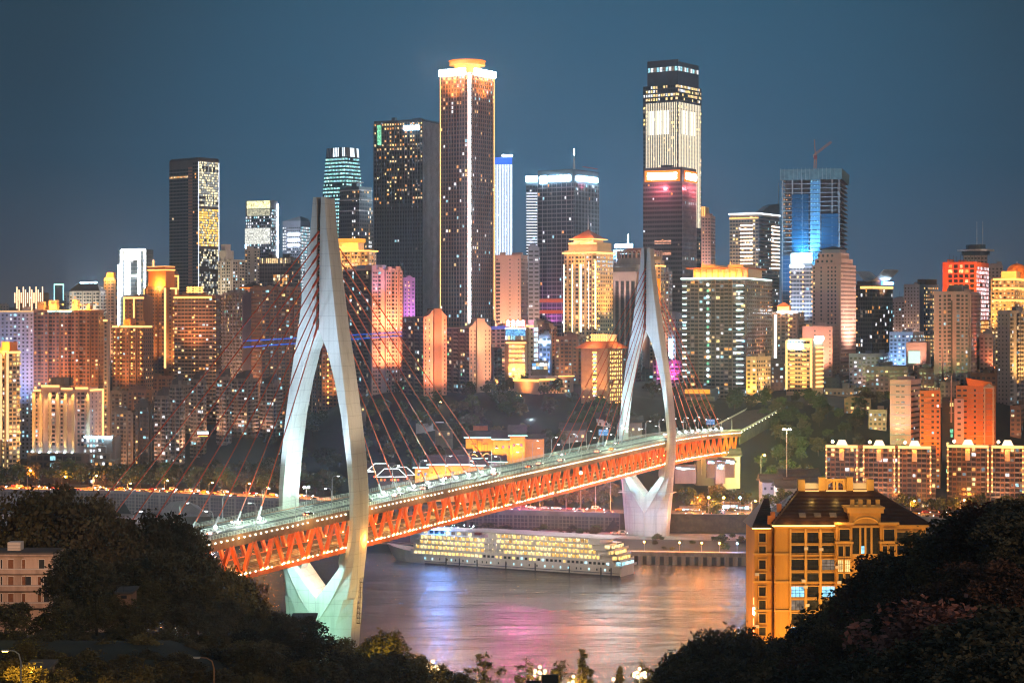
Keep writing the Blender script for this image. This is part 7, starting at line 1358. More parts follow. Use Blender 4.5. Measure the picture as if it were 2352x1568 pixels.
lamp('SPOT', 'wing_side_floodlight', yp(-24, 2, 22), 22000, (1, .50, .12), yp(-4.4, 9, 36), 1, 80, .9); lamp('SPOT', 'corner_uplight', yp(1.2, -3.2, 14), 9000, (1, .66, .10), yp(.8, 0, 27), .3, 46, .5); lamp('SPOT', 'side_floodlight', yp(-12, -10, 12), 18000, (1, .45, .10), yp(-2.4, 2.2, 36), 1, 70, .9)
lamp('POINT', 'gallery_lamp', yp(rx0+2.8, yr-3, rz_+1.6), 300, (1, .66, .2), size=.3); lamp('POINT', 'gallery_lamp', yp(rx1-2.8, yr-3, rz_+1.6), 300, (1, .66, .2), size=.3); lamp('POINT', 'gallery_lamp', yp(xm, yr-3, rz_+1.6), 300, (1, .66, .2), size=.3)
for x in (3, 7, 11, 14): lamp('POINT', 'eaves_lamp', yp(x, -1.9, ez+.9), 170, (1, .6, .2), size=.15)
m_ = MB()
for k, e1 in enumerate((E_RED, E_RED, E_COOL, E_RED)): m_.box(-4.75, -4.5, 2.0, 2.15, yz(1462-24*k), yz(1446-24*k), emit('dim_sign_red', (1, .25, .08), 3) if e1 is E_RED else e1)
m_.build('blade_sign', yb)

# ------------------------------------------------------------------ white walk-up house and ruins on the left knoll
HD = 374.0; HM = HD/F
def hx(px): return px*HM
def hz(py): return PZ(py, HD)-64
wh = thing('white_walkup_house', 'dim three-storey white walk-up house with open galleries among dark trees', 'building', (PX(0, HD), HD, 64), .0)
W_HOUSE = mat('stained_pink_white_plaster', (.36, .28, .235), .9, 0, .4, .35, .05, 2, streak=True); M_DOOR = mat('brown_wooden_door', (.16, .07, .035), .7, 0, .3, 2)
m_ = MB(); m_.box(-8, hx(120), .6, 8, -2, hz(1276), W_HOUSE); m_.build('walls', wh)
m_ = MB(); m_.box(-8, hx(121)+.2, -.5, 8.3, hz(1276), hz(1272), W_HOUSE); m_.box(-8, hx(121)+.1, -.3, 8, hz(1272)+.01, hz(1268), M_ROOFD); m_.build('flat_roof', wh)
for y0, y1 in ((1317, 1307), (1356, 1345), (1395, 1384)): m_ = MB(); m_.box(-8, hx(121), -.5, .59, hz(y0), hz(y1), W_HOUSE); m_.box(-8, hx(121)+.1, -.62, .58, hz(y1)+.01, hz(y1)+.12, W_WHITE); m_.build('gallery_parapet', wh)
for r, (t, bt) in enumerate(((1283, 1307), (1322, 1345), (1361, 1384))):
    for px0, px1, k in ((0, 4, 'w'), (17, 30, 'd'), (49, 57, 'd') , (58, 70, 'w') if r == 1 else (60, 61, 'n'), (85, 93, 'd') if r == 1 else (88, 101, 'w') if r == 0 else (85, 93, 'd'), (99, 112, 'w') if r else (100, 101, 'n')):
        if k == 'n': continue
        q = MB(); q.quad((hx(px0), .57, hz(bt)), (hx(px1), .57, hz(bt)), (hx(px1), .57, hz(t+2)), (hx(px0), .57, hz(t+2)), M_DOOR if k == 'd' else M_GLASS); o = q.build('door' if k == 'd' else 'window', wh)
        f = MB(); f.box(hx(px0)-.08, hx(px0), .4, .56, hz(bt), hz(t+2), W_WHITE); f.box(hx(px1), hx(px1)+.08, .4, .56, hz(bt), hz(t+2), W_WHITE); f.box(hx(px0), hx(px1), .4, .56, hz(t+2), hz(t+2)+.1, W_WHITE); f.build('frame', o)
m_ = MB(); m_.box(hx(8), hx(38), 3, 5.5, hz(1268)+.02, hz(1249), W_WHITE)
for i in range(5): m_.box(hx(8), hx(38), 2.9, 2.99, hz(1266)+.28*i, hz(1266)+.28*i+.1, W_GREY)
m_.build('roof_tank_house', wh)
lamp('SPOT', 'gallery_glow', Vector((PX(75, HD), HD-42, 96)), 30000, (1, .60, .42), Vector((PX(60, HD), HD, 76)), 1, 80, .9)
def ruin(label, px0, px1, yt, yb_, d, w, nwin):
    Wd = (px1-px0)*d/F; z0 = PZ(yb_, d); H = (yb_-yt)*d/F; r = thing('derelict_house', label, 'building', (PX(px0, d), d, z0), .05)
    q = MB(); q.box(0, Wd, 0, 7, -10, H, w); q.build('walls', r); q = MB(); q.box(-.4, Wd+.4, -.5, 7.4, H+.01, H+.35, M_ROOFD); q.build('flat_roof', r)
    for i in range(nwin): x = Wd*(i+.5)/nwin; q = MB(); q.quad((x-.5, -.03, H*.35), (x+.5, -.03, H*.35), (x+.5, -.03, H*.8), (x-.5, -.03, H*.8), M_GLASS); q.build('window', r)
    q = MB()
    for i in range(int(Wd/1.2)+1): q.box(i*1.2, i*1.2+.06, -.4, -.34, H+.36, H+1.3, M_DARK)
    q.box(0, Wd, -.4, -.35, H+1.3, H+1.36, M_DARK); q.build('roof_railing', r); return r
ruin('dim brick ruin with a railed flat roof right of the white house', 194, 268, 1322, 1352, 352, W_HOUSE, 3); ruin('small shack with a dim porch among the dark trees', 268, 300, 1363, 1380, 330, W_BROWN, 1); ruin('brick outhouse with a thin roof slab beside the pylon foot', 672, 722, 1422, 1436, 432, W_BROWN, 1); ruin('low roadside sheds lit grey beside the unlit street lamp', 400, 500, 1530, 1552, 290, W_BROWN, 3); ruin('yellow-lit hut with hanging laundry under the glowing lamp', 52, 100, 1545, 1562, 232, W_BROWN, 2)

# ------------------------------------------------------------------ trees
def leaf_mat(name, col, rand=.55):
    m = mat(name, col, .8, 0, .55, .35, rand=rand, spec=.2); return m
F_DARK, F_GREEN, F_RUST, F_OLIVE, F_YEL = leaf_mat('dark_foliage', (.058, .052, .030)), leaf_mat('green_foliage', (.050, .072, .018)), leaf_mat('rusty_foliage', (.085, .042, .026)), leaf_mat('olive_foliage', (.085, .072, .030)), leaf_mat('yellowing_foliage', (.12, .10, .022))
M_BARK = mat('bark', (.06, .045, .035), .9, 0, .3, 2)
def crown_mesh(seed, h, r, base, nl, leaf, m, lobes=9, shape='round', sparse=0.0):
    rr = random.Random(seed); mb = MB(); L_ = []
    for i in range(lobes):
        a = 2*math.pi*(i*.618+rr.random()*.2); t = (i+.5)/lobes
        if shape == 'round': z = lerp(base+.15*(h-base), h*.86, t); q = math.sin(math.pi*min(.97, max(.12, (t*.82+.12))))*r*.62; lr = r*rr.uniform(.36, .56)
        elif shape == 'cone': z = lerp(base, h*.95, t); q = r*.55*(1-t)**.8*rr.uniform(.3, 1); lr = r*lerp(.55, .14, t)
        else: z = lerp(base+.3*(h-base), h*.9, t**.6); q = r*.72*rr.uniform(.5, 1); lr = r*rr.uniform(.26, .4)
        L_.append((Vector((q*math.cos(a), q*math.sin(a), z)), lr))
    if shape != 'cone': L_.append((Vector((0, 0, h*.86)), r*.38))
    per = nl//len(L_); i0 = mb.mi(m)
    for c, lr in L_:
        tw = [Vector((rr.gauss(0, 1), rr.gauss(0, 1), rr.gauss(0, .9))).normalized()*lr*rr.uniform(.55, 1.05) for _ in range(max(4, per//26))]
        for k in range(per):
            p = c+tw[k % len(tw)]+Vector((rr.gauss(0, 1), rr.gauss(0, 1), rr.gauss(0, .8)))*lr*.2
            u = Vector((rr.gauss(0, 1), rr.gauss(0, 1), rr.gauss(0, .6))).normalized(); v = u.cross(Vector((rr.gauss(0, 1), rr.gauss(0, 1), rr.gauss(0, 1)))).normalized(); s = leaf*rr.uniform(.6, 1.3); u *= s; v *= s*.62
            i = len(mb.v); mb.v += [tuple(p-u), tuple(p+v*.9), tuple(p+u), tuple(p-v*.9)]; mb.f.append((i, i+1, i+2, i+3)); mb.m.append(0)
    tr = MB(); tr.tube([(0, 0, -5), (rr.uniform(-.2, .2), rr.uniform(-.2, .2), base), (rr.uniform(-.4, .4), rr.uniform(-.4, .4), h*.75)], h*.028, M_BARK, 7, h*.006)
    for c, lr in L_: s_ = Vector((0, 0, lerp(base*.8, max(base, c.z*.75), .6))); tr.tube([s_, s_.lerp(c, .55)+Vector((0, 0, .2)), c], h*.011, M_BARK, 4, h*.003)
    return mb.mesh('crown'), tr.mesh('trunk')
def tree_proto(seed, h, r, base, nl, leaf, m, **k): c, t = crown_mesh(seed, h, r, base, nl, leaf, m, **k); return (c, t, h, m)
def plant(proto, loc, hgt, label, group=None, name='leafy_tree', m=None, wide=1.0):
    c, t, h, m0 = proto; s = hgt/h; r = thing(name, label, 'tree', loc, R.uniform(0, 6.28), group); r.scale = (s*wide, s*wide, s)
    inst('trunk', t, r); o = inst('crown', c, r)
    if m and m is not m0: o.material_slots[0].link = 'OBJECT'; o.material_slots[0].material = m
    return r
near = [tree_proto(s_, 15, 5.6, 4.5, 6500, .33, F_DARK, lobes=12) for s_ in (1, 2, 3, 4)]+[tree_proto(9, 15, 6.4, 4, 6000, .34, F_DARK, lobes=14, shape='spread')]
mid = [tree_proto(s_, 11, 5.0, 2.6, 1300, .62, F_GREEN, lobes=9) for s_ in (21, 22, 23)]+[tree_proto(24, 11, 5.4, 2.6, 1200, .62, F_GREEN, lobes=10, shape='spread')]
cone = tree_proto(31, 13, 2.8, 2.0, 2600, .26, F_YEL, lobes=12, shape='cone'); sparse = [tree_proto(s_, 9, 2.6, 2.2, 620, .22, F_YEL, lobes=8) for s_ in (41, 42)]
def nplant(lst, label, group, mats_=(F_DARK,), wide=1.0):
    for px, py, d in lst:
        x = PX(px, d); z = gz(x, d); zt = PZ(py, d); h = max(7.0, zt-z); plant(R.choice(near), (x, d, zt-h), h, label, group, m=R.choice(mats_), wide=wide*min(1.25, max(.72, 15/h)))
nplant([(20, 1185, 410), (75, 1128, 405), (130, 1118, 410), (185, 1152, 400), (225, 1142, 400), (255, 1168, 395)], 'tall dark tree crowning the knoll behind the white house', 'tall trees on the knoll', (F_DARK, F_DARK, F_OLIVE))
nplant([(300, 1205, 380), (345, 1180, 385), (400, 1182, 390), (440, 1212, 400), (480, 1282, 405), (530, 1304, 410), (570, 1334, 415), (600, 1378, 420)], 'dark bushy tree hiding the near end of the bridge', 'trees hiding the bridge end', (F_DARK, F_OLIVE))
nplant([(165, 1262, 340), (222, 1290, 338), (300, 1290, 350), (380, 1265, 350), (450, 1318, 360), (520, 1372, 370), (580, 1402, 380), (640, 1404, 400), (690, 1416, 420), (740, 1455, 430), (795, 1468, 430), (140, 1370, 325), (345, 1330, 345), (420, 1350, 350), (490, 1400, 350)], 'shadowed tree in the dark mass below the bridge end', 'shadowed trees on the slope', (F_DARK, F_DARK, F_OLIVE))
nplant([(30, 1385, 300), (110, 1405, 310), (180, 1395, 320), (250, 1365, 320), (330, 1372, 320), (420, 1385, 320), (500, 1432, 320), (570, 1442, 320), (640, 1442, 330), (700, 1472, 330), (780, 1500, 340), (840, 1502, 350), (900, 1494, 360), (950, 1508, 360), (1010, 1532, 370), (1060, 1546, 370)], 'low dark tree on the slope above the riverside promenade', 'low trees above the promenade', (F_DARK, F_DARK, F_OLIVE))
nplant([(60, 1470, 262), (150, 1505, 250), (235, 1470, 280), (330, 1455, 280), (420, 1500, 270), (560, 1480, 280), (620, 1505, 290), (690, 1515, 290), (760, 1525, 290), (520, 1535, 262), (330, 1530, 250), (220, 1545, 245), (100, 1445, 285), (20, 1450, 285), (180, 1450, 290), (290, 1430, 300), (380, 1440, 300), (470, 1460, 295), (140, 1535, 235), (265, 1520, 255), (400, 1545, 250), (600, 1545, 262), (690, 1548, 270), (455, 1540, 245), (10, 1520, 240), (120, 1490, 262), (200, 1490, 262), (290, 1500, 262), (60, 1530, 225), (150, 1560, 225), (340, 1490, 270), (390, 1520, 262), (250, 1556, 235), (330, 1560, 235), (500, 1490, 285), (440, 1470, 290), (560, 1556, 250)], 'nearly black tree beside the roadside houses at the bottom', 'black roadside trees', (F_DARK, F_OLIVE))
nplant([(888, 1452, 400)], 'spreading tree lit golden from below beside the pylon foot', None, (F_YEL,), 1.1)
nplant([(845, 1470, 402)], 'small tree with gold-lit edge between pylon foot and dark slope', None, (F_YEL,))
nplant([(2345, 1152, 215), (2270, 1152, 225), (2215, 1170, 230), (2310, 1178, 200), (2160, 1228, 240), (2100, 1258, 250), (2040, 1278, 260), (1985, 1312, 265), (1940, 1352, 270)], 'big brown-green tree overlapping the ochre apartment building', 'big trees before the ochre building', (F_DARK, F_OLIVE, F_RUST))
nplant([(1890, 1398, 280), (1850, 1440, 285), (1800, 1464, 300), (1760, 1466, 310), (1700, 1442, 300), (1640, 1448, 300), (1590, 1478, 300), (1555, 1505, 290)], 'dark rounded tree edging the river at the ochre building foot', 'dark trees edging the river', (F_DARK, F_OLIVE))
nplant([(2300, 1285, 190), (2220, 1292, 195), (2150, 1345, 200), (2075, 1362, 205), (2000, 1405, 210), (1930, 1442, 220), (1860, 1482, 230), (1780, 1502, 240), (1690, 1512, 250), (1610, 1524, 250), (2330, 1225, 205)], 'dark tree in the wooded slope under the ochre building', 'trees on the wooded slope', (F_DARK, F_DARK, F_OLIVE, F_RUST))
nplant([(2130, 1378, 178)], 'rust-red tree standing out from the black woods', None, (leaf_mat('bright_rust_foliage', (.20, .085, .065)),), 1.15)
nplant([(2320, 1422, 160), (2240, 1442, 165), (2180, 1482, 165), (2060, 1492, 170), (1980, 1502, 175), (1900, 1522, 180), (1820, 1534, 190), (1730, 1545, 205), (2345, 1475, 140), (2290, 1500, 140), (2352, 1400, 165), (2230, 1515, 150), (2130, 1530, 150), (2020, 1540, 155)], 'nearest dark tree filling the bottom corner', 'nearest dark trees', (F_DARK,))
for px, py, d, pr_, lab in ((1110, 1490, 372, sparse[0], 'bare thin tree with few yellow leaves at the promenade'), (1215, 1508, 366, sparse[1], 'sparse yellow-green sapling beside the globe lamp'), (1285, 1506, 368, sparse[0], 'slender sparse sapling between two promenade lamps'), (1340, 1480, 366, cone, 'tall conical tree standing against the water'), (1424, 1522, 366, cone, 'short conical tree left of the second globe lamp'), (1482, 1516, 370, sparse[1], 'leafy sapling behind the second globe lamp'), (1010, 1520, 366, sparse[1], 'yellow-lit sapling beside the first promenade lamp'), (1520, 1535, 350, sparse[0], 'small sapling beside the dark river trees')):
    x = PX(px, d); z = gz(x, d); plant(pr_, (x, d, z), max(4, PZ(py, d)-z), lab, None, name='promenade_tree')
def bank_trees(x0, x1, step, v, h, label, group, m=(F_GREEN,), jit=3, rowz=None):
    x = x0
    while x < x1:
        xx = x+R.uniform(-jit, jit); vv = v+R.uniform(-jit, jit); y = ywall(xx)+vv; hh = h*R.uniform(.8, 1.2)
        plant(R.choice(mid), (xx, y, gz(xx, y)), hh, label, group, name='street_tree', m=R.choice(m)); x += step
bank_trees(-450, -112, 8.5, 33, 14, 'street tree along the busy riverside road below the old towers', 'street trees on the riverside road', (F_GREEN, F_OLIVE, F_GREEN), 2.5)
bank_trees(-440, -120, 12, 47, 15, 'tree in the second row behind the riverside road', 'second row of riverside trees', (F_GREEN, F_OLIVE), 4)
bank_trees(-10, 62, 7.5, 34, 13, 'riverside tree under the bridge deck left of the far pylon', 'riverside trees under the deck', (F_GREEN, F_OLIVE), 2)
bank_trees(-4, 60, 9, 48, 15, 'taller tree behind the riverside trees under the deck', 'taller trees under the deck', (F_GREEN, F_OLIVE), 3)
bank_trees(98, 178, 9, 38, 12, 'riverside tree right of the far pylon', 'riverside trees right of the far pylon', (F_GREEN, F_GREEN, F_OLIVE), 3)
bank_trees(185, 330, 8, 31, 10, 'street tree in front of the lamp-edged river blocks', 'street trees before the river blocks', (F_GREEN,), 2)
bank_trees(-112, -30, 9, 60, 11, 'dark tree on the slope behind the near pylon', 'slope trees behind the near pylon', (F_OLIVE, F_GREEN), 6)
for (x0, x1, v0, v1, n_, lab, grp, ms_) in ((-110, 40, 120, 290, 56, 'tree on the unlit hillside between the pylons', 'trees on the dark hillside', (F_GREEN, F_OLIVE, F_DARK)), (120, 250, 55, 240, 28, 'tree on the slope beneath the bridge approach road', 'trees on the approach slope', (F_OLIVE, F_GREEN, F_DARK)), (128, 250, 178, 285, 40, 'green tree on the lit bank right below the approach road', 'green trees below the approach road', (F_GREEN, F_GREEN, F_OLIVE)), (150, 300, 250, 300, 22, 'tree lining the upper street by the bridge approach', 'trees on the upper street', (F_GREEN, F_OLIVE)), (-420, -150, 75, 130, 15, 'tree among the old towers above the riverside road', 'trees among the old towers', (F_DARK, F_OLIVE)), (95, 140, 230, 330, 10, 'dark tree beside the columned hall', 'trees beside the columned hall', (F_DARK, F_OLIVE))):
    for i in range(n_):
        x, v = R.uniform(x0, x1), R.uniform(v0, v1); y = ywall(x)+v
        if 'approach' in grp and abs((Vector((x, y, 0))-B0).dot(BN)) < 17: x += 40
        plant(R.choice(mid), (x, y, gz(x, y)-.5), R.uniform(8, 14), lab, grp, name='slope_tree', m=R.choice(ms_))
plant(mid[1], P(1640, 1196, 1168), 12, 'round green tree standing alone beside the riverside road', None, name='street_tree', m=F_GREEN); plant(mid[2], P(1608, 1178, 1180), 11, 'golden-lit tree beside a sodium lamp right of the far pylon', None, name='street_tree', m=F_YEL)
lamp('POINT', 'tree_uplight', P(1603, 1150, 1172), 1800, (1, .45, .06), size=.5); lamp('POINT', 'tree_uplight', P(890, 1500, 393), 1400, (1, .75, .12), size=.5); lamp('SPOT', 'slope_floodlight', P(1790, 1030, 1230), 700000, (.85, .95, .30), P(1790, 1025, 1340), 1, 100, .9)

# ------------------------------------------------------------------ lamps, cars, signs and the small things
M_POLE = mat('galvanised_pole', (.42, .44, .45), .45, .6)
def street_lamp(label, group, h, arm, head, double=False, name='street_lamp'):
    r = thing(name, label, 'street lamp', (0, 0, 0), 0, group)
    q = MB(); q.tube([(0, 0, 0), (0, 0, h*.86), (arm*.18, 0, h*.96), (arm*.55, 0, h), (arm, 0, h)], .14, M_POLE, 6, .08); q.build('pole', r)
    q = MB(); q.box(arm-.1, arm+1.0, -.22, .22, h-.1, h+.1, M_POLE); q.box(arm, arm+.9, -.18, .18, h-.2, h-.105, head); q.build('lamp_head', r)
    if double: q = MB(); q.tube([(0, 0, h*.86), (-arm*.5, 0, h), (-arm, 0, h)], .1, M_POLE, 5); q.box(-arm-1, -arm+.1, -.22, .22, h-.1, h+.1, M_POLE); q.box(-arm-.9, -arm, -.18, .18, h-.2, h-.105, head); q.build('second_arm', r)
    return r
E_LED = emit('street_lamp_led', (.9, .96, 1), 10); E_DIML = emit('street_lamp_dim', (.9, .95, 1), 14)
l1 = street_lamp('curved silver street lamp on the bridge far-side railing', 'lamps on the bridge far railing', 9.5, 2.2, E_DIML)
l2 = street_lamp('curved silver street lamp on the bridge near-side railing', 'lamps on the bridge near railing', 9.0, 2.0, E_DIML)
rzb = math.atan2(BN.y, BN.x); first = [True, True]
for i in range(27):
    s = -118+30*i
    if s > S1-6: break
    for k, (lp, a) in enumerate(((l1, -11.4), (l2, 10.6))):
        s2 = s+12*k
        if min(abs(s2), abs(s2-SPAN)) < 9: continue
        rz = rzb if k == 0 else rzb+math.pi; loc = bp_(s2, a, DZ)
        if first[k]: lp.location = loc; lp.rotation_euler = (0, 0, rz); first[k] = False
        else: dup(lp, loc, rz)
for s, lab in ((8, 'bright floodlight mast beside the near pylon leg'), (SPAN-9, 'bright floodlight mast beside the far pylon leg')):
    r = thing('floodlight_mast', lab, 'street lamp', bp_(s, -11, DZ)); q = MB(); q.tube([(0, 0, 0), (0, 0, 7)], .12, M_POLE, 6); q.tube([(-.8, 0, 6.6), (.8, 0, 6.6)], .08, M_POLE, 4); q.build('pole', r)
    for x in (-.8, .8): q = MB(); q.ball((x, 0, 7), .45, emit('mast_flood', (.8, .95, 1), 90), 8, 5); q.build('flood_lamp', r)
# cars
def car(label, group, paint, van=False, taxi=False):
    r = thing('van' if van else 'car', label, 'van' if van else 'car', (0, 0, 0), 0, group); L_, h = (5.2, 2.1) if van else (4.5, 1.45)
    pts = [(-L_/2, .35), (L_/2, .35), (L_/2, .8), (L_/2-.1, .95), (L_*.27, 1.0), (L_*.12, h), (-L_*.3, h), (-L_*.45, 1.0), (-L_/2, .9)] if not van else [(-L_/2, .35), (L_/2, .35), (L_/2, .9), (L_*.40, 1.1), (L_*.27, h), (-L_/2+.1, h), (-L_/2, 1.0)]
    q = MB(); q.loft([[(x, -.88, z) for x, z in pts], [(x, .88, z) for x, z in pts]], paint); q.build('body', r)
    q = MB()
    for sd in (-1, 1): q.quad(*([(-L_*.28, sd*.89, 1.02), (L_*.22, sd*.89, 1.02), (L_*.11, sd*.89, h-.1), (-L_*.26, sd*.89, h-.1)][::sd]), M_GLASS)
    q.build('side_windows', r)
    for x in (-L_*.3, L_*.3): q = MB(); q.tube([(x, -.92, .34), (x, .92, .34)], .34, M_DARK, 10); q.build('wheel_pair', r)
    for y in (-.6, .6):
        q = MB(); q.box(L_/2, L_/2+.08, y-.28, y+.28, .6, .85, emit('headlight', (1, .95, .85), 45)); q.build('headlight', r)
        q = MB(); q.box(-L_/2-.08, -L_/2, y-.28, y+.28, .65, .95, emit('taillight', (1, .06, .02), 22)); q.build('taillight', r)
    return r
PAINTS = [('white', (.6, .6, .6)), ('black', (.02, .02, .022)), ('silver grey', (.3, .31, .32)), ('dark red', (.25, .02, .02)), ('yellow', (.6, .38, .03))]
protos = []
for nm, c in PAINTS: protos.append([car('%s car in the riverside road traffic' % nm, '%s cars on the riverside road' % nm, mat('car_paint_'+nm.replace(' ', '_'), c, .25, .1, .05)), False, nm])
vanp = [car('white van in the riverside road traffic', 'white vans on the riverside road', MATS['car_paint_white'], True), False, 'van']
def place_car(pr_, loc, rz, lab=None, grp=None):
    if not pr_[1]: pr_[0].location = loc; pr_[0].rotation_euler = (0, 0, rz); pr_[1] = True; return pr_[0]
    return dup(pr_[0], loc, rz, 1, lab, grp)
for x0, x1, n_ in ((-455, -125, 74), (-20, 62, 16), (98, 172, 14), (212, 330, 20)):
    for i in range(n_):
        x = lerp(x0, x1, (i+R.uniform(.1, .9))/n_); lane = R.choice((6.3, 13, 19.8, 26.4)); y = ywall(x)+lane; dx = ywall(x+1)-ywall(x)
        rz = math.atan2(dx, 1)+(math.pi if lane < 15 else 0); pr_ = vanp if R.random() < .12 else R.choice(protos); place_car(pr_, (x, y, lerp(17.06, 17.25, lane/27)+.01), rz)
for s, a, k in ((-96, 5, 0), (-60, -5, 2), (-28, 7, 1), (30, 4.6, 0), (52, 7.4, 0), (88, 4.8, 2), (140, -6, 3), (170, 6, 0), (215, 6.5, 1), (236, 4.5, 0), (262, 7, 2), (300, -5, 0), (330, 5, 0), (350, 6.8, 4), (400, -6, 2), (470, 5.5, 0), (505, -5, 1), (540, 6, 0)):
    nm = protos[k][2]; place_car(protos[k], bp_(s, a, DZ+.04), math.atan2(BU.y, BU.x)+(0 if a > 0 else math.pi), '%s car crossing the bridge' % nm, '%s cars on the bridge' % nm)
place_car(protos[0], P(1413, 1226, 1128), .1, 'white car parked on the quay left of the far pylon foot'); dup(vanp[0], P(1430, 1226, 1128), .15, 1, 'white van parked on the quay beside the far pylon foot'); dup(vanp[0], P(500/2.613*.574+0, 1165, 1240), .1, 1, 'white van on the river plaza below the long stone wall')
# sodium lamps of the riverside road
sl = street_lamp('sodium street lamp glowing orange among the riverside road trees', 'sodium lamps on the riverside road', 10, 1.8, emit('sodium_head', (1, .46, .10), 160))
q = MB(); q.ball((2.3, 0, 9.7), .55, emit('sodium_globe', (1, .40, .07), 190), 8, 5); q.build('glowing_globe', sl)
fi = True
for px, py, d in ((70, 1080, 1365), (150, 1094, 1355), (222, 1092, 1350), (300, 1110, 1345), (385, 1103, 1330), (488, 1108, 1310), (573, 1110, 1290), (615, 1118, 1280), (1603, 1142, 1196), (1735, 1150, 1186), (2100, 1150, 1176), (2215, 1148, 1176), (1620, 1048, 1290), (1756, 1045, 1280), (1012, 952, 1440), (1195, 950, 1430)):
    p = P(px, py, d); z = max(gz(p.x, p.y), p.z-12); rt = (p.z-z)/9.7
    if fi: sl.location = (p.x-2.3, p.y, z); sl.scale = (1, 1, rt); fi = False
    else: c = dup(sl, (p.x-2.3, p.y, z)); c.scale = (1, 1, max(.4, rt))
    lamp('POINT', 'sodium_light', p+Vector((0, -1.6, -.6)), 13000, (1, .36, .05), size=.4)
for x in range(-430, -110, 22): lamp('SPOT', 'road_light', (x, ywall(x)+15, 27), 110000, (1, .27, .04), (x, ywall(x)+14.5, 17), .8, 122, .3)
for x in (10, 45, 112, 150, 225, 262, 300): lamp('POINT', 'road_light', (x, ywall(x)+14, 25), 9000, (1, .30, .06), size=.8)
for x in (-330, -250, -190): lamp('POINT', 'plaza_light', (x, ywall(x)-40, 16), 9000, (.65, .65, .85), size=1)
for x in (95, 150, 20): lamp('POINT', 'quay_light', (x, ywall(x)-22, 18), 3000, (1, .6, .35), size=1)
# twin high mast
r = thing('high_mast_lamp', 'tall twin-headed mast lamp above the trees beside the river blocks', 'street lamp', P(1807, 1050, 1215)); hm = PZ(985, 1215)-PZ(1050, 1215); q = MB(); q.tube([(0, 0, -12), (0, 0, hm)], .3, M_POLE, 6, .18); q.tube([(-2.2, 0, hm), (2.2, 0, hm)], .12, M_POLE, 5); q.build('pole', r)
for x in (-2.2, -1.2, 1.2, 2.2): q = MB(); q.ball((x, 0, hm-.2), .5, emit('mast_warm', (1, .72, .48), 45), 8, 5); q.build('lamp_head', r)
lamp('POINT', 'mast_light', P(1807, 988, 1213), 9000, (1, .8, .4), size=.5)
# globe lamps on the promenade
E_GLOBE = emit('globe_glass', (1, .72, .36), 2.6)
def globe_lamp(px, py, d, lab, n=5):
    x = PX(px, d); z = gz(x, d); H = PZ(py, d)-z; r = thing('globe_lamp', lab, 'street lamp', (x, d, z)); q = MB(); q.tube([(0, 0, 0), (0, 0, H-.5)], .12, M_POLE, 6, .07); q.build('post', r)
    for k in range(n):
        if k == 0: c = (0, 0, H)
        else: a = 2*math.pi*k/(n-1)+.4; c = (1.05*math.cos(a), .9*math.sin(a), H-.8-.55*(k % 2)); q = MB(); q.tube([(0, 0, H-1.6), (c[0]*.8, c[1]*.8, c[2]-.5), (c[0], c[1], c[2]-.3)], .05, M_POLE, 5); q.build('arm', r)
        q = MB(); q.ball(c, .32, E_GLOBE, 10, 7); q.build('globe', r)
    lamp('POINT', 'globe_glow', (x, d-1.6, z+H-.5), 700, (1, .74, .3), size=.3)
globe_lamp(1240, 1531, 366, 'five-globe promenade lamp beside the dark road sign', 7); globe_lamp(1469, 1535, 362, 'tall globe cluster lamp near the river trees', 9); globe_lamp(994, 1518, 366, 'globe cluster lamp at the edge of the dark slope', 6); globe_lamp(1317, 1553, 366, 'low globe cluster lamp between the conical trees', 4); globe_lamp(1409, 1559, 362, 'lowest globe lamp cut by the frame bottom', 4); globe_lamp(1270, 1556, 366, 'small single-globe lamp right of the five-globe lamp', 1)
r = thing('road_sign', 'back of a dark road sign board on a bent post beside the five-globe lamp', 'sign', P(1240, 1545, 340)); q = MB(); q.box(.3, 3.2, 0, .15, -3.5, -.2, M_DARK); q.box(-2.4, .2, .0, .15, -4, -1.3, M_DARK); q.build('board', r); q = MB(); q.tube([(1.6, .3, -9), (1.6, .3, -1.2), (.6, .3, -.4), (-4, .3, 0)], .09, M_POLE, 6); q.build('post', r)
# lamps at the bottom frame edge
for px0, px1, py, d, lab, hd in ((48, 18, 1494, 215, 'glowing curved street lamp at the bottom corner by the yellow-lit hut', emit('near_sodium', (1, .62, .14), 12)), (492, 458, 1510, 225, 'unlit curved street lamp rising at the bottom of the dark slope', M_POLE)):
    x = PX(px0, d); z = gz(x, d)-2; H = PZ(py, d)-z; r = thing('street_lamp', lab, 'street lamp', (x, d, z)); ar = PX(px1, d)-x; q = MB(); q.tube([(0, 0, 0), (0, 0, H-1.2), (ar*.15, 0, H-.35), (ar*.5, 0, H), (ar, 0, H+.05)], .1, M_POLE if px0 < 100 else mat('rusty_pole', (.22, .13, .08), .7, .2), 7, .05); q.build('pole', r); q = MB(); q.box(ar-.7, ar+.1, -.14, .14, H, H+.12, M_POLE); q.box(ar-.6, ar, -.12, .12, H-.08, H-.005, hd); q.build('lamp_head', r)
lamp('POINT', 'corner_lamp_light', P(38, 1518, 219), 4500, (1, .62, .08), size=.2); lamp('POINT', 'corner_lamp_light', P(75, 1548, 226), 2500, (1, .62, .08), size=.2)
q = MB(); q.ball((0, 0, 0), .12, emit('bare_bulb', (1, .85, .5), 60), 7, 5); o = q.build('wall_bulb', None, P(66, 1538, 229)); tag(o, 'bare bright bulb beside the yellow-lit hut', 'lamp')
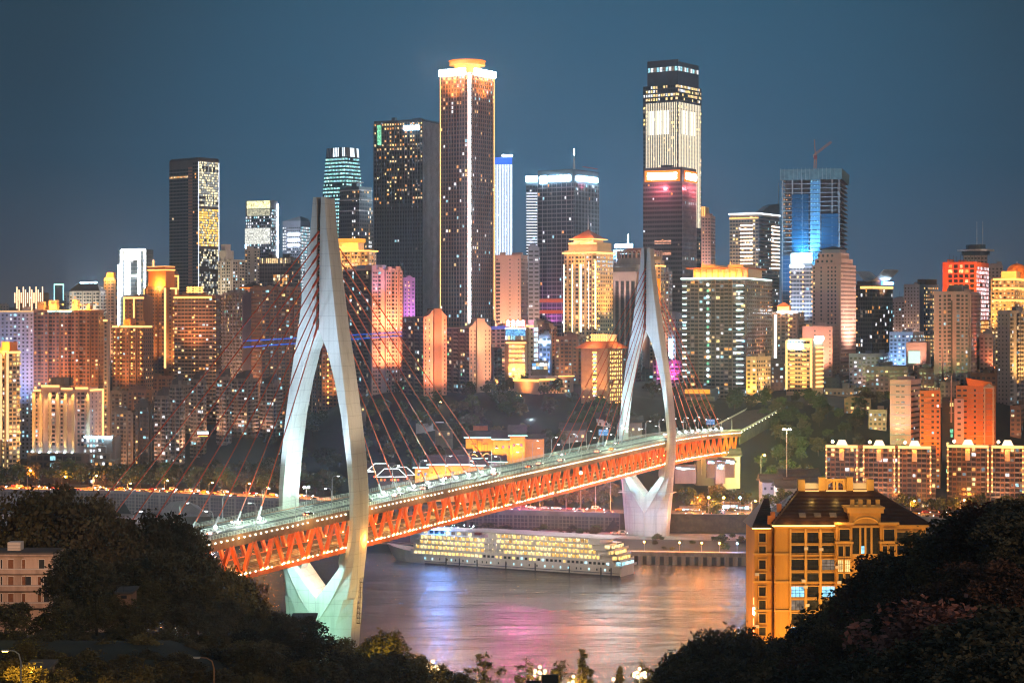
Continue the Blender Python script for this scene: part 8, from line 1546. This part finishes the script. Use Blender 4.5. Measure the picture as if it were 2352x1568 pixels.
# blue road signs on the bridge
E_SIGN = mat('blue_sign_face', (.03, .16, .42), .4, 0, .05)
for px, py, s_, a_, lab in ((1514, 1060, 392, -10.8, 'blue road sign with white writing beside the far pylon cables'), (1604, 976, SPAN+120, 8, 'blue road sign over the deck beyond the far pylon')):
    loc = bp_(s_, a_, DZ); r = thing('road_sign', lab, 'sign', loc, 0); h = 7.6; q = MB(); q.tube([(0, 0, 0), (0, 0, h)], .14, M_POLE, 6); q.build('post', r); q = MB(); q.box(-2.7, 2.9, -.12, .0, h-2.2, h+1.2, E_SIGN); q.build('panel', r)
    for t_, (tx, tz, sz) in (('200m', (-2.3, h-1.9, 1.1)), ('\u6e1d\u4e2d\u533a \u671d\u5929\u95e8', (-2.4, h+.1, .8)), ('\u2197', (1.7, h-1.9, 1.2))):
        cu = bpy.data.curves.new('sign_text', 'FONT'); cu.body = t_; cu.size = sz; cu.extrude = .01; o0 = bpy.data.objects.new('sign_text', cu); COL.objects.link(o0); bpy.context.view_layer.update(); me = bpy.data.meshes.new_from_object(o0.evaluated_get(bpy.context.evaluated_depsgraph_get())); bpy.data.objects.remove(o0); o = inst('sign_text', me, r); o['kind'] = 'stuff'; me.materials.clear(); o.location = (tx, -.15, tz); o.rotation_euler = (math.pi/2, 0, 0); me.materials.append(mat('sign_white', (.8, .8, .8), .6, 0, .02))
    lamp('POINT', 'sign_light', loc+Vector((0, -3, h)), 120, (.8, .9, 1), size=.2)
# hoarding along the hillside road, cable car, beams of the laser lights
hd_ = thing('site_hoarding', 'pale grey site hoarding running along the dark hillside', 'fence', (0, 0, 0))
for i, (px0, px1, yt, yb_) in enumerate(((955, 1000, 972, 985), (1000, 1020, 968, 985), (1020, 1062, 973, 985), (1090, 1130, 968, 980), (1150, 1195, 970, 980), (1210, 1240, 965, 978), (1270, 1320, 968, 979))):
    q = MB(); a, c = P(px0, yb_, 1400), P(px1, yb_, 1400); h = (yb_-yt)*1400/F; q.box(a.x, c.x, 1400, 1400.4, a.z-6, a.z+h, W_GREY); q.build('panel', hd_)
lamp('POINT', 'hoarding_light', P(1010, 965, 1392), 3000, (.7, .8, 1), size=1); lamp('POINT', 'hoarding_light', P(1220, 960, 1392), 3000, (.7, .8, 1), size=1)
cab = P(466, 1000, 1050); cc = thing('cable_car', 'lit cable car cabin crossing in front of the old balcony towers', 'cable car', cab, .15)
q = MB(); q.box(-3, 3, -1.3, 1.3, 0, .7, mat('cable_car_red', (.5, .08, .02), .5)); q.box(-3, 3, -1.3, 1.3, 2.2, 2.6, W_WHITE); [q.box(x, x+.2, -1.3, 1.3, .7, 2.2, W_WHITE) for x in (-3, -1.1, .9, 2.8)]; q.build('cabin', cc); q = MB(); q.box(-2.85, 2.85, -1.2, 1.2, .75, 2.15, emit('cabin_light', (.8, .93, 1), 3.0)); q.build('lit_windows', cc); q = MB(); q.tube([(0, 0, 2.6), (0, 0, 5.5)], .15, M_DARK, 5); q.build('hanger', cc); q = MB(); q.box(-2.6, 2.6, -1.32, -1.3, -.25, -.02, emit('cabin_orange_strip', (1, .3, .05), 4)); q.build('light_strip', cc)
q = MB(); q.tube([cab+Vector((-160, 210, 22)), cab+Vector((0, 0, 5.5)), cab+Vector((150, -200, 10))], .05, M_DARK, 4); o = q.build('carrying_cable'); tag(o, 'thin steel carrying cable holding up the cable car', 'cable')
mlz = bpy.data.materials.new('laser_light'); mlz.use_nodes = True; n = mlz.node_tree; n.nodes.clear(); em = N(n, 'ShaderNodeEmission'); em.inputs[0].default_value = (.02, .16, 1, 1); em.inputs[1].default_value = .75; tr = N(n, 'ShaderNodeBsdfTransparent'); mx = N(n, 'ShaderNodeMixShader'); mx.inputs[0].default_value = .55; o = N(n, 'ShaderNodeOutputMaterial'); n.links.new(tr.outputs[0], mx.inputs[1]); n.links.new(em.outputs[0], mx.inputs[2]); n.links.new(mx.outputs[0], o.inputs[0]); mlz.cycles.emission_sampling = 'NONE'
for p0, p1, lab in (((1168, 749, 1554), (560, 783, 1400), 'upper thin blue laser beam reaching left from the video wall'), ((1166, 753, 1554), (560, 797, 1400), 'lower thin blue laser beam reaching left from the video wall')):
    q = MB(); q.tube([P(*p0), P(*p1)], .42, mlz, 6); o = q.build('laser_beam'); tag(o, lab, 'light beam')
KM = [L_WHT, L_CYN, L_DIMC, L_WARM, room('bright_shop', (.65, .88, 1), 6)]
# shop lights along the upper street and under the bridge end
for i, (px, py, d, w, h, m) in enumerate(((1640, 948, 1440, 9, 3, E_COOL), (1668, 948, 1440, 7, 3, E_BLUE), (1700, 947, 1440, 8, 3, E_COOL), (1722, 940, 1450, 6, 4, E_COOL), (1845, 946, 1440, 10, 4, E_COOL), (1882, 944, 1440, 14, 4.5, E_WHITE), (1915, 945, 1440, 9, 4, E_COOL), (1575, 1075, 1240, 12, 1.2, E_COOL), (1640, 1062, 1250, 8, 2, E_PINK), (1668, 1062, 1250, 10, 2, E_COOL), (1655, 1075, 1235, 5, 3, E_TEAL), (1583, 1178, 1200, 10, 3, E_COOL), (1690, 1168, 1205, 16, 3, E_COOL), (1712, 1172, 1203, 8, 3, E_WHITE), (1720, 900, 1500, 5, 4, E_COOL), (1240, 845, 1540, 12, 5, room('video_wall_blue', (.15, .42, .85), 1.1)))):
    r = thing('shop_kiosk', 'small shop with a %s lit front, %s' % (('white', 'blue', 'cool white', 'tall white', 'broad white', 'very bright white', 'pale white', 'slanted white', 'pink', 'glaring white', 'teal', 'pale blue', 'long white', 'warm white', 'small white', 'blue video')[i], ('under the street trees by the columned hall', 'beside the blue hoarding on the upper street', 'where the approach road meets the street', 'at the street corner', 'under the trees on the upper street', 'behind the brightest street trees', 'next to the brick block', 'under the bridge truss', 'below the bridge end pier', 'beside the pink shop', 'below the pink shop', 'right of the far pylon foot', 'along the riverside road', 'at the riverside road corner', 'between the amber block and the trees', 'below the white block')[i]), 'shop', P(px, py+6, d))
    q = MB(); q.box(-w/2-.5, w/2+.5, .3, 6, -8, h+2.6, W_OLD); q.build('walls', r); q = MB(); [(q.box(-w/2+w*k_/4+.15, -w/2+w*(k_+1)/4-.15, 0, .25, 1+h*j_/2+.1, 1+h*(j_+1)/2-.1, KM[(i+k_+2*j_) % 5] if (k_+j_+i) % 4 else m)) for k_ in range(4) for j_ in range(2)]; q.build('lit_front', r)
    q = MB(); q.box(-w/2-.8, w/2+.8, -1.2, .29, h+1.1, h+1.4, W_DARK); q.build('canopy', r)
# pale slope on the river plaza
q = MB(); a = [P(365, 1186, 1236), P(484, 1186, 1226), P(455, 1160, 1240), P(425, 1148, 1246), P(392, 1152, 1250), P(372, 1170, 1248)]
q.v = [tuple(p) for p in a]+[tuple(p+Vector((0, 26, -14))) for p in a]; k = q.mi(M_CONC); q.f = [(0, 1, 2, 3, 4, 5)]+[(i, (i+1) % 6, 6+(i+1) % 6, 6+i) for i in range(6)]; q.m = [k]*7; o = q.build('stone_slope'); o['kind'] = 'structure'

for i, px in enumerate((1480, 1560, 1610, 1650, 1690)):
    p = Vector((PX(px, 1072), 1072, 0)); z = zq(p.x); r = thing('quay_lamp', ('short sodium lamp on the quay behind the ship stern', 'sodium quay lamp right of the far pylon foot', 'orange quay lamp above the round piles', 'orange quay lamp second from the ochre building', 'blue-white quay lamp nearest the ochre building')[i], 'street lamp', (p.x, shore(p.x)+1.2, z)); q = MB(); q.tube([(0, 0, 0), (0, 0, 5)], .1, M_POLE, 5); q.build('post', r); q = MB(); q.ball((0, 0, 5.2), .42, emit('quay_sodium', (1, .32, .04), 1900) if i < 4 else emit('quay_blue', (.20, .45, 1), 1500), 8, 5); q.build('globe', r)

for i in range(34):
    x = R.uniform(78, 190); v = R.uniform(-92, -4); plant(R.choice(mid), (x, ywall(x)+v, zq(x)-.4), R.uniform(2.2, 5.5), 'low green shrub on the quay verge right of the far pylon', 'shrubs on the quay verge', name='shrub', m=R.choice((F_GREEN, F_OLIVE)), wide=1.3)
for i in range(18):
    x = R.uniform(-20, 50); v = R.uniform(-30, -4); plant(R.choice(mid), (x, ywall(x)+v, zq(x)-.4), R.uniform(2.5, 6), 'shrub at the foot of the river wall behind the cruise ship', 'shrubs behind the cruise ship', name='shrub', m=R.choice((F_GREEN, F_OLIVE)), wide=1.3)
for px, py, d in ((1590, 1160, 1178), (1690, 1165, 1176), (1640, 1110, 1215), (1720, 1100, 1225), (1250, 1165, 1188), (1340, 1160, 1182), (1400, 1155, 1178)): lamp('POINT', 'garden_light', P(px, py, d), 15000, (1, .42, .08), size=.4)
for px, py, d in ((1610, 1085, 1225), (1660, 1080, 1225), (1760, 1120, 1200), (1580, 1190, 1172)): lamp('POINT', 'shop_light', P(px, py, d), 3500, (.45, .75, 1), size=.4)

for i in range(54):
    px, d = R.uniform(835, 1330), R.uniform(1300, 1475)
    if 1060 < px < 1260 and d < 1330: continue
    x = PX(px, d); plant(R.choice(mid), (x, d, gz(x, d)-.6), R.uniform(8, 13), 'bushy tree on the dark hillside around the old temple', 'trees around the temple', name='slope_tree', m=R.choice((F_GREEN, F_OLIVE, F_DARK)), wide=1.15)
nplant([(R.uniform(0, 720), R.uniform(1462, 1500), R.uniform(296, 318)) for i in range(24)]+[(R.uniform(0, 460), R.uniform(1500, 1540), R.uniform(262, 285)) for i in range(12)], 'low shadowed tree covering the foot of the knoll', 'trees at the foot of the knoll', (F_DARK, F_OLIVE), 1.15)

for i in range(16):
    px, d = R.uniform(1315, 1450), R.uniform(1366, 1392); x = PX(px, d); plant(R.choice(mid), (x, d, gz(x, d)-.6), R.uniform(9, 13), 'leafy tree at the foot of the square brick hotel', 'trees below the brick hotel', name='slope_tree', m=R.choice((F_GREEN, F_OLIVE)), wide=1.2)
for i in range(20):
    px, d = R.uniform(300, 700), R.uniform(1385, 1450); x = PX(px, d); plant(R.choice(mid), (x, d, gz(x, d)-.6), R.uniform(9, 14), 'shadowed tree between the riverside road and the old balcony towers', 'trees below the balcony towers', name='slope_tree', m=R.choice((F_GREEN, F_OLIVE, F_DARK)), wide=1.2)

first_mast = {}
for px, d, col_ in [(1152+22*i, 1192, 'pink') for i in range(5)]+[(1300+34*i, 1180, 'rose') for i in range(4)]+[(1628, 1164, 'orange'), (1662, 1163, 'orange'), (1700, 1162, 'blue')]:  # masts with bright globes added to throw coloured streaks on the river
    z0 = 17.0; x = PX(px, d); zl = 40 if col_ in ('pink', 'rose') else 27
    r = thing('floodlight_mast', {'pink': 'added pink floodlight mast behind the bridge truss, tinting the river', 'rose': 'added rose floodlight mast left of the far pylon, tinting the river', 'orange': 'added orange floodlight mast right of the far pylon, tinting the river', 'blue': 'added blue floodlight mast by the riverside shops, tinting the river'}[col_], 'street lamp', (x, d, z0), 0, col_+' floodlight masts added for the river streaks'); q = MB(); q.tube([(0, 0, -1), (0, 0, zl-z0)], .16, M_POLE, 6, .1); q.build('pole', r)
    q = MB(); q.ball((0, 0, zl-z0+.6), 1.15 if zl > 30 else .7, emit('mast_'+col_, {'pink': (1, .10, .62), 'rose': (1, .20, .10), 'orange': (1, .30, .03), 'blue': (.12, .40, 1)}[col_], 430 if zl > 30 else 900), 8, 5); q.build('added_flood_globe', r)

for i in range(30):
    px, d = R.uniform(585, 835), R.uniform(1300, 1500); x = PX(px, d); plant(R.choice(mid), (x, d, gz(x, d)-.6), R.uniform(8, 13), 'dark tree on the slope seen through the near pylon eye', 'trees behind the near pylon eye', name='slope_tree', m=R.choice((F_GREEN, F_OLIVE, F_DARK)), wide=1.2)
# ------------------------------------------------------------------ the evening haze over river and city
hz_m = bpy.data.materials.new('evening_haze'); hz_m.use_nodes = True; n = hz_m.node_tree; n.nodes.clear()
pv = N(n, 'ShaderNodeVolumePrincipled'); pv.inputs['Color'].default_value = (.58, .80, 1, 1); pv.inputs['Density'].default_value = HAZE; pv.inputs['Anisotropy'].default_value = .72
o = N(n, 'ShaderNodeOutputMaterial'); n.links.new(pv.outputs[0], o.inputs['Volume'])
q = MB(); q.box(-1700, 1700, -260, 3420, -8, 440, hz_m); o = q.build('haze'); o['kind'] = 'stuff'
cy.volume_bounces = 0
